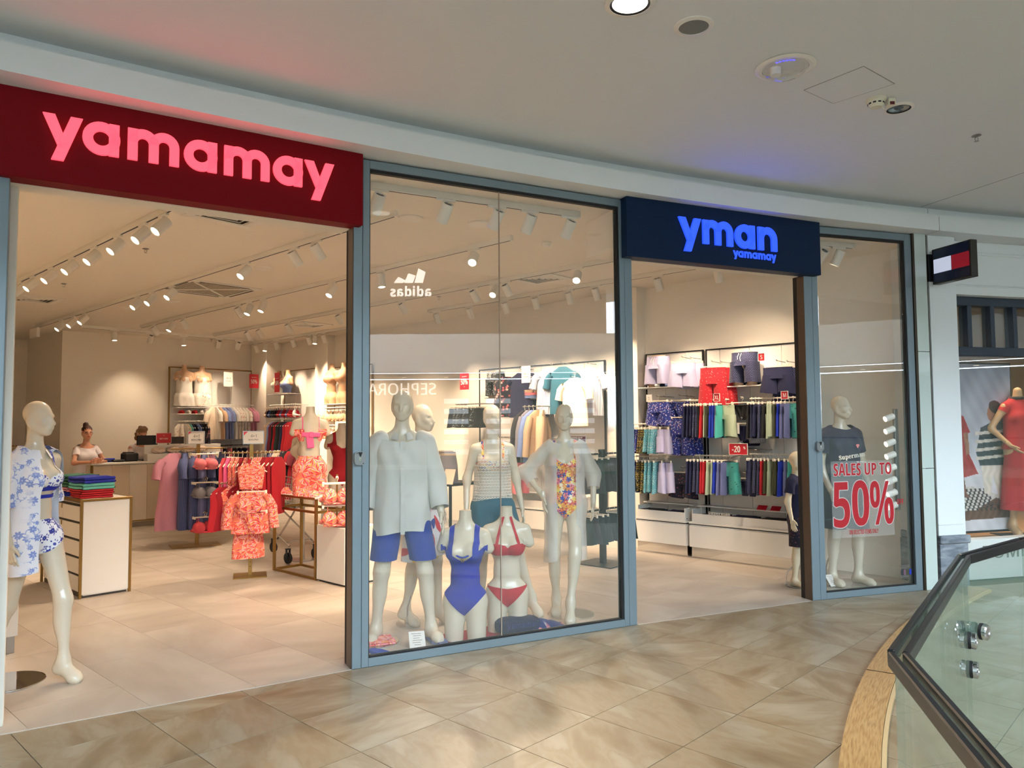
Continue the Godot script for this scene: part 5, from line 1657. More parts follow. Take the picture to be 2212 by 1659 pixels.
func hanger_clip(w: float) -> MB:      # hook at the origin, bar 6 cm below, clips at its ends
	var m := mb()
	var hk := []
	for k in 9:
		var a := -0.6 + PI * 1.35 * k / 8
		hk.append(Vector3(0.013 * cos(PI - a), -0.008 + 0.013 * sin(a), 0))
	hk.append(Vector3(0, -0.035, 0)); hk.append(Vector3(0, -0.058, 0))
	m.tube(hk, 0.0028, 6)
	m.box(Vector3(0, -0.062, 0), Vector3(w, 0.012, 0.007), 0.002)
	for sg in [-1.0, 1.0]:
		m.box(Vector3(sg * (w / 2 - 0.012), -0.068, 0), Vector3(0.022, 0.036, 0.016), 0.003)
	return m

func hanger_arms(w: float) -> MB:
	var m := mb()
	var hk := []
	for k in 9:
		var a := -0.6 + PI * 1.35 * k / 8
		hk.append(Vector3(0.015 * cos(PI - a), -0.006 + 0.015 * sin(a), 0))
	hk.append(Vector3(0, -0.04, 0)); hk.append(Vector3(0, -0.075, 0))
	m.tube(hk, 0.003, 6)
	m.tube([Vector3(-w / 2, -0.150, 0), Vector3(-w / 4, -0.105, 0), Vector3(0, -0.078, 0), Vector3(w / 4, -0.105, 0), Vector3(w / 2, -0.150, 0)], [0.006, 0.008, 0.008, 0.008, 0.006], 8)
	return m

func goods(kind: String, variant := 0) -> Array:      # [hanger mesh, goods mesh, drop below the hook]
	match kind:
		"shorts": return [keep_mesh("hc30", func(): return hanger_clip(0.30)), keep_mesh("shorts%d" % (variant % 3), func(): return shorts(0.31, 0.37, 0.085, 1.12, variant % 3)), -0.078]
		"long_shorts": return [keep_mesh("hc30", func(): return hanger_clip(0.30)), keep_mesh("lshorts%d" % (variant % 3), func(): return shorts(0.31, 0.44, 0.085, 1.06, variant % 3)), -0.078]
		"short_shorts": return [keep_mesh("hc30", func(): return hanger_clip(0.30)), keep_mesh("sshorts%d" % (variant % 3), func(): return shorts(0.32, 0.29, 0.08, 1.2, variant % 3)), -0.078]
		"briefs": return [keep_mesh("hc26", func(): return hanger_clip(0.28)), keep_mesh("briefs%d" % (variant % 2), func(): return briefs(0.27, 0.19, variant % 2)), -0.072]
		"bra": return [keep_mesh("ha30", func(): return hanger_clip(0.30)), keep_mesh("bra", func(): return bra(0.30)), -0.066]
		"tee": return [keep_mesh("ha40", func(): return hanger_arms(0.36)), keep_mesh("tee%d" % (variant % 3), func(): return tee(0.44, 0.66, 0.11, 0.2, variant % 3)), -0.062]
		"shirt": return [keep_mesh("ha40", func(): return hanger_arms(0.36)), keep_mesh("shirt%d" % (variant % 3), func(): return tee(0.44, 0.74, 0.12, 0.55, variant % 3)), -0.062]
		"camisole": return [keep_mesh("ha40", func(): return hanger_arms(0.36)), keep_mesh("cami%d" % (variant % 3), func(): return tee(0.38, 0.6, 0.1, 0.0, variant % 3, 1.15)), -0.062]
		"dress": return [keep_mesh("ha40", func(): return hanger_arms(0.36)), keep_mesh("dress%d" % (variant % 3), func(): return tee(0.40, 1.02, 0.14, 0.24, variant % 3, 1.25)), -0.062]
		"trousers": return [keep_mesh("hc30", func(): return hanger_clip(0.30)), keep_mesh("trousers%d" % (variant % 3), func(): return shorts(0.30, 0.72, 0.075, 0.95, variant % 3)), -0.078]
		"swimsuit": return [keep_mesh("ha34", func(): return hanger_arms(0.32)), keep_mesh("swim%d" % (variant % 2), func(): return tee(0.30, 0.62, 0.07, 0.0, variant % 2, 0.8)), -0.062]
	return []

func hang(kind: String, m: Material, at: Vector3, yaw: float, label: String, group: String, variant := 0) -> Node3D:
	var g := goods(kind, variant)
	var o := thing({"short_shorts": "shorts", "long_shorts": "shorts", "shirt": "shirt", "tee": "tee_shirt"}.get(kind, kind), label, {"short_shorts": "shorts", "long_shorts": "shorts", "tee": "T-shirt"}.get(kind, kind), at, yaw, group)
	part(o, "hanger", g[0], M.hanger)
	part(o, "cloth", g[1], m, Vector3(0, g[2], 0))
	return o

const KINDNAME := {"shorts": "swim shorts", "long_shorts": "swim shorts", "short_shorts": "swim shorts", "briefs": "swim briefs", "bra": "bra", "tee": "T-shirt", "shirt": "long-sleeved shirt", "camisole": "camisole", "dress": "dress", "trousers": "trousers", "swimsuit": "swimsuit"}
const LOOK := {"navy": "navy", "black": "black", "red": "red", "sage": "sage green", "olive": "olive", "royal": "royal blue", "slate": "slate blue", "teal": "teal", "lavender": "pale lavender", "white": "white", "beige": "beige", "sand": "sand", "rose": "rose pink", "mauve": "mauve", "grey": "grey", "coral": "coral", "crimson": "dark red", "navy_dots": "navy dotted", "blue_print": "blue printed", "dark_print": "dark printed", "mustard_print": "mustard patterned", "aqua_print": "aqua patterned", "teal_print": "teal spotted", "red_dots": "red spotted", "black_floral": "black floral", "rose_floral": "dark rose-flowered", "white_floral": "white flowered", "sunburst": "orange-pink patterned", "skyblue": "light blue", "forest": "dark green", "plum": "plum", "nude": "nude", "charcoal": "charcoal", "stripes": "blue-striped", "blue_stripes": "navy pinstriped", "cream": "cream", "wine": "wine red", "green": "green", "mint": "mint", "denim": "denim blue"}

func rail_of(where: String, a: Vector3, b: Vector3, kind: String, mats: Array, yaw: float, rail_mat: Material, bracket: Vector3, turns := {}) -> void:      # a rail from a to b with goods hung along it
	var o := thing("hanging_rail", "hanging rail %s" % where, "rail", Vector3.ZERO, 0.0, "garment rails")
	part(o, "bar", mb().tube([a, b], 0.0085, 8).mesh(), rail_mat)
	for e in [a, b]:
		part(o, "bracket", mb().tube([e, e + bracket], 0.0075, 6).mesh(), rail_mat)
	var n := mats.size()
	for i in n:
		var f := (i + 0.5) / n
		var at := a.lerp(b, f) + Vector3(0, 0.010, 0)
		var nm: String = mats[i]
		var hg := hang(kind, M[nm], at, yaw + rng.randf_range(-0.10, 0.10) + turns.get(i, 0.0), "%s %s, %s from left on the rail %s" % [LOOK.get(nm, nm.replace("_", " ")), KINDNAME[kind], ORD[mini(i, 19)], where], "goods on the rail %s" % where, i)
		if not turns.has(i): hg.get_child(1).scale.z = clampf(a.distance_to(b) / n / 0.105, 0.3, 1.0)

func card(called: String, label: String, size: Vector2, board: Material, lines: Array, at: Vector3, yaw: float, tilt := 0.0, edge: Material = null) -> Node3D:      # flat sign; lines: [text, height, y, material, squeeze, weight]
	var o := thing(called, label, "sign", at, yaw)
	var holder := part(o, "board", mb().box(Vector3(0, 0, -0.002), Vector3(size.x, size.y, 0.004), 0.0).mesh(), board, Vector3.ZERO, Vector3(tilt, 0, 0))
	if edge:
		var m := mb()
		for sg in [-1.0, 1.0]:
			m.box(Vector3(sg * size.x / 2, 0, 0), Vector3(0.005, size.y + 0.005, 0.008)).box(Vector3(0, sg * size.y / 2, 0), Vector3(size.x, 0.005, 0.008))
		part(holder, "rim", m.mesh(), edge)
	for l in lines:
		var t := letters(l[0], l[1], 0.0015, l[4] if l.size() > 4 else 1.0, l[5] if l.size() > 5 else 400)
		part(holder, "lettering", t.mesh, l[3], Vector3(l[6] if l.size() > 6 else 0.0, l[2], 0.0012))
	return o

func folded(w: float, h: float, d: float) -> MB:      # a folded towel: layers with a rounded front fold
	var m := mb()
	var n := 2
	for k in n:
		var y0 := h * k / n
		var hh := h / n
		m.grid(func(u, v):
			var a: float = TAU * u
			var c := cos(a)
			var s := sin(a)
			var x: float = signf(c) * pow(absf(c), 0.35) * w / 2 * (1.0 - 0.03 * k + 0.012 * sin(v * 9 + k))
			var y: float = y0 + hh * 0.5 + signf(s) * pow(absf(s), 0.6) * hh * 0.5 + 0.004 * sin(v * 7 + x * 30)
			return Vector3(x, y, (v - 0.5) * d), 32, 6, true)
		for sg in [-1.0, 1.0]:
			m.box(Vector3(0, y0 + hh / 2, sg * (d / 2 - 0.004)), Vector3(w * 0.96, hh * 0.86, 0.01), 0.004)
	return m

# ---------------------------------------------------------------- the right-hand wall of swim shorts
func wall_board(called: String, label: String, s0: float, s1: float, top: float, joints_at: Array, edge: Material, y0 := 0.45, t := 8.43) -> void:
	var o := thing(called, label, "wall panel", S((s0 + s1) / 2, t, 0), SR)
	var cuts := [s0] + joints_at + [s1]
	for i in cuts.size() - 1:
		var a: float = cuts[i] - (s0 + s1) / 2 + 0.0025
		var b: float = cuts[i + 1] - (s0 + s1) / 2 - 0.0025
		part(o, "board", mb().box(Vector3((a + b) / 2, (y0 + top) / 2, 0.008), Vector3(b - a, top - y0, 0.016), 0.001).mesh(), M.white_laminate)
	part(o, "backing", mb().box(Vector3(0, (y0 + top) / 2, -0.006), Vector3(s1 - s0, top - y0, 0.008)).mesh(), M.black_metal)
	var h := (s1 - s0) / 2
	for q in [[-h, 0.014], [h, 0.014]]:
		part(o, "edge", mb().box(Vector3(q[0], (y0 + top) / 2, 0.012), Vector3(q[1], top - y0, 0.034), 0.001).mesh(), edge)
	part(o, "top_edge", mb().box(Vector3(0, top, 0.012), Vector3(s1 - s0 + 0.014, 0.014, 0.034), 0.001).mesh(), edge)

func low_cabinet(label: String, s0: float, s1: float, t0: float, t1: float, folded_label: String) -> void:
	var w := s1 - s0
	var d := t1 - t0
	var o := thing("low_cabinet", label, "cabinet", S((s0 + s1) / 2, (t0 + t1) / 2, 0), SR, "low white cabinets along the right wall")
	var z := d / 2
	part(o, "plinth", mb().box(Vector3(0, 0.065, -0.02), Vector3(w - 0.02, 0.13, d - 0.05)).mesh(), M.mirror)
	part(o, "carcass", mb().box(Vector3(0, 0.26, -0.012), Vector3(w, 0.26, d - 0.024), 0.002).mesh(), M.white_laminate)
	part(o, "drawer_front", mb().box(Vector3(0, 0.255, z - 0.010), Vector3(w - 0.004, 0.25, 0.018), 0.002).mesh(), M.white_laminate)
	part(o, "shadow_gap", mb().box(Vector3(0, 0.397, -0.012), Vector3(w - 0.01, 0.016, d - 0.03)).mesh(), M.rubber)
	part(o, "worktop", mb().box(Vector3(0, 0.415, 0), Vector3(w, 0.022, d), 0.002).mesh(), M.white_laminate)
	part(o, "tray_lip", mb().box(Vector3(0, 0.475, z - 0.03), Vector3(w - 0.06, 0.10, 0.012), 0.002).mesh(), M.white_laminate)
	for sg in [-1.0, 1.0]:
		part(o, "tray_side", mb().box(Vector3(sg * (w / 2 - 0.03), 0.50, 0.02), Vector3(0.012, 0.15, d - 0.1), 0.002).mesh(), M.white_laminate)
	part(o, "back_shelf", mb().box(Vector3(0, 0.60, -z + 0.07), Vector3(w - 0.02, 0.016, 0.14), 0.002).mesh(), M.white_laminate)
	part(o, "shelf_upright", mb().box(Vector3(-w / 2 + 0.05, 0.51, -z + 0.06), Vector3(0.01, 0.17, 0.1)).mesh(), M.white_laminate)
	part(o, "shelf_upright", mb().box(Vector3(w / 2 - 0.05, 0.51, -z + 0.06), Vector3(0.01, 0.17, 0.1)).mesh(), M.white_laminate)
	if folded_label:
		var n := int(w / 0.36)
		for i in n:
			var x := (i - (n - 1) / 2.0) * 0.36
			solo("folded_shirt", "%s, %s from left" % [folded_label, ORD[i]], "folded shirt", keep_mesh("fold30", func(): return folded(0.32, 0.10, 0.2)), [M.black, M.navy, M.charcoal][i % 3], S((s0 + s1) / 2, (t0 + t1) / 2, 0.426) + E1 * x - E2 * 0.02, SR, "folded shirts in the cabinet trays")

func leg_form(label: String, m: Material, at: Vector3, yaw: float, kind := "shorts") -> void:      # half dummy of hips, dressed
	var o := thing("hip_form", label, "display form", at, yaw, "hip forms on the wall of swim shorts")
	var f := Fld.new()
	f.ell(Vector3(0, 0.32, 0), Vector3(0.125, 0.12, 0.072))
	for sg in [-1.0, 1.0]: f.cap(Vector3(0.075 * sg, 0.24, 0), Vector3(0.085 * sg, 0.0, 0), 0.062, 0.056)
	part(o, "form", f.build(0.014, 60.0).clip(func(p: Vector3): return minf(0.40 - p.y, p.y)).mesh(), M.nude_skin)
	part(o, "cloth", keep_mesh("form_shorts", func(): return shorts(0.31, 0.36, 0.19, 1.0, 1)), m, Vector3(0, 0.385, 0))
	part(o, "drawstring", mb().tube([Vector3(-0.02, 0.372, 0.104), Vector3(-0.03, 0.33, 0.125), Vector3(-0.025, 0.30, 0.132)], 0.003, 5).tube([Vector3(0.01, 0.372, 0.104), Vector3(0.0, 0.32, 0.128), Vector3(0.012, 0.28, 0.136)], 0.003, 5).mesh(), M.hanger)

func hook_goods(kind: String, nm: String, s: float, y: float, label: String, turn := 0.0, variant := 0, t := 8.14) -> void:      # goods that face out, on a hook from the wall
	var o := hang(kind, M[nm], S(s, t, y), SR + turn, label, "goods facing out on the wall of swim shorts", variant)
	var h := mb().tube([Vector3(0, -0.006, -(8.42 - t)), Vector3(0, -0.004, 0.03), Vector3(0, 0.008, 0.045)], 0.0045, 6)
	part(o, "wall_hook", h.mesh(), M.steel)

func swim_wall() -> void:
	var bk: Material = M.black_metal
	wall_board("wall_panel", "narrow white wall panel with black edges behind the pale lavender shorts", -5.42, -4.60, 2.51, [-5.14, -4.84], bk)
	wall_board("wall_panel", "wide white wall panel with black edges behind red and black shorts", -4.55, -3.36, 2.51, [-4.37, -3.99, -3.60], bk)
	wall_board("wall_panel", "white wall panel with black edges seen through the large window", -8.55, -6.10, 2.48, [-8.2, -7.72, -7.26, -6.85, -6.45], bk)
	low_cabinet("low white cabinet with mirrored plinth, left one in the right opening", -5.42, -4.69, 8.08, 8.41, "dark folded shirt in the left cabinet tray")
	low_cabinet("longer low white cabinet with mirrored plinth behind the boy dummy", -4.65, -3.36, 8.08, 8.41, "dark folded shirt in the long cabinet tray")
	low_cabinet("low white cabinet seen between the dummies of the large window", -7.9, -6.3, 8.02, 8.41, "")
	var txt := letters("Superman", 0.035, 0.002, 1.1, 700, true)
	solo("shirt_lettering", "white script lettering on a folded dark shirt in long tray", "lettering", txt.mesh, M.white, S(-4.25, 8.08, 0.545) , SR)
	# shelves and forms, upper row
	for q in [[-5.0, 0.86, 2.06, "under the lavender shorts"], [-3.95, 0.42, 2.03, "under the dotted navy shorts"], [-7.2, 0.3, 1.98, "behind the lace top dummy"]]:
		solo("wall_shelf", "thin white wall shelf %s" % q[3], "shelf", mb().box(Vector3.ZERO, Vector3(q[1], 0.012, 0.26), 0.002).mesh(), M.white_laminate, S(q[0], 8.28, q[2]), SR, "thin wall shelves")
	leg_form("hip form in pale lavender shorts on a shelf, upper left", M.lavender, S(-5.12, 8.22, 2.067), SR)
	leg_form("hip form in navy dotted shorts with cream drawstring", M.navy_dots, S(-3.955, 8.22, 2.037), SR)
	hook_goods("short_shorts", "lavender", -4.72, 2.42, "pale lavender shorts facing out beside the lavender hip form", 0.15)
	hook_goods("short_shorts", "lavender", -4.63, 2.41, "second pale lavender shorts, half hidden behind the first on its hook", 0.0, 1, 8.2)
	hook_goods("long_shorts", "red_dots", -4.32, 2.34, "red spotted shorts facing out under the panel's top edge", 0.12)
	hook_goods("long_shorts", "red_dots", -4.24, 2.335, "second red spotted shorts behind the first", 0.0, 1, 8.22)
	hook_goods("short_shorts", "navy", -3.53, 2.30, "dark navy shorts with white drawstring beside red size S card", 0.1)
	hook_goods("shorts", "navy_dots", -3.44, 2.29, "navy dotted shorts behind the dark navy pair at right", 0.0, 1, 8.22)
	hook_goods("short_shorts", "blue_print", -5.08, 1.95, "blue printed shorts facing out above the left rail", -0.1)
	hook_goods("short_shorts", "blue_print", -5.02, 1.945, "second blue printed shorts behind the first, left panel", 0.0, 1, 8.22)
	hook_goods("briefs", "blue_print", -4.76, 1.95, "blue printed swim briefs facing out in the upper left panel")
	hook_goods("briefs", "navy", -4.70, 1.94, "dark swim briefs behind the blue printed pair", 0.1, 1, 8.22)
	hook_goods("briefs", "black", -3.96, 1.90, "black swim briefs facing out between two rails")
	hook_goods("briefs", "navy", -3.96, 1.66, "navy swim briefs with a white price tag hanging from them", 0.1)
	hook_goods("long_shorts", "blue_print", -4.76, 1.74, "long blue printed shorts facing out in the middle row")
	hook_goods("long_shorts", "blue_print", -4.70, 1.735, "second long blue printed shorts behind the first, middle row", 0.0, 1, 8.22)
	hook_goods("short_shorts", "dark_print", -4.75, 1.07, "dark printed shorts facing out in the bottom row")
	hook_goods("briefs", "navy_dots", -3.95, 1.03, "navy dotted swim briefs facing out in the bottom row")
	hook_goods("briefs", "navy_dots", -3.90, 1.02, "second navy dotted briefs behind the first, bottom row", 0.0, 1, 8.22)
	solo("price_tag", "white price tag on the navy swim briefs", "tag", mb().box(Vector3(0, -0.06, 0), Vector3(0.03, 0.12, 0.001)).mesh(), M.white, S(-3.99, 8.085, 1.60), SR)
	# rails, goods hung side-on
	var yw := SR - PI / 2
	var br := E2 * 0.28
	rail_of("at left of middle row", S(-5.44, 8.13, 1.60), S(-4.96, 8.13, 1.60), "short_shorts", ["blue_print", "blue_print", "blue_print", "mustard_print", "mustard_print", "aqua_print", "aqua_print", "aqua_print", "lavender", "lavender"], yw, M.hanger, br, {8: 0.5, 9: 0.85})
	rail_of("in centre under red shorts", S(-4.64, 8.13, 1.88), S(-4.14, 8.13, 1.88), "shorts", ["navy", "navy", "navy", "navy_dots", "navy_dots", "black", "red", "sage", "olive", "royal", "royal", "slate", "teal", "sage"], yw, M.hanger, br, {13: 0.95})
	rail_of("at right under black shorts", S(-3.86, 8.13, 1.88), S(-3.34, 8.13, 1.88), "shorts", ["black", "navy", "navy", "navy_dots", "black", "sage", "sage", "olive", "royal", "slate", "slate", "teal_print"], yw, M.hanger, br, {11: 0.9, 5: 0.4})
	rail_of("at left of bottom row", S(-5.44, 8.13, 1.19), S(-4.94, 8.13, 1.19), "shorts", ["blue_print", "blue_print", "mustard_print", "mustard_print", "aqua_print", "aqua_print", "aqua_print", "lavender", "lavender"], yw, M.hanger, br, {7: 0.4, 8: 0.85})
	rail_of("in centre of bottom row", S(-4.62, 8.13, 1.22), S(-4.10, 8.13, 1.22), "shorts", ["navy", "navy", "navy_dots", "navy_dots", "red", "red", "sage", "sage", "royal", "slate", "slate", "teal_print"], yw, M.hanger, br, {11: 1.1})
	rail_of("at right behind the boy dummy", S(-3.88, 8.13, 1.25), S(-3.36, 8.13, 1.25), "shorts", ["navy", "navy_dots", "navy_dots", "navy_dots", "red", "olive", "sage", "olive", "olive", "royal", "slate", "teal"], yw, M.hanger, br, {})
	# size cards and price cards
	var wh: Material = M.white
	var rc := mat("red_card", rgb(190, 22, 42), 0.5)
	var sz := Vector2(0.075, 0.085)
	for q in [["S", -3.62, 2.33, "red size card with letter S above dark navy shorts"], ["XL", -4.17, 1.90, "red size card reading XL on the centre rail"], ["M", -3.37, 1.90, "red size card with letter M at the right rail"]]:
		card("size_card", q[3], sz, rc, [[q[0], 0.045, 0.0, wh, 0.8, 400]], S(q[1], 7.93, q[2]), SR, 0.0, wh)
	card("price_card", "red minus twenty percent sign on a rod between the rails", Vector2(0.22, 0.125), rc, [["-20", 0.07, 0.0, wh, 0.75, 700, -0.025], ["%", 0.03, 0.015, wh, 0.7, 700, 0.075]], S(-3.92, 7.93, 1.31), SR, 0.0, wh)
	card("info_card", "small white info card on blue printed shorts hanger", Vector2(0.08, 0.09), wh, [["INFO", 0.008, 0.01, M.grey], ["SIZE", 0.008, -0.012, M.grey]], S(-5.12, 7.99, 1.92), SR)
	card("info_card", "small red folded card lying on the long cabinet, left one", Vector2(0.11, 0.07), rc, [], S(-3.78, 8.2, 0.645), SR, -0.9)
	card("info_card", "small red folded card lying on the long cabinet, right one", Vector2(0.11, 0.07), rc, [], S(-3.62, 8.2, 0.645), SR, -0.9)
	for i in 3:
		var b := thing("sun_lotion", "small %s lotion bottle lying on shelf under lavender shorts" % ["white", "navy", "pale"][i], "bottle", S(-5.1 + i * 0.075, 8.16, 2.068), SR, "lotion bottles on the upper shelf")
		part(b, "bottle", mb().tube([Vector3(-0.035, 0.018, 0), Vector3(-0.03, 0.018, 0), Vector3(0.03, 0.018, 0), Vector3(0.036, 0.018, 0)], [0.012, 0.018, 0.018, 0.010], 10).mesh(), [M.white, M.navy, M.skyblue][i])
	for i in 3:
		solo("folded_towel", "striped rolled beach towel behind the minus twenty percent sign, %s" % ORD[i], "towel", mb().tube([Vector3(-0.09, 0, 0), Vector3(0.09, 0, 0)], 0.04, 14).mesh(), M.stripes if i != 1 else M.navy, S(-4.02 + i * 0.07, 8.33, 1.345 + 0.03 * i), SR + 0.9, "rolled towels")
	solo("wall_shelf", "thin steel shelf behind the minus twenty percent sign", "shelf", mb().box(Vector3.ZERO, Vector3(0.4, 0.01, 0.26), 0.002).mesh(), M.steel, S(-3.93, 8.28, 1.295), SR, "thin wall shelves")

# ---------------------------------------------------------------- wall seen through the large window
func window_wall() -> void:
	var br := E2 * 0.25
	var yw := SR - PI / 2
	leg_form("hip form in black floral shorts behind the red sale sign", M.black_floral, S(-7.98, 8.2, 2.02), SR, "short_shorts")
	solo("wall_shelf", "thin steel shelf under the black floral shorts", "shelf", mb().box(Vector3.ZERO, Vector3(0.34, 0.01, 0.28), 0.002).mesh(), M.steel, S(-7.98, 8.26, 2.012), SR, "thin wall shelves")
	hook_goods("tee", "navy", -7.42, 2.43, "navy T-shirt facing out behind the lace top dummy", 0.1, 0, 8.16)
	hook_goods("shirt", "navy", -7.35, 2.43, "second navy top behind the first", 0.3, 1, 8.24)
	hook_goods("camisole", "rose_floral", -7.66, 2.38, "flowered camisole hanging half behind the navy T-shirt", 0.9, 0, 8.1)
	hook_goods("tee", "stripes", -6.86, 2.47, "striped shirt facing out beside a dark sweatshirt", 0.6, 0, 8.18)
	hook_goods("tee", "denim", -6.62, 2.47, "dark teal sweatshirt facing out near the top rail", 0.1, 1, 8.14)
	hook_goods("tee", "stripes", -6.22, 2.44, "striped shirt behind the cream polo shirt", 0.1, 2, 8.22)
	hook_goods("tee", "cream", -6.34, 2.30, "cream polo shirt facing out at the right of the panel", 0.0, 0, 8.05)
	rail_of("with dark shorts behind glass", S(-8.78, 8.1, 1.93), S(-8.15, 8.1, 1.93), "short_shorts", ["black", "black_floral", "black_floral", "black", "black_floral", "black", "black_floral", "black"], yw, M.steel, br)
	rail_of("with long shirts behind glass", S(-7.25, 8.0, 1.86), S(-6.85, 8.0, 1.86), "shirt", ["charcoal", "grey", "skyblue", "sand", "beige"], yw, M.steel, br * 1.4, {4: 0.6})
	rail_of("with pale trousers behind glass", S(-7.75, 7.95, 1.42), S(-7.2, 7.95, 1.42), "trousers", ["cream", "beige", "white", "beige", "rose"], yw, M.steel, br * 1.4)
	for i in 3:
		solo("folded_shirt", "%s folded shirt in the pile on a shelf behind glass, %s from bottom" % [["pale blue", "pink", "peach"][i], ORD[i]], "folded shirt", keep_mesh("fold26", func(): return folded(0.28, 0.04, 0.24)), [M.skyblue, M.rose, M.beige][i], S(-7.2, 8.24, 1.987 + i * 0.041), SR, "shirts piled on the window-wall shelf")
	var wh: Material = M.white
	var gl := mat("card_text", rgb(120, 112, 112), 0.6)
	card("sale_sign", "red sale up to 50 percent sign seen through the large window", Vector2(0.18, 0.26), M.red_card, [["SALE UP TO", 0.016, 0.07, wh, 0.8, 700], ["50%", 0.085, -0.01, wh, 0.62, 700], ["OFF", 0.014, -0.085, wh, 0.8, 400]], S(-8.42, 7.95, 2.28), SR + 0.1)
	card("offer_card", "white 4+1 offer card with blue corner behind the large window", Vector2(0.17, 0.24), wh, [["4+1", 0.05, 0.01, gl, 0.9, 400], ["BESPLATNO!", 0.016, -0.035, gl, 0.75, 400]], S(-7.14, 7.95, 2.32), SR)
	# dark table with forms and a hat
	var tb := thing("display_table", "dark topped display table behind the dummies of the large window", "table", S(-7.75, 6.75, 0), SR)
	part(tb, "top", mb().box(Vector3(0, 0.84, 0), Vector3(1.3, 0.03, 0.6), 0.003).mesh(), M.black_metal)
	for q in [[-0.6, -0.25], [0.6, -0.25], [-0.6, 0.25], [0.6, 0.25]]:
		part(tb, "leg", mb().box(Vector3(q[0], 0.415, q[1]), Vector3(0.03, 0.83, 0.03), 0.002).mesh(), M.black_metal)
	part(tb, "lower_shelf", mb().box(Vector3(0, 0.3, 0), Vector3(1.2, 0.02, 0.5), 0.002).mesh(), M.white_laminate)
	for q in [[-7.30, 6.6, "grey", "grey skirt on a hip form with a dark belt, behind glass"], [-7.62, 6.85, "cream", "pale trousers on a hip form behind the grey skirt"]]:
		var o := thing("hip_form", q[3], "display form", S(q[0], q[1], 0.856), SR, "hip forms on the dark table")
		part(o, "cloth", mb().lathe([Vector2(0.0, 0.0), Vector2(0.15, 0.0), Vector2(0.155, 0.02), Vector2(0.145, 0.22), Vector2(0.12, 0.36), Vector2(0.115, 0.40), Vector2(0.0, 0.40)], 24, Vector3.ZERO, Vector2(1.0, 0.7)).mesh(), M[q[2]])
		part(o, "belt", mb().lathe([Vector2(0.122, 0.355), Vector2(0.12, 0.385)], 24, Vector3.ZERO, Vector2(1.0, 0.7)).mesh(), M.sand)
	var hs := thing("hat_stand", "bust with a brown sun hat on the dark table", "hat stand", S(-8.12, 6.55, 0.856), SR)
	part(hs, "stem", mb().lathe([Vector2(0.07, 0), Vector2(0.06, 0.01), Vector2(0.012, 0.03), Vector2(0.012, 0.3), Vector2(0.0, 0.3)], 14).mesh(), M.brass)
	part(hs, "hat", mb().lathe([Vector2(0.18, 0.22), Vector2(0.175, 0.235), Vector2(0.09, 0.27), Vector2(0.085, 0.35), Vector2(0.05, 0.38), Vector2(0, 0.38)], 24).mesh(), mat("straw", rgb(112, 72, 32), 0.8), Vector3(0, 0, 0), Vector3(0.5, 0, 0.2))
	card("offer_card", "cream leaning price card on the dark display table", Vector2(0.16, 0.2), M.cream, [], S(-7.12, 6.45, 0.95), SR + 0.2, -0.35)
	# black floor rack
	var rk := thing("floor_rack", "black floor rack with two tiers behind the sheer robe dummy", "rack", S(-5.19, 7.08, 0), SR)
	part(rk, "base", mb().box(Vector3(0, 0.006, 0), Vector3(0.5, 0.012, 0.42), 0.002).mesh(), M.black_metal)
	part(rk, "post", mb().box(Vector3(0, 0.66, 0), Vector3(0.06, 1.30, 0.06), 0.003).mesh(), M.black_metal)
	part(rk, "arm", mb().box(Vector3(0, 1.26, 0), Vector3(0.02, 0.02, 0.9), 0.002).mesh(), M.black_metal)
	part(rk, "arm", mb().box(Vector3(0, 0.62, 0), Vector3(0.02, 0.02, 0.9), 0.002).mesh(), M.black_metal)
	for tier in 2:
		for i in 9:
			var z := -0.42 + i * 0.10
			if absf(z) < 0.06: continue
			hang("short_shorts" if tier == 1 else "shorts", M[[["black", "forest", "black", "charcoal", "plum"], ["forest", "forest", "charcoal", "forest", "black"]][tier][i % 5]], S(-5.19, 7.08, 1.278 if tier == 0 else 0.638) - E2 * z, SR + rng.randf_range(-0.15, 0.15), "dark trunks, %s along the %s tier of the black rack" % [ORD[i], "upper" if tier == 0 else "lower"], "trunks on the black floor rack", i)
	card("offer_sign", "dark red fashion color price sign on the black rack", Vector2(0.2, 0.145), mat("wine_card", rgb(92, 16, 40), 0.5), [["FASHION COLOR", 0.014, 0.052, wh, 0.8, 700], ["5x", 0.03, -0.015, wh, 0.8, 700, -0.045], ["29", 0.042, -0.012, wh, 0.75, 400, 0.04]], S(-5.19, 6.62, 1.40), SR + 0.55, 0.0, M.white_plastic)

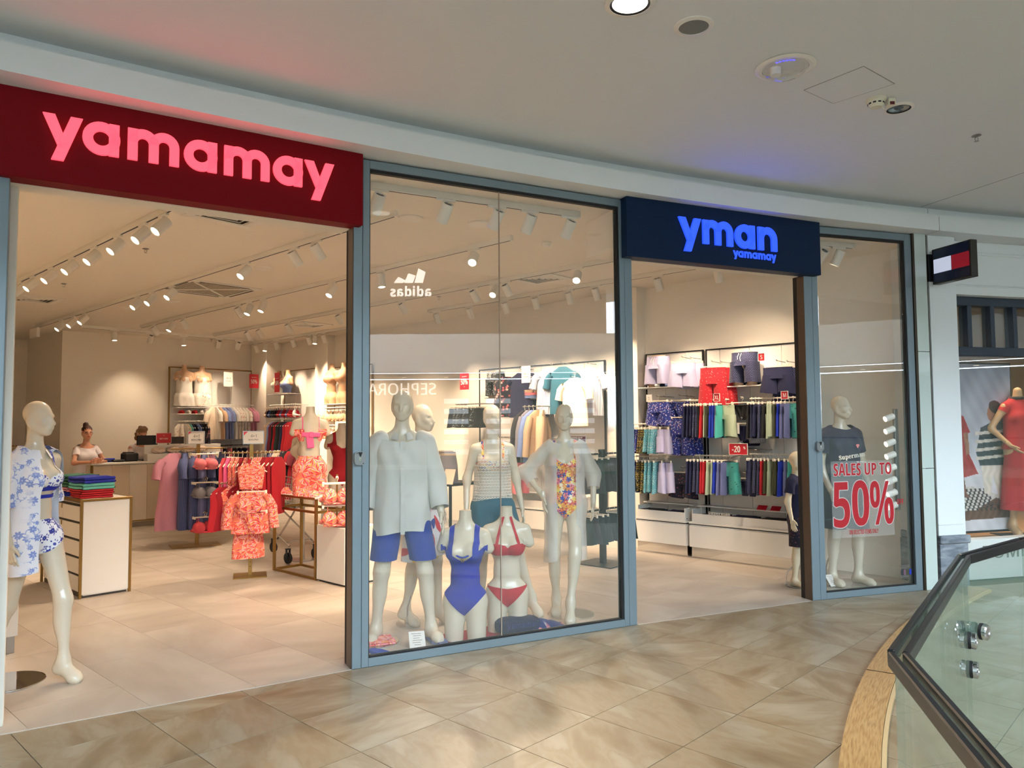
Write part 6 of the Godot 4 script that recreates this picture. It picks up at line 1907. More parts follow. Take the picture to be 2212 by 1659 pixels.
# ---------------------------------------------------------------- back of the shop
func back_walls() -> void:
	var wh: Material = M.white
	var brass: Material = M.brass
	var gl: Material = mat("card_text", rgb(120, 112, 112), 0.6)
	# panel on the back wall
	var o := thing("wall_panel", "white panelled board in a brass frame on the back wall", "wall panel", S(-15.38, 7.22, 0), SR)
	for i in 4:
		part(o, "board", mb().box(Vector3(0, 1.41, 0.66 - i * 0.44), Vector3(0.016, 2.8, 0.435), 0.001).mesh(), M.white_laminate)
	for z in [-0.885, 0.885]: part(o, "edge", mb().box(Vector3(0.01, 1.41, z), Vector3(0.04, 2.82, 0.022), 0.001).mesh(), brass)
	part(o, "top_edge", mb().box(Vector3(0.01, 2.82, 0), Vector3(0.04, 0.022, 1.79), 0.001).mesh(), brass)
	for q in [[6.72, 2.0, 0.7, "under the two dressed busts"], [6.72, 1.87, 0.7, "holding slippers"]]:
		solo("wall_shelf", "thin white shelf on the back wall %s" % q[3], "shelf", mb().box(Vector3.ZERO, Vector3(0.3, 0.012, q[2]), 0.002).mesh(), M.white_laminate, S(-15.2, q[0], q[1]), SR, "thin shelves on the back wall")
	var jb := joints()
	var bust := bust_body(jb, 0.80)
	KEEP["bust_body"] = bust.mesh()
	var top := top_garment(jb, 1.0, 0.010, 0.0, -1.0, 0.006, 0.12)
	KEEP["bust_top"] = top.mesh()
	KEEP["bust_short"] = short_garment(jb, 1.02, 0.74, 0.028, 0.008).mesh()
	for q in [[6.56, "bust in a white camisole set, left one on the back wall shelf"], [6.92, "bust in a white knotted top set, right one on the back wall shelf"]]:
		var b := thing("display_bust", q[1], "bust", S(-15.18, q[0], 2.006 - 0.72), SR + PI / 2, "busts on the back wall shelf")
		part(b, "body", KEEP.bust_body, M.nude_skin)
		part(b, "top", KEEP.bust_top, M.white)
		part(b, "shorts", KEEP.bust_short, M.white_floral if q[0] > 6.7 else M.white)
	for i in 4:
		solo("slipper", "white slipper on the back wall shelf, %s from left" % ORD[i], "slipper", mb().tube([Vector3(-0.11, 0.02, 0), Vector3(-0.05, 0.03, 0), Vector3(0.05, 0.035, 0), Vector3(0.11, 0.02, 0)], [0.025, 0.035, 0.042, 0.025], 10).mesh(), M.white if i % 2 else M.red, S(-15.16, 6.5 + i * 0.13, 1.877), SR, "slippers on the back wall shelf")
	var br := -E1 * 0.28
	rail_of("below the slippers, back wall", S(-15.1, 6.42, 1.72), S(-15.1, 7.02, 1.72), "camisole", ["white_floral", "white_floral", "white", "cream", "mint", "navy", "navy", "skyblue", "navy", "charcoal", "rose_floral", "rose_floral"], SR, wh, br, {0: -0.9, 1: -0.4})
	rail_of("at right of the back wall", S(-15.1, 7.08, 2.06), S(-15.1, 8.02, 2.06), "tee", ["cream", "white", "beige", "skyblue", "slate", "skyblue", "white", "white_floral", "white_floral", "white", "white_floral", "mauve", "mauve"], SR, wh, br, {0: -0.8})
	rail_of("low on the back wall", S(-15.1, 7.1, 1.22), S(-15.1, 7.95, 1.22), "trousers", ["charcoal", "mauve", "navy", "rose", "charcoal", "navy", "navy", "mauve"], SR, M.black_metal, br)
	card("sale_sign", "red sale up to 50 percent sign on the back wall", Vector2(0.21, 0.30), M.red_card, [["SALE UP TO", 0.018, 0.08, wh, 0.8, 700], ["50%", 0.09, -0.01, wh, 0.62, 700]], S(-15.0, 7.97, 2.58), SR + PI / 2)
	card("offer_card", "white 4+1 offer card on the back wall", Vector2(0.20, 0.30), wh, [["4+1", 0.05, 0.02, gl, 0.9], ["BESPLATNO!", 0.02, -0.04, gl, 0.75]], S(-15.05, 7.42, 2.6), SR + PI / 2)
	# two panels on the far right wall
	wall_board("wall_panel", "white board in brass frame behind the rows of bras", -14.5, -13.2, 2.78, [-14.07, -13.64], brass)
	wall_board("wall_panel", "white board in brass frame behind nude underwear", -12.62, -11.4, 2.75, [-12.2, -11.8], brass)
	solo("wall_shelf", "thin white shelf under the two bra busts", "shelf", mb().box(Vector3.ZERO, Vector3(0.8, 0.012, 0.3), 0.002).mesh(), M.white_laminate, S(-14.25, 8.25, 2.28), SR, "thin shelves on the far right wall")
	for q in [[-14.42, "white", "bust in a white longline bra on the far right wall"], [-14.08, "skyblue", "bust in a light blue bra beside the sale sign"]]:
		var b := thing("display_bust", q[2], "bust", S(q[0], 8.22, 2.286 - 1.08), SR, "bra busts on the far right wall")
		part(b, "body", bust.clip(func(p: Vector3): return p.y - 1.08).mesh(), M.nude_skin)
		part(b, "bra", bust.clip(func(p: Vector3): return minf(bra_piece(p), p.y - 1.10) if p.y > 1.24 else minf(p.y - 1.10, minf(0.17 - absf(p.x), p.z + 0.2)), 0.005).mesh(), M[q[1]])
	var yw := SR - PI / 2
	var be := E2 * 0.28
	rail_of("upper, with coloured bras", S(-14.55, 8.1, 2.05), S(-13.5, 8.1, 2.05), "bra", ["beige", "navy", "skyblue", "black_floral", "black_floral", "black", "wine", "red_dots", "skyblue", "red_dots", "crimson", "slate", "red_dots", "white"], yw, wh, be, {13: 0.9})
	rail_of("middle, with dark bras", S(-14.5, 8.1, 1.75), S(-13.5, 8.1, 1.75), "camisole", ["beige", "skyblue", "wine", "black", "crimson", "forest", "black", "navy", "crimson", "red", "crimson"], yw, wh, be)
	rail_of("low, with pale gowns", S(-14.2, 8.05, 1.24), S(-13.2, 8.05, 1.24), "dress", ["navy", "slate", "cream", "cream", "rose_floral", "black", "crimson", "wine"], yw, wh, be * 1.3)
	card("sale_sign", "red sale up to 50 percent sign beside the bra busts", Vector2(0.20, 0.40), M.red_card, [["SALE UP TO", 0.018, 0.08, wh, 0.8, 700], ["50%", 0.09, -0.01, wh, 0.62, 700]], S(-13.92, 7.9, 2.50), SR)
	for q in [[-12.42, 1.65, "bust in a nude bodysuit, far right wall"], [-12.02, 1.65, "second nude bust half hidden by the door post"]]:
		var b := thing("display_bust", q[2], "bust", S(q[0], 8.2, q[1] - 0.62 + 0.20), SR, "nude busts on the far right wall")
		part(b, "body", KEEP.bust_body, M.nude_skin, Vector3(0, 0.0, 0))
		part(b, "bodysuit", bust.clip(func(p: Vector3): return minf(maxf(bra_piece(p), 1.14 - p.y), 0.2 - absf(p.x)), 0.006).mesh(), M.nude)
	solo("wall_shelf", "thin white shelf under the nude busts", "shelf", mb().box(Vector3.ZERO, Vector3(1.0, 0.012, 0.3), 0.002).mesh(), M.white_laminate, S(-12.2, 8.24, 2.02), SR, "thin shelves on the far right wall")
	rail_of("upper, with nude bras", S(-12.5, 8.0, 1.95), S(-11.6, 8.0, 1.95), "bra", ["nude", "beige", "nude", "nude", "beige", "nude", "beige"], SR, wh, be * 1.4)
	rail_of("lower, with nude bras", S(-12.5, 8.0, 1.62), S(-11.6, 8.0, 1.62), "bra", ["beige", "nude", "white", "nude", "beige", "nude", "white"], SR, wh, be * 1.4)
	# left niche behind the tall dummy
	rail_of("in the left niche", S(-15.2, 3.25, 1.30), S(-15.2, 4.15, 1.30), "tee", ["cream", "beige", "cream", "sand", "cream", "olive", "charcoal", "charcoal"], SR, brass, -E1 * 0.3)
	rail_of("higher in the left niche", S(-16.9, 2.6, 1.72), S(-16.9, 3.4, 1.72), "camisole", ["cream", "beige", "sand", "cream", "beige"], SR, brass, -E1 * 0.6)
	card("exit_plate", "small red square fire plate on the back wall behind the cashier", Vector2(0.16, 0.2), M.red_card, [["E", 0.08, 0, wh, 0.8, 700]], S(-15.385, 4.75, 1.12), SR + PI / 2)

# ---------------------------------------------------------------- cash desk and furniture
func cash_desk() -> void:
	var brass: Material = M.brass
	var o := thing("cash_desk", "long cash desk clad in beige boards with brass edges", "desk", S(-12.8, 4.12, 0), SR)
	# local x is s from -12.8, local z is -(t - 4.12)
	var tones := [rgb(206, 192, 172), rgb(196, 178, 156), rgb(212, 200, 184), rgb(190, 172, 150), rgb(216, 206, 192), rgb(200, 184, 164), rgb(210, 196, 178), rgb(194, 176, 154), rgb(208, 194, 176)]
	for i in 9:
		part(o, "front_board", mb().box(Vector3(0.0, 0.56, -(0.145 + i * 0.27)), Vector3(0.03, 0.90, 0.268), 0.002).mesh(), mat("desk_board_%d" % i, tones[i], 0.5))
	for i in 3:
		part(o, "side_board", mb().box(Vector3(-0.11 - i * 0.19, 0.56, 0.0), Vector3(0.188, 0.90, 0.03), 0.002).mesh(), mat("desk_board_%d" % (i + 2), tones[i + 2], 0.5))
	part(o, "carcass", mb().box(Vector3(-0.3, 0.55, -1.26), Vector3(0.56, 0.94, 2.44)).mesh(), M.white_laminate)
	part(o, "plinth", mb().box(Vector3(-0.32, 0.05, -1.26), Vector3(0.58, 0.1, 2.4)).mesh(), mat("plinth_grey", rgb(150, 138, 122), 0.5))
	part(o, "worktop", mb().box(Vector3(-0.29, 1.035, -1.25), Vector3(0.66, 0.03, 2.56), 0.003).mesh(), M.white_laminate)
	part(o, "brass_edge", mb().box(Vector3(0.02, 1.026, -1.25), Vector3(0.02, 0.016, 2.56)).mesh(), brass)
	part(o, "brass_edge", mb().box(Vector3(0.012, 0.55, 0.012), Vector3(0.03, 1.0, 0.03)).mesh(), brass)
	part(o, "brass_edge", mb().box(Vector3(0.012, 0.10, -1.25), Vector3(0.02, 0.02, 2.5)).mesh(), brass)
	var y := 1.05
	var d := func(x: float, z: float): return S(-12.8 + x, 4.12 + z, y)
	var mo := thing("till_screen", "black till screen standing on the cash desk before curly-haired cashier", "monitor", d.call(-0.3, 0.92), SR)
	part(mo, "foot", mb().box(Vector3(0, 0.01, 0), Vector3(0.2, 0.02, 0.2), 0.004).mesh(), M.black_metal)
	part(mo, "stem", mb().box(Vector3(0, 0.13, 0), Vector3(0.04, 0.24, 0.05), 0.004).mesh(), M.black_metal)
	part(mo, "panel", mb().box(Vector3(0.03, 0.34, 0), Vector3(0.03, 0.16, 0.33), 0.004).mesh(), M.rubber)
	var m2 := thing("till_screen", "second black till screen half hidden by the small red sign", "monitor", d.call(-0.3, 1.42), SR)
	part(m2, "foot", mb().box(Vector3(0, 0.01, 0), Vector3(0.2, 0.02, 0.2), 0.004).mesh(), M.black_metal)
	part(m2, "stem", mb().box(Vector3(0, 0.13, 0), Vector3(0.04, 0.24, 0.05), 0.004).mesh(), M.black_metal)
	part(m2, "panel", mb().box(Vector3(0.03, 0.33, 0), Vector3(0.03, 0.12, 0.22), 0.004).mesh(), M.rubber)
	card("counter_sign", "small red notice in white frame on the cash desk screen", Vector2(0.25, 0.17), M.red_card, [["GIFT CARD", 0.022, -0.01, M.white, 0.9, 700], ["YES", 0.012, 0.045, M.white]], d.call(-0.24, 1.18) + Vector3(0, 0.37, 0), SR + PI / 2, 0.0, M.white)
	var sc := thing("desk_screen", "low white screen shelf on the cash desk", "desk screen", d.call(-0.06, 1.45), SR)
	part(sc, "panel", mb().box(Vector3(-0.02, 0.13, 0), Vector3(0.02, 0.26, 1.3), 0.003).mesh(), M.white_laminate)
	part(sc, "ledge", mb().box(Vector3(0.06, 0.06, 0), Vector3(0.14, 0.12, 1.3), 0.003).mesh(), M.white_laminate)
	for i in 4:
		solo("plastic_bag", "crumpled clear bag of trinkets on the desk ledge, %s from left" % ORD[i], "bag", mb().grid(func(u, v):
			var a: float = TAU * u
			var p: float = PI * v
			var k: float = 1.0 + 0.16 * sin(a * 5 + i * 2) * sin(p * 4 + i)
			return Vector3(cos(a) * sin(p) * 0.07 * k, 0.055 + cos(p) * 0.055 * k, sin(a) * sin(p) * 0.11 * k), 20, 12, true).mesh(), mat("crinkle", rgb(226, 206, 190), 0.2), d.call(0.0, 1.0 + i * 0.24) + Vector3(0, 0.122, 0), SR, "bags on the desk ledge")
	solo("receipt_printer", "black receipt printer on the cash desk", "printer", mb().box(Vector3(0, 0.07, 0), Vector3(0.2, 0.14, 0.22), 0.02).box(Vector3(0, 0.145, 0.02), Vector3(0.12, 0.02, 0.14), 0.006).mesh(), M.rubber, d.call(-0.2, 0.62), SR)
	solo("card_reader", "black card reader with coiled cable on the cash desk", "card reader", mb().box(Vector3(0, 0.02, 0), Vector3(0.12, 0.04, 0.18), 0.012).tube([Vector3(0, 0.02, 0.1), Vector3(0.05, 0.05, 0.2), Vector3(0, 0.03, 0.28), Vector3(-0.05, 0.012, 0.36)], 0.008, 6).mesh(), M.rubber, d.call(-0.14, 0.42), SR)
	solo("folded_cloth", "small blue folded cloth beside the cashier's clasped hands", "cloth", folded(0.14, 0.06, 0.16).mesh(), M.royal, d.call(-0.22, 0.30), SR)

func drawer_unit() -> void:
	var o := thing("drawer_unit", "white drawer unit with brass edges and folded towels on top", "drawer unit", S(-8.43, 2.66, 0), SR)
	# local x: s + 8.43 in -0.6 .. 0.6, local z: 2.66 - t in -0.23 .. 0.23 (drawers on +z)
	part(o, "carcass", mb().box(Vector3(0, 0.45, -0.015), Vector3(1.16, 0.86, 0.41)).mesh(), M.white_laminate)
	part(o, "top", mb().box(Vector3(0, 0.915, 0), Vector3(1.18, 0.014, 0.44), 0.001).mesh(), M.white_laminate)
	part(o, "end_panel", mb().box(Vector3(0.585, 0.465, 0), Vector3(0.012, 0.87, 0.42), 0.001).mesh(), M.white_laminate)
	part(o, "plinth", mb().box(Vector3(0, 0.02, 0), Vector3(1.14, 0.04, 0.4)).mesh(), mat("plinth_dark", rgb(60, 54, 48), 0.5))
	for q in [[-0.59, 0.22], [0.59, 0.22], [-0.59, -0.22], [0.59, -0.22]]:
		part(o, "brass_edge", mb().box(Vector3(q[0], 0.462, q[1]), Vector3(0.024, 0.924, 0.024), 0.002).mesh(), M.brass)
	for sg in [-1.0, 1.0]:
		part(o, "brass_edge", mb().box(Vector3(0, 0.914, sg * 0.22), Vector3(1.18, 0.022, 0.024), 0.002).mesh(), M.brass)
		part(o, "brass_edge", mb().box(Vector3(sg * 0.59, 0.914, 0), Vector3(0.024, 0.022, 0.42), 0.002).mesh(), M.brass)
	for i in 5:
		for k in 2:
			var f := part(o, "drawer", mb().box(Vector3(-0.29 + k * 0.575, 0.12 + i * 0.165, 0.200), Vector3(0.565, 0.142, 0.016), 0.002).mesh(), M.white_laminate)
			part(f, "label_clip", mb().box(Vector3(-0.02 + k * 0.55, 0.17 + i * 0.165, 0.212), Vector3(0.018, 0.045, 0.006), 0.001).mesh(), M.brass)
		part(o, "drawer_gap", mb().box(Vector3(0, 0.202 + i * 0.165, 0.194), Vector3(1.15, 0.02, 0.012)).mesh(), M.rubber)
	var y := 0.925
	for q in [[-8.08, 2.60, ["red", "red", "mint", "swim_blue"], 0.36, "front pile"], [-8.52, 2.60, ["swim_blue", "mauve", "green", "green"], 0.34, "rear pile"]]:
		var yy := y
		for i in 4:
			var h := 0.042 if i < 2 else 0.06
			solo("folded_towel", "%s folded towel, %s from bottom of the %s on drawer unit" % [{"red": "red", "mint": "aqua", "swim_blue": "royal blue", "mauve": "pink", "green": "dark green"}[q[2][i]], ORD[i], q[4]], "towel", keep_mesh("towel%d" % int(h * 1000), func(): return folded(0.30, h, 0.34)), M[q[2][i]], S(q[0], q[1], yy), SR + PI / 2 + 0.06 * (i - 1), "folded towels on the drawer unit")
			yy += h
	# white cupboard behind the tall dummy
	var c := thing("white_cupboard", "white cupboard on steel feet behind the left mannequin's legs", "cupboard", S(-6.62, 1.36, 0), SR)
	part(c, "body", mb().box(Vector3(0, 0.42, 0), Vector3(0.6, 0.6, 0.42), 0.003).mesh(), M.white_laminate)
	part(c, "foot", mb().box(Vector3(0.26, 0.06, -0.17), Vector3(0.05, 0.12, 0.05), 0.002).mesh(), M.steel)
	part(c, "foot", mb().box(Vector3(0.26, 0.06, 0.17), Vector3(0.05, 0.12, 0.05), 0.002).mesh(), M.steel)
	part(c, "foot", mb().box(Vector3(-0.26, 0.06, 0.17), Vector3(0.05, 0.12, 0.05), 0.002).mesh(), M.steel)
	part(c, "foot", mb().box(Vector3(-0.26, 0.06, -0.17), Vector3(0.05, 0.12, 0.05), 0.002).mesh(), M.steel)

func offer_board(o: Node3D, at: Vector3, yaw: float, w: float, h: float) -> void:      # framed 4+1 sign on a stand
	var b := part(o, "sign_board", mb().box(Vector3.ZERO, Vector3(w, h, 0.008), 0.001).mesh(), M.white, at, Vector3(0, yaw, 0))
	var f := mb()
	for sg in [-1.0, 1.0]:
		f.box(Vector3(sg * w / 2, 0, 0.002), Vector3(0.008, h, 0.012)).box(Vector3(0, sg * h / 2, 0.002), Vector3(w, 0.008, 0.012))
	part(b, "sign_frame", f.mesh(), M.steel)
	part(b, "corner_print", mb().prism(PackedVector2Array([Vector2(-w / 2, h / 2), Vector2(-w / 2 + 0.05, h / 2), Vector2(-w / 2, h / 2 - 0.05)]), 0.004, 0.005).mesh(), M.coral)
	var t := letters("4+1", h * 0.24, 0.001, 0.95)
	part(b, "lettering", t.mesh, M.card_text, Vector3(0, h * 0.12, 0.005))
	t = letters("BESPLATNO!", h * 0.13, 0.001, 0.75)
	part(b, "lettering", t.mesh, M.charcoal, Vector3(0, -h * 0.18, 0.005))

func middle_racks() -> void:
	var brass: Material = M.brass
	var cam_yaw := func(p: Vector3): return atan2(-p.x, -p.z)
	# stand with robes and bras
	var p1 := S(-10.15, 4.59)
	var y1: float = cam_yaw.call(p1) + 0.15
	var o := thing("brass_stand", "brass floor stand with pink bras and a mauve robe, with offer sign", "stand", p1, y1)
	part(o, "base", mb().box(Vector3(-0.02, 0.006, 0), Vector3(0.62, 0.012, 0.34), 0.002).mesh(), brass)
	part(o, "post", mb().box(Vector3(0, 0.72, 0), Vector3(0.045, 1.42, 0.03), 0.002).mesh(), brass)
	part(o, "cross_bar", mb().tube([Vector3(-0.34, 1.31, -0.02), Vector3(0.34, 1.31, -0.02)], 0.009, 8).mesh(), brass)
	for q in [[1.30, 0.3], [0.92, 0.3], [0.46, 0.3]]:
		part(o, "front_arm", mb().tube([Vector3(0.06, q[0], 0), Vector3(0.06, q[0], q[1]), Vector3(0.06, q[0] + 0.02, q[1] + 0.01)], 0.006, 6).mesh(), brass)
	offer_board(o, Vector3(-0.03, 1.46, 0.02), 0.0, 0.21, 0.17)
	var fr := Basis(Vector3.UP, y1)
	hang("dress", M.mauve, p1 + fr * Vector3(-0.30, 1.318, -0.02), y1 + 0.35, "long mauve robe with tied belt hanging at the left of the brass stand", "robes on the brass stand", 0)
	for i in 5:
		hang("dress", M[["blue_stripes", "blue_stripes", "slate", "blue_stripes", "navy"][i]], p1 + fr * Vector3(-0.16 + i * 0.12, 1.318, -0.05), y1 + 1.3, "dark pinstriped robe, %s of five behind the bras on brass stand" % ORD[i], "robes on the brass stand", i)
	for q in [["rose", 1.302, "pink"], ["grey", 0.922, "grey"], ["coral", 0.462, "coral"]]:
		for i in 4:
			hang("bra", M[q[0]], p1 + fr * Vector3(0.07 - i * 0.012, q[1], 0.26 - i * 0.06), y1 - 0.06, "%s bra, %s from front on the %s arm of the brass stand" % [q[2], ORD[i], {"rose": "top", "grey": "middle", "coral": "bottom"}[q[0]]], "bras on the brass stand", i)
	# four-way stand with orange and red swimwear
	var p2 := S(-7.66, 4.05)
	var y2: float = cam_yaw.call(p2)
	o = thing("brass_stand", "brass floor stand full of orange-pink and red swimwear, with offer sign", "stand", p2, y2)
	part(o, "base", mb().box(Vector3(0, 0.006, 0.02), Vector3(0.34, 0.012, 0.30), 0.002).mesh(), brass)
	part(o, "post", mb().box(Vector3(0, 0.71, 0), Vector3(0.04, 1.40, 0.03), 0.002).mesh(), brass)
	for k in 5:
		part(o, "hole", mb().lathe([Vector2(0.005, 0), Vector2(0, 0.001)], 8).mesh(), M.rubber, Vector3(0, 0.1 + k * 0.05, 0.0155), Vector3(PI / 2, 0, 0))
	part(o, "cross_bar", mb().tube([Vector3(-0.30, 1.32, -0.03), Vector3(0.30, 1.32, -0.03)], 0.009, 8).mesh(), brass)
	part(o, "front_arm", mb().tube([Vector3(0, 1.30, 0), Vector3(0, 1.27, 0.34)], 0.006, 6).mesh(), brass)
	part(o, "front_arm", mb().tube([Vector3(0, 1.0, 0), Vector3(0, 0.98, 0.36)], 0.006, 6).mesh(), brass)
	part(o, "side_arm", mb().tube([Vector3(0, 1.02, 0), Vector3(-0.34, 1.0, 0.12)], 0.006, 6).mesh(), brass)
	offer_board(o, Vector3(0.02, 1.485, 0.03), 0.0, 0.21, 0.135)
	fr = Basis(Vector3.UP, y2)
	var bd := hang("swimsuit", M.sunburst, p2 + fr * Vector3(0.0, 1.275, 0.30), y2, "orange-pink bandeau top hanging at the front of the brass stand", "swimwear on the brass stand")
	bd.get_child(1).scale = Vector3(0.95, 0.42, 1.4)
	var bt := hang("bra", M.sunburst, p2 + fr * Vector3(0.01, 0.99, 0.36), y2 + 0.05, "orange-pink bikini top on a hanger, low front of the stand", "swimwear on the brass stand")
	bt.get_child(1).scale = Vector3(1.0, 1.1, 1.0)
	hang("shirt", M.sunburst, p2 + fr * Vector3(0.0, 0.985, 0.27), y2 - 0.05, "orange-pink beach shirt hanging behind the bikini on the stand", "swimwear on the brass stand", 1).scale = Vector3(0.88, 0.62, 1.0)
	hang("dress", M.sunburst, p2 + fr * Vector3(-0.02, 0.975, 0.16), y2 + 0.25, "orange-pink beach dress behind the shirt on the stand", "swimwear on the brass stand", 2).scale = Vector3(0.68, 0.70, 0.9)
	hang("briefs", M.sunburst, p2 + fr * Vector3(0.03, 0.79, 0.38), y2 - 0.25, "orange-pink bikini briefs below the bikini top on the stand", "swimwear on the brass stand")
	for i in 7:
		var x := -0.27 + i * 0.045
		hang("swimsuit", M[["coral", "pink", "sunburst", "sunburst", "crimson", "sunburst", "red"][i]], p2 + fr * Vector3(x, 1.329, -0.03), y2 + 1.2, "hanging swimwear, %s from left on the stand's top bar" % ORD[i], "swimwear on the stand's top bar", i)
	for i in 6:
		var x := 0.06 + i * 0.045
		hang("swimsuit", M[["sunburst", "sunburst", "crimson", "red", "crimson", "red"][i]], p2 + fr * Vector3(x, 1.329, -0.03), y2 + 1.0, "red or patterned swimsuit, %s right of the stand's post" % ORD[i], "swimwear on the stand's top bar", i)
	for i in 6:
		var f := (i + 0.6) / 6.5
		hang("camisole", M[["crimson", "red", "crimson", "sunburst", "crimson", "red"][i]], p2 + fr * (Vector3(0, 1.02, 0).lerp(Vector3(-0.34, 1.0, 0.12), f) + Vector3(0, 0.009, 0)), y2 + 0.75, "red camisole, %s along the stand's left arm" % ORD[i], "camisoles on the stand's left arm", i).scale = Vector3(0.8, 0.75, 0.8)
	# brass table with busts
	var tb := thing("brass_table", "open brass table frame carrying an orange-pink dressed bust", "table", S(-7.32, 4.52, 0), SR)
	for q in [[-0.42, -0.2], [0.42, -0.2], [-0.42, 0.14], [0.42, 0.14]]:
		part(tb, "leg", mb().box(Vector3(q[0], 0.42, q[1]), Vector3(0.028, 0.84, 0.028), 0.002).mesh(), brass)
	for y in [0.014, 0.70]:
		for q in [-0.2, 0.14]: part(tb, "rail", mb().box(Vector3(0, y, q), Vector3(0.82, 0.026, 0.026), 0.002).mesh(), brass)
		for q in [-0.42, 0.42]: part(tb, "rail", mb().box(Vector3(q, y, -0.03), Vector3(0.026, 0.026, 0.34), 0.002).mesh(), brass)
	part(tb, "top", mb().box(Vector3(0, 0.85, -0.03), Vector3(0.9, 0.022, 0.42), 0.002).mesh(), M.white_laminate)
	part(tb, "top_edge", mb().box(Vector3(0, 0.845, 0.178), Vector3(0.9, 0.026, 0.012), 0.002).mesh(), brass)
	var jb := joints()
	var bust := bust_body(jb, 0.62)
	KEEP["bust_tall"] = bust.mesh()
	var away: float = PI + cam_yaw.call(S(-7.3, 4.5)) + 0.1
	var b := thing("display_bust", "headless bust seen from behind in orange-pink top with pink bow", "bust", S(-7.22, 4.50, 0.861 - 0.62), away)
	part(b, "body", KEEP.bust_tall, M.dummy_skin)
	part(b, "top", bust.clip(func(p: Vector3): return minf(minf(p.y - 1.20, 1.33 - p.y), minf(0.172 - absf(p.x), 0.05 + p.z if absf(p.x) < 0.07 else 1.0)), 0.006).mesh(), M.sunburst)
	part(b, "strap", bust.clip(func(p: Vector3): return minf(0.006 - absf(absf(p.x) - 0.085), p.y - 1.3), 0.005).mesh(), M.pink)
	part(b, "bow", mb().box(Vector3(0, 1.27, -0.105), Vector3(0.20, 0.05, 0.018), 0.008, Basis(Vector3.BACK, 0.04)).box(Vector3(0.0, 1.27, -0.118), Vector3(0.05, 0.06, 0.022), 0.008).box(Vector3(0.01, 1.19, -0.112), Vector3(0.075, 0.13, 0.012), 0.005, Basis(Vector3.BACK, -0.1)).mesh(), M.pink)
	part(b, "trousers", short_garment(jb, 1.04, 0.625, 0.012, 0.004).mesh(), M.sunburst)
	var b2 := thing("display_bust", "bare headless bust behind the bow-back bust, facing left", "bust", S(-8.05, 4.93, 0.03), SR + 0.2)
	part(b2, "body", KEEP.bust_tall, M.dummy_skin)
	part(b2, "stand", mb().lathe([Vector2(0.14, -0.03), Vector2(0.14, -0.02), Vector2(0.02, -0.01), Vector2(0.02, 0.64), Vector2(0, 0.64)], 20).mesh(), M.steel)
	for q in [[-7.58, 4.40, "scarf-like heap of orange-pink cloth at the table's left"], [-7.16, 4.36, "orange-pink bikini cups lying at the table's front, left"], [-6.98, 4.37, "orange-pink bikini cups lying at the table's front, right"]]:
		var sd: float = q[0] * 7.0
		solo("folded_swimwear", q[2], "swimwear", mb().grid(func(u, v):
			var a: float = TAU * u
			var k: float = 1.0 + 0.12 * sin(a * 4 + sd) * sin(v * 5 + sd)
			return Vector3(cos(a) * 0.10 * sqrt(v) * k, 0.062 * (1.0 - v * v) * k, sin(a) * 0.075 * sqrt(v) * k), 22, 7, true).mesh(), M.sunburst, S(q[0], q[1], 0.862), SR, "folded swimwear on the brass table")
	# white plinths with red bust and hanging bikinis
	var wb := thing("white_plinth", "white box plinth beside the brass table", "plinth", S(-6.62, 4.58, 0), SR)
	part(wb, "box", mb().box(Vector3(0, 0.30, 0), Vector3(0.5, 0.56, 0.42), 0.004).mesh(), M.white_laminate)
	part(wb, "foot", mb().box(Vector3(0, 0.012, 0), Vector3(0.46, 0.024, 0.38)).mesh(), M.plinth_dark)
	part(wb, "edge", mb().box(Vector3(-0.24, 0.3, 0.205), Vector3(0.012, 0.56, 0.014)).mesh(), M.white_plastic)
	var tb2 := thing("white_plinth", "taller white plinth under the red swimsuit bust", "plinth", S(-7.9, 5.45, 0), SR)
	part(tb2, "box", mb().box(Vector3(0, 0.34, 0), Vector3(0.5, 0.68, 0.42), 0.004).mesh(), M.white_laminate)
	var b3 := thing("display_bust", "headless bust in a dark red swimsuit by the door post", "bust", S(-7.88, 5.36, 0.682 - 0.62), cam_yaw.call(S(-7.9, 5.2)) + 0.1)
	part(b3, "body", KEEP.bust_tall, M.dummy_skin)
	part(b3, "swimsuit", bust.clip(func(p: Vector3): return minf(swim_piece(p, 1.27), off_arms(jb, p)), 0.005).mesh(), M.crimson)
	solo("folded_swimwear", "red folded bikini at the foot of the red swimsuit bust", "swimwear", folded(0.36, 0.08, 0.2).mesh(), M.swim_red, S(-7.84, 5.28, 0.682), SR)
	var p4 := S(-6.70, 4.50, 0.58)
	var y4: float = cam_yaw.call(p4)
	o = thing("brass_stand", "short brass table stand with orange-pink bras by the door post", "stand", p4, y4)
	part(o, "post", mb().box(Vector3(0, 0.26, 0), Vector3(0.02, 0.52, 0.02), 0.002).mesh(), brass)
	part(o, "base", mb().box(Vector3(0, 0.005, 0), Vector3(0.16, 0.01, 0.14), 0.002).mesh(), brass)
	part(o, "front_arm", mb().tube([Vector3(0, 0.50, 0), Vector3(0, 0.49, 0.26)], 0.005, 6).mesh(), brass)
	part(o, "front_arm", mb().tube([Vector3(0, 0.28, 0), Vector3(0, 0.27, 0.30)], 0.005, 6).mesh(), brass)
	fr = Basis(Vector3.UP, y4)
	for i in 7:
		var lo := i >= 4
		hang("bra", M.sunburst, p4 + fr * Vector3(0.0, 0.282 if lo else 0.502, 0.26 - (i % 4) * 0.055), y4 + 0.15, "orange-pink bra, %s from front on the %s arm by the door post" % [ORD[i % 4], "lower" if lo else "upper"], "bras on the short brass stand", i)
	trolley()

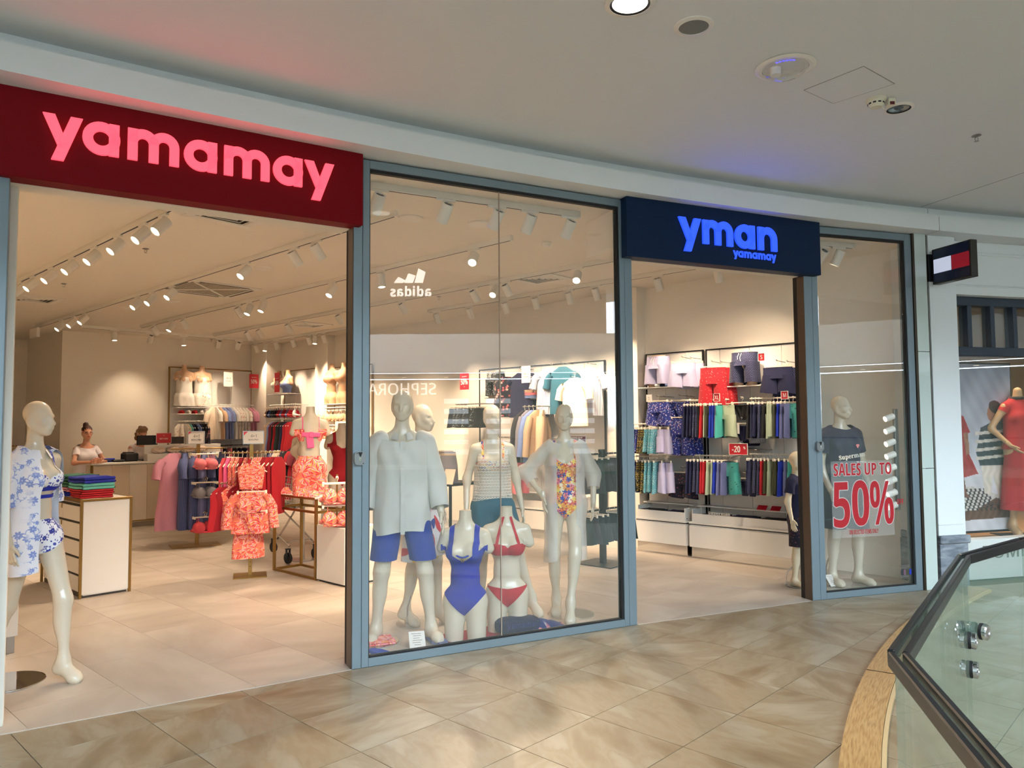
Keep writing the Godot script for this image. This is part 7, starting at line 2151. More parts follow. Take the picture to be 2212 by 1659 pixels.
func trolley() -> void:
	var o := thing("shopping_trolley", "wire shopping trolley with black castors behind the brass table", "trolley", S(-8.42, 4.84, 0), SR + 0.12)
	var ch: Material = M.chrome
	# local x along s (front to +x), width along z
	var y0 := 0.62
	var y1 := 0.98
	var wires := mb()
	var rim := mb()
	var lo := [Vector3(-0.36, y0, -0.17), Vector3(0.40, y0 + 0.05, -0.14), Vector3(0.40, y0 + 0.05, 0.14), Vector3(-0.36, y0, 0.17)]
	var hi := [Vector3(-0.42, y1, -0.25), Vector3(0.46, y1 - 0.06, -0.2), Vector3(0.46, y1 - 0.06, 0.2), Vector3(-0.42, y1, 0.25)]
	for i in 4:
		var j := (i + 1) % 4
		rim.tube([hi[i], hi[j]], 0.007, 6)
		rim.tube([lo[i], lo[j]], 0.005, 6)
		var n := 18 if i % 2 == 0 else 10
		for k in n:
			var f := float(k) / n
			wires.tube([(lo[i] as Vector3).lerp(lo[j], f), (hi[i] as Vector3).lerp(hi[j], f)], 0.0022, 4, false)
		for k in 7:
			var f := (k + 1) / 8.0
			wires.tube([(lo[i] as Vector3).lerp(hi[i], f), (lo[j] as Vector3).lerp(hi[j], f)], 0.0022, 4, false)
	for k in 10:
		var f := k / 9.0
		wires.tube([(lo[0] as Vector3).lerp(lo[1], f), (lo[3] as Vector3).lerp(lo[2], f)], 0.0022, 4, false)
	part(o, "basket_wires", wires.mesh(), ch)
	part(o, "basket_rim", rim.mesh(), ch)
	for sg in [-1.0, 1.0]:
		part(o, "frame_leg", mb().tube([Vector3(-0.42, y1 + 0.02, 0.24 * sg), Vector3(-0.36, y0, 0.2 * sg), Vector3(-0.05, 0.45, 0.2 * sg), Vector3(0.42, 0.2, 0.18 * sg)], 0.012, 8).mesh(), ch)
		part(o, "frame_leg", mb().tube([Vector3(0.1, y0, 0.18 * sg), Vector3(-0.2, 0.35, 0.24 * sg), Vector3(-0.40, 0.16, 0.26 * sg)], 0.012, 8).mesh(), ch)
		for x in [-0.40, 0.42]:
			var w := part(o, "castor", mb().tube([Vector3(x, 0.065, 0.2 * sg - 0.014), Vector3(x, 0.065, 0.2 * sg + 0.014)], 0.064, 20).mesh(), M.rubber)
			part(w, "fork", mb().box(Vector3(x, 0.11, 0.2 * sg - 0.022), Vector3(0.035, 0.12, 0.005)).box(Vector3(x, 0.11, 0.2 * sg + 0.022), Vector3(0.035, 0.12, 0.005)).box(Vector3(x, 0.168, 0.2 * sg), Vector3(0.045, 0.012, 0.05)).mesh(), M.charcoal)
	part(o, "axle_bar", mb().tube([Vector3(0.36, 0.24, -0.18), Vector3(0.36, 0.24, 0.18)], 0.007, 6).mesh(), ch)
	part(o, "handle", mb().tube([Vector3(-0.46, y1 + 0.05, -0.24), Vector3(-0.46, y1 + 0.05, 0.24)], 0.014, 10).mesh(), mat("handle_red", rgb(150, 20, 30), 0.4))
	part(o, "handle_stay", mb().tube([Vector3(-0.42, y1, -0.24), Vector3(-0.46, y1 + 0.05, -0.24)], 0.008, 6).tube([Vector3(-0.42, y1, 0.24), Vector3(-0.46, y1 + 0.05, 0.24)], 0.008, 6).mesh(), ch)

# ---------------------------------------------------------------- dummies and people
func dummy(label: String, at: Vector3, yaw: float, j: Dictionary, body: MB, skin: Material = null) -> Node3D:
	var o := thing("mannequin", label, "mannequin", at, yaw)
	part(o, "body", body.mesh(), skin if skin else M.dummy_skin)
	return o

func collar(j: Dictionary, gap := 0.03) -> MB:
	var nk := Vector3(0, 1.56 if j.male else 1.475, -0.022) + (j.lean as Vector3)
	var r := 0.072 if j.male else 0.064
	var m := mb()
	for sg in [-1.0, 1.0]:
		m.grid(func(u, v):
			var a: float = lerpf(PI, 0.35, u)      # from the nape to the front
			var rr: float = r + 0.022 * v + 0.012 * u * v
			return nk + Vector3(sg * sin(a) * rr, 0.012 - 0.032 * u - v * lerpf(0.020, 0.055, u), cos(a) * rr * 1.02 + 0.006 * u), 14, 4)
	return m

func dummies() -> void:
	# tall dummy in the left opening
	var j := joints()
	j.head_yaw = 0.12
	j.hipL = Vector3(0.085, 0.90, 0.02); j.knL = Vector3(0.085, 0.50, 0.15); j.anL = Vector3(0.075, 0.13, 0.17); j.toL = Vector3(0.075, 0.015, 0.285)
	j.knR = Vector3(-0.09, 0.49, -0.10); j.anR = Vector3(-0.10, 0.11, -0.27); j.toR = Vector3(-0.10, 0.022, -0.13)
	j.elR = Vector3(-0.20, 1.13, -0.04); j.wrR = Vector3(-0.19, 0.89, 0.0)
	j.elL = Vector3(0.21, 1.14, -0.08); j.wrL = Vector3(0.23, 0.92, -0.10)
	var m := figure(j, true, true, true, 0.0125)
	var o := dummy("glossy dummy in open toile shirt and blue floral bikini, striding in left opening", Vector3(-3.035, 0.006, -4.80), deg_to_rad(78), j, m)
	part(o, "bikini_top", m.clip(func(p: Vector3): return minf(bra_piece(p), off_arms(j, p)), 0.005).mesh(), M.delft)
	part(o, "bikini_band", m.clip(func(p: Vector3): return minf(maxf(0.014 - absf(p.y - 1.215), 0.012 - absf(p.y - 1.165)), minf(0.15 - absf(p.x), off_arms(j, p))), 0.008).mesh(), M.swim_blue)
	part(o, "bikini_briefs", m.clip(func(p: Vector3): return minf(minf(1.02 - p.y, p.y - (0.80 + 0.72 * absf(p.x))), minf(off_arms(j, p), 0.19 - absf(p.x))), 0.005).mesh(), M.delft)
	part(o, "shirt", top_garment(j, 0.70, 0.026, 0.56, 0.085, 0.006, 0.02).clip(func(p: Vector3): return maxf(0.06 - p.x, 0.02 - p.z)).mesh(), M.toile)
	part(o, "collar", collar(j).mesh(), M.toile)
	stand_disc(o, 0.215, Vector3(-0.02, -0.006, -0.16), M.mirror)
	# man in a pale shirt
	j = joints(true)
	j.head_yaw = -0.12
	j.knL = Vector3(0.17, 0.51, 0.03); j.anL = Vector3(0.215, 0.09, 0.0); j.toL = Vector3(0.27, 0.03, 0.16)
	j.knR = Vector3(-0.15, 0.51, 0.0); j.anR = Vector3(-0.19, 0.09, -0.08); j.toR = Vector3(-0.24, 0.02, 0.09)
	j.elL = Vector3(0.25, 1.19, -0.02); j.wrL = Vector3(0.285, 0.95, 0.07)
	m = figure(j, true, true, true, 0.0135)
	o = dummy("male dummy in long pale linen shirt and royal blue shorts behind the large window", Vector3(-0.83, 0.006, -5.66), deg_to_rad(10), j, m)
	part(o, "shirt", top_garment(j, 0.80, 0.036, 0.93, -1.0, 0.006, 0.05).mesh(), cloth("linen", rgb(196, 196, 190)))
	part(o, "placket", mb().grid(func(u, v): return Vector3((u - 0.5) * 0.032, lerpf(1.48, 0.80, v), 0.128 + 0.022 * sin(PI * clampf(1.2 - v, 0, 1)) + 0.004 * sin(v * 30.0)), 2, 20).mesh(), M.linen)
	part(o, "collar", collar(j).mesh(), M.linen)
	part(o, "shorts", short_garment(j, 1.0, 0.60, 0.014, 0.003).mesh(), cloth("royal_shorts", rgb(12, 46, 140)))
	stand_disc(o, 0.17, Vector3(-0.19, -0.006, -0.02), M.mirror)
	part(o, "flip_flop", mb().prism(PackedVector2Array([Vector2(-0.045, -0.14), Vector2(0.04, -0.14), Vector2(0.055, 0.06), Vector2(0.02, 0.13), Vector2(-0.05, 0.12), Vector2(-0.058, 0.0)]), -0.008, 0.012, Transform3D(Basis(Vector3.RIGHT, -PI / 2), Vector3.ZERO)).mesh(), M.slate, Vector3(0.245, 0.012, 0.06), Vector3(0, 0.3 + PI, 0))
	part(o, "toe_strap", mb().tube([Vector3(0.20, 0.02, 0.02), Vector3(0.235, 0.075, 0.08), Vector3(0.262, 0.05, 0.13), Vector3(0.268, 0.075, 0.075), Vector3(0.30, 0.02, 0.01)], 0.006, 6).mesh(), M.navy)
	# girl in a red bikini and sarong
	j = joints()
	j.head_yaw = 0.1
	j.knL = Vector3(0.095, 0.50, 0.07); j.anL = Vector3(0.09, 0.13, 0.10); j.toL = Vector3(0.09, 0.015, 0.21)
	j.knR = Vector3(-0.095, 0.50, 0.0); j.anR = Vector3(-0.09, 0.13, -0.10); j.toR = Vector3(-0.09, 0.015, 0.02)
	m = figure(j, true, true, true, 0.0135)
	o = dummy("dummy in red bikini top and bright sarong behind the man in linen shirt", Vector3(-0.74, 0.006, -6.16), deg_to_rad(62), j, m)
	part(o, "bikini_top", m.clip(func(p: Vector3): return minf(bra_piece(p, true), off_arms(j, p)), 0.006).mesh(), M.swim_red)
	part(o, "sarong", skirt_garment(Vector2(0.165, 0.125), Vector2(0.19, 0.17), 1.0, 0.56, 9, 0.12, Vector3(0, 0, 0.02), 0.05).mesh(), M.sarong)
	stand_disc(o, 0.20, Vector3(0.0, -0.006, -0.02), M.clear_glass, Vector3(-0.12, 0.42, -0.06))
	# girl in a lace top
	j = joints()
	j.head_yaw = 0.45
	j.knL = Vector3(0.20, 0.52, 0.02); j.anL = Vector3(0.33, 0.15, -0.03); j.toL = Vector3(0.39, 0.015, 0.06)
	j.knR = Vector3(-0.10, 0.50, 0.03); j.anR = Vector3(-0.10, 0.12, 0.0)
	j.elR = Vector3(-0.215, 1.14, -0.02); j.wrR = Vector3(-0.225, 0.89, 0.05)
	j.elL = Vector3(0.205, 1.14, -0.03); j.wrL = Vector3(0.245, 0.90, 0.02)
	m = figure(j, true, true, true, 0.0135)
	o = dummy("dummy in white crochet lace top and teal denim shorts behind the large window", Vector3(-0.17, 0.006, -6.36), deg_to_rad(6), j, m)
	part(o, "bikini_top", m.clip(func(p: Vector3): return minf(bra_piece(p), off_arms(j, p)), 0.004).mesh(), M.meadow)
	part(o, "lace_top", top_garment(j, 0.97, 0.014, 0.0, -1.0, 0.002, 0.0).clip(func(p: Vector3): return minf((1.30 + 1.5 * maxf(absf(p.x) - 0.065, 0.0) if p.z > -0.02 else 1.40 + 0.3 * absf(p.x)) - p.y, 1.0 if p.y < 1.27 else minf(0.128 - absf(p.x), 1.5 - p.y))).mesh(), M.lace)
	part(o, "shorts", short_garment(j, 1.0, 0.735, 0.016, 0.003).mesh(), M.denim)
	part(o, "lace_trim", short_garment(j, 0.737, 0.705, 0.019, 0.004).mesh(), M.lace)
	var nl := []
	for k in 17:
		var a := lerpf(-2.3, 2.3, k / 16.0)
		nl.append(Vector3(sin(a) * 0.075, 1.415 - 0.045 * cos(a * 0.62) - 0.01, 0.005 + cos(a) * 0.075 if absf(a) < 1.6 else 0.0))
	part(o, "necklace", mb().tube(nl, 0.004, 6).mesh(), M.white)
	# girl in a sheer long shirt and flowered swimsuit
	j = joints()
	j.knL = Vector3(0.075, 0.51, 0.10); j.anL = Vector3(0.03, 0.15, 0.16); j.toL = Vector3(0.02, 0.015, 0.285)
	j.knR = Vector3(-0.10, 0.50, 0.0); j.anR = Vector3(-0.08, 0.13, -0.08); j.toR = Vector3(-0.085, 0.015, 0.03)
	j.elR = Vector3(-0.335, 1.19, -0.06); j.wrR = Vector3(-0.185, 1.0, 0.08); j.handR = Vector3(0.10, -0.9, 0.25)
	j.elL = Vector3(0.245, 1.16, -0.05); j.wrL = Vector3(0.235, 0.93, 0.03)
	m = figure(j, true, true, true, 0.0135)
	o = dummy("dummy in long sheer white shirt over bright flowered swimsuit, hand on hip", Vector3(0.44, 0.006, -6.37), deg_to_rad(-2), j, m)
	part(o, "swimsuit", m.clip(func(p: Vector3): return minf(swim_piece(p, 1.27), off_arms(j, p)), 0.005).mesh(), M.meadow)
	part(o, "sheer_shirt", top_garment(j, 0.46, 0.028, 0.72, 0.080, 0.007, 0.03).mesh(), M.robe_sheer)
	part(o, "collar", collar(j).mesh(), M.sheer)
	stand_disc(o, 0.20, Vector3(0.04, -0.006, -0.05), M.clear_glass, Vector3(-0.10, 0.42, -0.08))
	# man in a dark T-shirt, narrow window
	j = joints(true)
	j.head_yaw = 0.35
	j.knL = Vector3(0.13, 0.51, 0.05); j.anL = Vector3(0.13, 0.09, 0.02); j.toL = Vector3(0.18, 0.02, 0.19)
	j.elR = Vector3(-0.235, 1.18, -0.03); j.wrR = Vector3(-0.20, 0.95, 0.06)
	m = figure(j, true, true, true, 0.0135)
	o = dummy("male dummy in navy lettered T-shirt and dark shorts in the narrow end window", Vector3(3.29, 0.006, -7.52), deg_to_rad(14), j, m)
	part(o, "tee_shirt", top_garment(j, 0.86, 0.026, 0.30, -1.0, 0.005, 0.02).mesh(), M.navy)
	part(o, "shorts", short_garment(j, 1.0, 0.55, 0.016).mesh(), cloth("dark_shorts", rgb(24, 26, 48)))
	shirt_print(o, Vector3(0.0, 1.26, 0.150), 0.30)
	stand_disc(o, 0.19, Vector3(0, -0.006, 0.0), M.clear_glass, Vector3(-0.15, 0.4, -0.1))
	# boy
	j = joints(true)
	j.head_yaw = 0.3
	for k in j.keys():
		if j[k] is Vector3 and k != "lean": pass
	m = figure(j, true, true, false, 0.0135)
	m.add(head_m, Transform3D(Basis(Vector3.UP, 0.35) * 1.38, Vector3(0, 1.56 + 0.03, 0.008)))
	o = dummy("cream child dummy in dark lettered T-shirt and shorts in the right opening", Vector3(2.83, 0.006, -7.46), deg_to_rad(38), j, m, mat("child_skin", rgb(224, 208, 178), 0.4))
	part(o, "tee_shirt", top_garment(j, 0.88, 0.024, 0.30, -1.0, 0.005, 0.02).mesh(), M.navy)
	part(o, "shorts", short_garment(j, 1.0, 0.56, 0.018).mesh(), M.dark_print)
	shirt_print(o, Vector3(0.0, 1.27, 0.148), 0.30)
	o.scale = Vector3.ONE * 0.695
	stand_disc(o, 0.22, Vector3(0, -0.006, 0.0), M.steel, Vector3(-0.22, 0.3, -0.1))
	# headless busts on the mat
	var jb := joints()
	var b := bust_body(jb, 0.62)
	o = thing("display_bust", "headless bust in royal blue swimsuit kneeling height on red mat", "bust", Vector3(-0.36, 0.006 - 0.62, -5.68), deg_to_rad(-6))
	part(o, "body", b.mesh(), M.dummy_skin)
	part(o, "swimsuit", b.clip(func(p: Vector3): return minf(swim_piece(p, 1.22), off_arms(jb, p)), 0.005).mesh(), M.swim_blue)
	part(o, "ring", mb().tube(range(13).map(func(k): return Vector3(cos(k * TAU / 12) * 0.012, 1.225 + sin(k * TAU / 12) * 0.012, 0.118)), 0.0035, 6).mesh(), M.brass)
	part(o, "gather", mb().tube([Vector3(-0.05, 1.262, 0.118), Vector3(-0.02, 1.248, 0.122), Vector3(0.0, 1.245, 0.122), Vector3(0.02, 1.248, 0.122), Vector3(0.05, 1.262, 0.118)], 0.007, 6).mesh(), M.swim_blue)
	o = thing("display_bust", "headless bust in red bikini behind the blue swimsuit bust", "bust", Vector3(-0.05, 0.006 - 0.62, -5.93), deg_to_rad(4))
	part(o, "body", b.mesh(), M.dummy_skin)
	part(o, "bikini_top", b.clip(func(p: Vector3): return minf(bra_piece(p, true), off_arms(jb, p)), 0.006).mesh(), M.swim_red)
	part(o, "bikini_briefs", b.clip(func(p: Vector3): return brief_piece(p, 0.955 + 0.12 * absf(p.x), 1.05), 0.005).mesh(), M.swim_red)
	# next door
	j = joints()
	j.elR = Vector3(-0.29, 1.16, -0.05); j.wrR = Vector3(-0.17, 0.98, 0.08); j.handR = Vector3(0.6, -0.6, 0.2)
	m = figure(j, true, true, false, 0.0145)
	o = dummy("headless dummy in red top and long red skirt in the shop next door", pn(1.62, 0.365, -0.50), A4 - 0.25, j, m, mat("tan_skin", rgb(196, 158, 112), 0.4))
	part(o, "top", top_garment(j, 0.94, 0.018, 0.10, -1.0, 0.005, 0.0).mesh(), cloth("scarlet", rgb(176, 16, 26)))
	part(o, "skirt", skirt_garment(Vector2(0.15, 0.115), Vector2(0.22, 0.20), 1.02, 0.28, 7, 0.08).mesh(), M.scarlet)
	part(o, "scarf", mb().tube(range(9).map(func(k): return Vector3(sin(k * TAU / 8) * 0.068, 1.485, -0.02 + cos(k * TAU / 8) * 0.068)), 0.02, 8).mesh(), M.black)
	part(o, "base_plate", mb().box(Vector3(0, -0.002, 0), Vector3(0.5, 0.008, 0.4), 0.001).mesh(), M.black_metal)

func shirt_print(o: Node3D, at: Vector3, w: float) -> void:
	var t := letters("Superman", 0.055, 0.002, 1.0, 700, true)
	var k: float = w / t.w
	var q := part(o, "shirt_lettering", t.mesh, M.white, at)
	q.scale = Vector3(k, k, 1)
	q.rotation = Vector3(-0.04, 0, 0.12)
	t = letters("EST. 1937", 0.012, 0.002, 1.0, 700)
	part(o, "shirt_lettering", t.mesh, M.white, at + Vector3(w * 0.30, -0.052, -0.004))
	part(o, "shirt_badge", mb().prism(PackedVector2Array([Vector2(-0.02, 0.012), Vector2(-0.012, 0.02), Vector2(0.012, 0.02), Vector2(0.02, 0.012), Vector2(0, -0.02)]), 0.0, 0.002).mesh(), M.rose, at + Vector3(w * 0.26, 0.10, -0.014))

func window_props() -> void:
	solo("red_mat", "red rectangular mat under the two headless busts", "mat", mb().box(Vector3(0, 0.004, 0), Vector3(0.62, 0.008, 0.42), 0.003).mesh(), cloth("mat_red", rgb(158, 26, 36)), Vector3(-0.30, 0.0, -5.735), deg_to_rad(33))
	var bag := mb().grid(func(u, v):
		var a: float = TAU * u
		var c := cos(a)
		var s := sin(a)
		var k: float = 1.0 - pow(absf(v - 0.5) * 2.0, 6.0) * 0.4
		return Vector3((v - 0.5) * 0.34, 0.06 + signf(s) * pow(absf(s), 0.55) * 0.06 * k, signf(c) * pow(absf(c), 0.55) * 0.075 * k), 28, 12, true)
	for sg in [-1.0, 1.0]: bag.box(Vector3(sg * 0.166, 0.06, 0), Vector3(0.012, 0.06, 0.08), 0.005)
	var bg := thing("rolled_towel_bag", "navy rolled towel bag with tone lettering on the red mat's edge", "bag", Vector3(0.03, 0.008, -5.86), deg_to_rad(20))
	part(bg, "bag", bag.mesh(), M.navy)
	var tl := letters("yamamay", 0.04, 0.002, 1.0, 700)
	part(bg, "lettering", tl.mesh, mat("tone_letters", rgb(34, 44, 96), 0.7), Vector3(0.02, 0.062, 0.0755))
	solo("beach_towel", "folded printed beach towel in red, pink and navy beside the navy bag", "towel", mb().grid(func(u, v):
		var x: float = (u - 0.5) * 0.36
		var z: float = (v - 0.5) * 0.30
		var edge: float = (1.0 - pow(absf(u - 0.5) * 2.0, 4.0)) * (1.0 - pow(absf(v - 0.5) * 2.0, 4.0))
		return Vector3(x + 0.04 * z, (0.105 - 0.16 * u) * 0.7 * edge + 0.05 * edge + 0.012 * sin(v * 9 + u * 4) * edge + 0.001, z), 26, 18).mesh(), M.beach_towel, Vector3(0.25, 0.0, -6.0), deg_to_rad(14))
	solo("sandal", "navy flip-flop sandal lying in front of the man's foot", "sandal", mb().prism(PackedVector2Array([Vector2(-0.035, -0.12), Vector2(0.035, -0.12), Vector2(0.045, 0.05), Vector2(0.02, 0.12), Vector2(-0.03, 0.12), Vector2(-0.045, 0.02)]), 0.0, 0.018, Transform3D(Basis(Vector3.RIGHT, -PI / 2), Vector3.ZERO)).mesh(), M.royal, Vector3(-0.93, 0.0, -5.36), 0.9)
	solo("reflection_scarf", "pink patterned folded scarf standing in for a reflection in the mirror disc", "scarf", folded(0.2, 0.03, 0.16).mesh(), M.sunburst, Vector3(-0.98, 0.012, -5.60), 0.4)  # added cloth in place of the pink pattern mirrored in the disc
	for q in [[Vector3(-0.69, 0.004, -5.47), 0.25, "white price list card leaning behind the large window's lower left"], [Vector3(3.13, 0.004, -7.40), 0.3, "white price list card leaning in the narrow end window"]]:
		var c := thing("price_list", q[2], "card", q[0], q[1], "price lists in the windows")
		part(c, "sheet", mb().box(Vector3(0, 0.055, -0.03), Vector3(0.115, 0.13, 0.004), 0.0, Basis(Vector3.RIGHT, -0.75)).mesh(), M.white)
		for k in 6:
			part(c, "printed_line", mb().box(Vector3(-0.005 + 0.006 * (k % 2), 0.089 - k * 0.0125 + 0.002, -0.061 + k * 0.0117 + 0.002), Vector3(0.07 - 0.012 * (k % 3), 0.003, 0.001), 0.0, Basis(Vector3.RIGHT, -0.75)).mesh(), M.card_text)
		part(c, "foot", mb().box(Vector3(0, 0.03, -0.06), Vector3(0.03, 0.06, 0.004), 0.0, Basis(Vector3.RIGHT, 0.5)).mesh(), M.white)
	var pl := thing("price_list", "white price list in dark frame at the red dress dummy's feet", "card", pn(1.62, 0.36, -0.33), A4 - 0.1)
	part(pl, "frame", mb().box(Vector3(0, 0.09, 0), Vector3(0.15, 0.2, 0.008), 0.001, Basis(Vector3.RIGHT, -0.3)).mesh(), M.black_metal)
	part(pl, "sheet", mb().box(Vector3(0, 0.09, 0.005), Vector3(0.13, 0.18, 0.003), 0.0, Basis(Vector3.RIGHT, -0.3)).mesh(), M.white)
	# sale lettering stuck on the narrow window
	var st := thing("window_sticker", "red sales up to 50% off lettering stuck on the narrow end window", "window sticker", front(PC, A3, 0.0, 0.0, -0.0295), A3)
	var rd := mat("sticker_red", rgb(176, 20, 34), 0.5)
	var wt := mat("sticker_white", rgb(236, 226, 220), 0.5)
	part(st, "clear_film", mb().box(Vector3(0.578, 0.888, 0.0004), Vector3(0.716, 0.706, 0.0006)).mesh(), pane_mat("film", rgb(230, 230, 226), 0.10))
	for q in [["SALES UP TO", 0.585, 1.163, 0.67, 0.115], ["50", 0.440, 0.845, 0.41, 0.43], ["%", 0.795, 0.845, 0.275, 0.41], ["OFF", 1.013, 0.845, 0.078, 0.05], ["ON SELECTED ITEMS ONLY", 0.575, 0.583, 0.335, 0.042]]:
		var t := letters(q[0], 0.2, 0.0006, 1.0, 700)
		var sc := Vector3(q[3] / t.w, q[4] / t.h, 1)
		if q[4] > 0.1:
			var halo := mb()
			for k in 8:
				var o2 := Vector3(cos(k * TAU / 8), sin(k * TAU / 8), 0) * (0.005 if q[4] < 0.2 else 0.008)
				halo.add(t.mb, Transform3D(Basis.from_scale(sc), o2))
			part(st, "letter_outline", halo.mesh(), wt, Vector3(q[1], q[2], 0.001))
		part(st, "lettering", t.mesh, rd, Vector3(q[1], q[2], 0.0022)).scale = sc
	var sk := thing("notice_sticker", "small printed notice with logos at the lower corner of the narrow window", "sticker", front(PC, A3, 1.05, 0.155, -0.029), A3)
	for k in 5:
		part(sk, "printed_line", mb().box(Vector3(-0.01 + 0.008 * (k % 2), 0.085 - k * 0.011 - (0.062 if k > 2 else 0.0), 0), Vector3(0.11 - 0.02 * (k % 3), 0.004, 0.0006)).mesh(), M.card_text)
	for k in 4:
		part(sk, "logo_block", mb().box(Vector3(-0.045 + k * 0.034, 0.022, 0), Vector3(0.024, 0.05, 0.0006)).mesh(), [M.charcoal, M.plum, M.olive, M.royal][k])

# ---------------------------------------------------------------- the two women at the cash desk
func person_face(m: MB, at: Transform3D, skin: Color, count: int) -> void:      # colours the figure: lips, brows and eyes on the head's last vertices
	m.c.resize(m.v.size())
	m.c.fill(skin.srgb_to_linear())
	var inv := at.affine_inverse()
	for i in range(m.v.size() - count, m.v.size()):
		var p := inv * m.v[i]
		if p.z < 0.05: continue
		for sg in [-1.0, 1.0]:
			if Vector2((p.x - sg * 0.031) / 0.014, (p.y - 0.097) / 0.006).length() < 1.0: m.c[i] = rgb(40, 26, 22).srgb_to_linear()
			if Vector2((p.x - sg * 0.032) / 0.018, (p.y - 0.118) / 0.005).length() < 1.0: m.c[i] = rgb(70, 44, 34).srgb_to_linear()
		if Vector2(p.x / 0.02, (p.y - 0.041) / 0.009).length() < 1.0: m.c[i] = rgb(170, 90, 84).srgb_to_linear()

func women() -> void:
	var skin := mat("skin", Color.WHITE, 0.55)
	skin.vertex_color_use_as_albedo = true
	skin.subsurf_scatter_enabled = true
	skin.subsurf_scatter_strength = 0.15
	for who in 2:
		var j := joints()
		var at: Vector3
		var yaw: float
		if who == 0:
			at = S(-13.18, 4.13, -0.10)
			yaw = deg_to_rad(48)
			j.head_yaw = -0.05; j.head_tilt = 0.05
			j.lean = Vector3(0.0, -0.03, 0.06)
			j.shL += Vector3(0, -0.03, 0.06); j.shR += Vector3(0, -0.03, 0.06)
			j.elL = Vector3(0.23, 1.16, 0.20); j.wrL = Vector3(0.07, 1.175, 0.42); j.handL = Vector3(-0.8, 0.1, 0.5); j.thumbL = Vector3(0.1, 0.9, 0)
			j.elR = Vector3(-0.22, 1.16, 0.20); j.wrR = Vector3(-0.02, 1.175, 0.43); j.handR = Vector3(0.8, 0.15, 0.5); j.thumbR = Vector3(0.1, 0.9, 0)
		else:
			at = S(-13.60, 5.12, -0.14)
			yaw = deg_to_rad(58)
			j.head_yaw = -0.2; j.head_tilt = 0.45
			j.lean = Vector3(0, -0.02, 0.03)
			j.elL = Vector3(0.22, 1.14, 0.10); j.wrL = Vector3(0.12, 1.10, 0.32)
			j.elR = Vector3(-0.22, 1.14, 0.10); j.wrR = Vector3(-0.12, 1.10, 0.32)
		var m := figure(j, true, true, true, 0.0135)
		var hx := Transform3D(Basis(Vector3.UP, j.head_yaw) * Basis(Vector3.RIGHT, j.head_tilt) * 0.98, Vector3(0, 1.475, -0.022) + (j.lean as Vector3) + Vector3(0, 0.082, 0.030))
		person_face(m, hx, rgb(206, 150, 122), head_f.v.size())
		var o := thing("person", ["woman in white T-shirt and glasses leaning with clasped hands on the cash desk", "woman with curly tied-back hair looking down behind the till screens"][who], "person", at, yaw)
		part(o, "body", m.mesh(), skin)
		part(o, "tee_shirt", top_garment(j, 0.96, 0.018, 0.24, -1.0, 0.005, 0.02).mesh(), cloth("staff_white", rgb(222, 214, 216)))
		part(o, "trousers", short_garment(j, 1.03, 0.2, 0.012).mesh(), M.slacks_print if who == 0 else M.charcoal)
		part(o, "belt", short_garment(j, 1.035, 0.99, 0.016).mesh(), M.black)
		var hm := mat("hair_dark" if who == 0 else "hair_fair", rgb(52, 26, 20) if who == 0 else rgb(128, 92, 58), 0.55)
		var f := Fld.new()
		f.ell(Vector3(0, 0.142, -0.020), Vector3(0.076, 0.086, 0.094))
		if who == 0:
			f.ell(Vector3(0.0, 0.225, -0.085), Vector3(0.045, 0.042, 0.042))
		else:
			for k in 14: f.ell(Vector3(0.05 * sin(k * 2.4), 0.17 - 0.018 * k, -0.10 - 0.03 * cos(k * 1.7)), Vector3(0.034, 0.034, 0.034))
			for k in 8: f.ell(Vector3(0.06 * sin(k * 0.8), 0.205 + 0.012 * sin(k * 3.0), 0.06 * cos(k * 0.8) - 0.01), Vector3(0.024, 0.022, 0.024))
		var hair := f.build(0.007, 110.0).clip(func(p: Vector3): return maxf(0.035 - p.z + (p.y - 0.10) * 0.85, p.y - 0.165))
		for i in hair.v.size(): hair.v[i] += hair.n[i] * 0.003 * sin(hair.v[i].x * 220.0 + hair.v[i].y * 60.0)
		var h := part(o, "hair", hair.mesh(), hm)
		h.transform = hx
		if who == 0:
			var g := mb()
			for sg in [-1.0, 1.0]:
				var pts := []
				for k in 13: pts.append(Vector3(sg * 0.032 + cos(k * TAU / 12) * 0.024, 0.096 + sin(k * TAU / 12) * 0.019, 0.096))
				g.tube(pts, 0.0022, 5, false)
				g.tube([Vector3(sg * 0.055, 0.102, 0.094), Vector3(sg * 0.076, 0.104, 0.02), Vector3(sg * 0.074, 0.095, -0.02)], 0.002, 5, false)
			g.tube([Vector3(-0.009, 0.10, 0.098), Vector3(0.009, 0.10, 0.098)], 0.002, 5, false)
			var gl := part(o, "glasses", g.mesh(), M.rubber)
			gl.transform = hx
			part(o, "bracelet", mb().tube(range(11).map(func(k): return (j.wrR as Vector3) + Vector3(-0.03, 0, -0.02) + Vector3(0, cos(k * TAU / 10), sin(k * TAU / 10)) * 0.027), 0.004, 5, false).mesh(), M.coral)

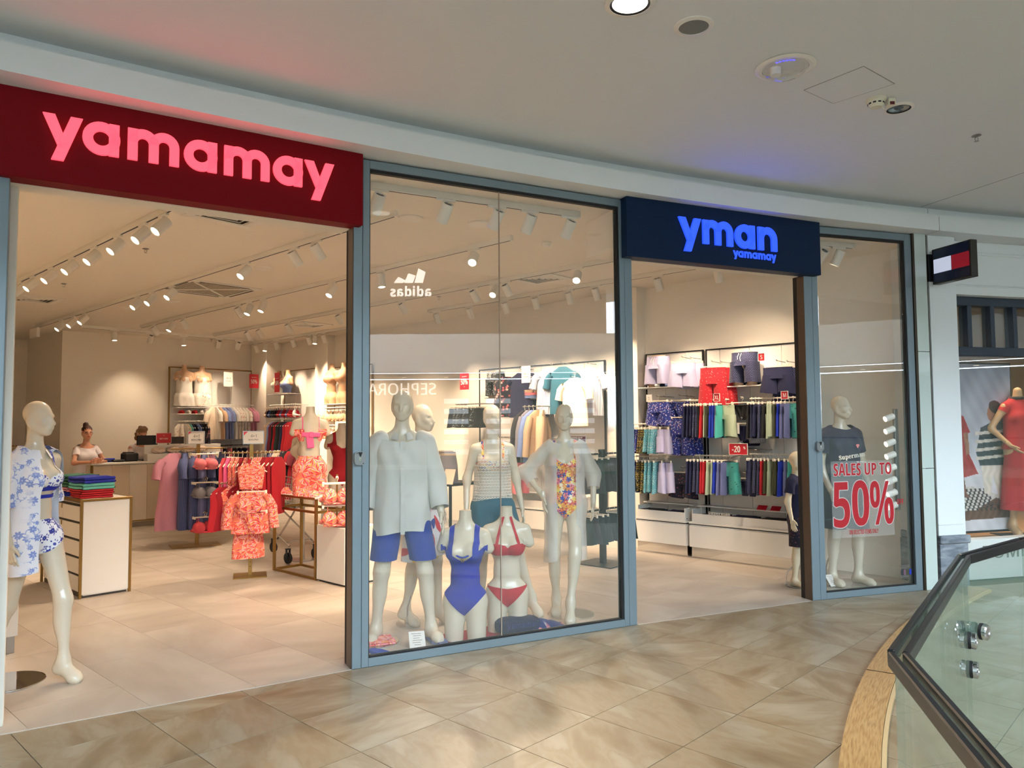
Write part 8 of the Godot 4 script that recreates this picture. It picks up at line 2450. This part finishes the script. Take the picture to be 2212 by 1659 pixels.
# ---------------------------------------------------------------- far side of the well, which the panes mirror
func far_side() -> void:
	# plan of the opposite front: a bent line facing this shop
	var q := [Vector3(6.0, 0, 24.0), Vector3(15.5, 0, 13.9), Vector3(22.0, 0, 5.2), Vector3(25.5, 0, -4.5), Vector3(27.0, 0, -13.0)]
	var pale := mat("far_white", rgb(226, 226, 222), 0.7)
	var tan := mat("far_tan", rgb(150, 130, 104), 0.6)
	var dark := mat("far_dark", rgb(52, 46, 42), 0.6)
	for i in 4:
		var a: Vector3 = q[i]
		var b: Vector3 = q[i + 1]
		var d := (b - a).normalized()
		var back := Vector3(-d.z, 0, d.x)          # away from this shop
		if back.dot(a) < 0: back = -back
		var sh := back * 1.6
		struct("wall_far_front_%s" % ["a", "b", "c", "d"][i], mb().bar(a + sh + Vector3(0, 1.75, 0), b + sh + Vector3(0, 1.75, 0), 0.2, 3.5).mesh(), tan)
		struct("wall_far_upper_%s" % ["a", "b", "c", "d"][i], mb().bar(a + sh + Vector3(0, 7.2, 0), b + sh + Vector3(0, 7.2, 0), 0.2, 4.0).mesh(), dark)
		struct("wall_far_lower_%s" % ["a", "b", "c", "d"][i], mb().bar(a + sh + Vector3(0, -2.9, 0), b + sh + Vector3(0, -2.9, 0), 0.2, 3.8).mesh(), pale)
		struct("trim_far_slab_%s" % ["a", "b", "c", "d"][i], mb().bar(a + Vector3(0, 4.45, 0), b + Vector3(0, 4.45, 0), 0.5, 1.5).mesh(), pale)
		struct("ceiling_far_%s" % ["a", "b", "c", "d"][i], mb().bar(a + sh * 0.5 + Vector3(0, 3.6, 0), b + sh * 0.5 + Vector3(0, 3.6, 0), 1.8, 0.1).mesh(), mat("far_ceiling", rgb(170, 160, 146), 0.7))
		struct("floor_far_%s" % ["a", "b", "c", "d"][i], mb().bar(a + sh * 0.5 + Vector3(0, -0.15, 0), b + sh * 0.5 + Vector3(0, -0.15, 0), 1.9, 0.3).mesh(), mat("far_floor", rgb(176, 160, 138), 0.4))
		struct("trim_far_band_%s" % ["a", "b", "c", "d"][i], mb().bar(a - back * 0.05 + Vector3(0, -0.75, 0), b - back * 0.05 + Vector3(0, -0.75, 0), 0.3, 1.0).mesh(), mat("far_green", rgb(16, 84, 44), 0.5))
		struct("ceiling_far_top_%s" % ["a", "b", "c", "d"][i], mb().bar(a + sh * 0.5 + Vector3(0, 9.3, 0), b + sh * 0.5 + Vector3(0, 9.3, 0), 2.4, 0.2).mesh(), mat("far_ceiling", rgb(170, 160, 146), 0.7))
		var g := thing("far_railing", "glass railing with dark handrail across the well, %s stretch" % ORD[i], "railing", Vector3.ZERO, 0.0, "railings across the well")
		part(g, "pane", mb().bar(a + Vector3(0, 0.5, 0), b + Vector3(0, 0.5, 0), 0.02, 1.0).mesh(), M.rail_glass)
		part(g, "handrail", mb().bar(a + Vector3(0, 1.05, 0), b + Vector3(0, 1.05, 0), 0.06, 0.06).mesh(), M.rail_cap)
	struct("ceiling_added_sky_blocker", sweep([Vector2(30.0, 10.2), Vector2(12.5, 10.2), Vector2(12.5, 10.8), Vector2(30.0, 10.8)], -180.0, 180.0, 4.0).mesh(), pale)  # unseen roof ring, added to cut the sky light reaching the walkway
	for e in [["left", Vector3(6.0, 0, 24.0), Vector3(-10.0, 0, 16.0)], ["left_front", Vector3(-10.0, 0, 16.0), Vector3(-10.0, 0, -1.0)], ["left_end", Vector3(-10.0, 0, -1.0), Vector3(-6.0, 0, -2.2)], ["right", Vector3(27.0, 0, -13.0), Vector3(9.0, 0, -9.0)]]:
		struct("wall_added_sky_blocker_%s" % e[0], mb().bar(e[1] + Vector3(0, 2.9, 0), e[2] + Vector3(0, 2.9, 0), 0.2, 16.0).mesh(), mat("well_wall", rgb(214, 212, 206), 0.7))  # unseen walls, added to keep sky light from entering at the sides
	struct("wall_over_front", sweep([Vector2(ARC_R + 0.45, 4.4), Vector2(ARC_R + 0.45, 10.4)], -16.0, 64.0, 2.0).mesh(), M.well_wall)
	struct("floor_well", mb().box(Vector3(12, -4.9, 2), Vector3(50, 0.2, 50)).mesh(), mat("well_floor", rgb(222, 221, 216), 0.5))
	struct("trim_well_edge", sweep([Vector2(21.6, 0.0), Vector2(21.6, -0.45)], -14.0, 62.0).mesh(), pale)
	# lit shop names across the well: [point on the front, height, letters, cap height, colour]
	for e in [[Vector3(16.95, 0, 12.1), 3.12, "SEPHORA", 0.48, Color(1, 1, 1), "white capital letters over a shop across the well"], [Vector3(16.9, 0, 11.6), 7.2, "adidas", 0.40, Color(1, 1, 1), "white lower-case letters on the upper floor across the well"], [Vector3(20.6, 0, 6.9), -2.9, "dm", 0.75, Color(1, 1, 1), "large white letters low down across the well"], [Vector3(25.0, 0, -4.0), 2.9, "ZARA", 0.42, Color(1, 1, 1), "tall white capitals at the far right across the well"]]:
		var p: Vector3 = e[0]
		var best := 0
		for i in 4:
			var c := Geometry3D.get_closest_point_to_segment(p, q[i], q[i + 1])
			if c.distance_to(p) < Geometry3D.get_closest_point_to_segment(p, q[best], q[best + 1]).distance_to(p): best = i
		var d: Vector3 = (q[best + 1] - q[best]).normalized()
		var back := Vector3(-d.z, 0, d.x)
		if back.dot(p) < 0: back = -back
		var c: Vector3 = Geometry3D.get_closest_point_to_segment(p, q[best], q[best + 1]) + back * 1.4
		var t := letters(e[2], e[3], 0.05, 1.0, 700 if e[2] == "adidas" else 400)
		var o := thing("far_sign", e[5], "sign", c + Vector3(0, e[1], 0), atan2(-back.x, -back.z), "lit signs across the well")
		part(o, "sign_letters", t.mesh, glow("sign_glow_far", Color(1.0, 0.97, 0.92), 7.0))
		if e[2] == "adidas":
			for k in 3:
				part(o, "sign_bar", mb().prism(PackedVector2Array([Vector2(-0.5 + k * 0.42, 0.35), Vector2(-0.15 + k * 0.42, 0.35), Vector2(-0.37 + k * 0.42 + 0.05, 0.95 - k * 0.2 if k < 2 else 0.6), Vector2(-0.62 + k * 0.42, 0.8 - k * 0.15 if k < 2 else 0.45)]), 0, 0.05).mesh(), M.sign_glow_far)
	# rows of lit shelves in the shop windows across the well
	for e in [[0.42, 1], [0.58, 1], [0.9, 1]]:
		var a: Vector3 = q[e[1]]
		var b: Vector3 = q[e[1] + 1]
		var d := (b - a).normalized()
		var back := Vector3(-d.z, 0, d.x)
		if back.dot(a) < 0: back = -back
		var o := thing("far_shelf_unit", "bank of lit display shelves in a shop across the well, %s" % ORD[int(e[0] * 10) % 7], "shelf unit", a.lerp(b, e[0]) + back * 1.35, atan2(-back.x, -back.z), "lit shelves across the well")
		for k in 6:
			part(o, "shelf_light", mb().box(Vector3(0, 0.5 + k * 0.42, 0), Vector3(1.0, 0.2, 0.1)).mesh(), glow("shelf_light_glow", Color(0.95, 0.97, 1.0), 2.2))
	for i in 26:
		var f := i / 26.0 * 3.99
		var a: Vector3 = q[int(f)]
		var b: Vector3 = q[int(f) + 1]
		var p := a.lerp(b, f - int(f))
		var o := thing("far_downlight", "tiny ceiling downlight across the well, %s of a row" % (ORD[i] if i < 20 else ["sixth last", "fifth last", "fourth last", "third last", "last but one", "very last"][i - 20]), "downlight", p * 1.03 + Vector3(0, 3.545, 0), 0.0, "downlights across the well")
		part(o, "lamp_lens", mb().lathe([Vector2(0, 0), Vector2(0.09, 0), Vector2(0.09, 0.02)], 12).mesh(), glow("lamp_glow_far", Color(1.0, 0.92, 0.78), 12.0))

const SKY_E := 3.3
const EXPOSURE := 1.0
const SIGN_E := 1.0
const SIGN_L := 0.24
const LAMP_E := 6.5
const LENS_E := 6.0
const MALL_E := 8.0
const WARM := Color(1.0, 0.89, 0.765)

func _ready() -> void:
	rng.seed = 7
	camera_and_light()
	mall_shell()
	fabrics()
	shop_shell()
	shop_front()
	signs()
	tracks()
	ceiling_things()
	railing()
	next_door()
	cash_desk()
	drawer_unit()
	swim_wall()
	window_wall()
	back_walls()
	middle_racks()
	dummies()
	window_props()
	women()
	far_side()
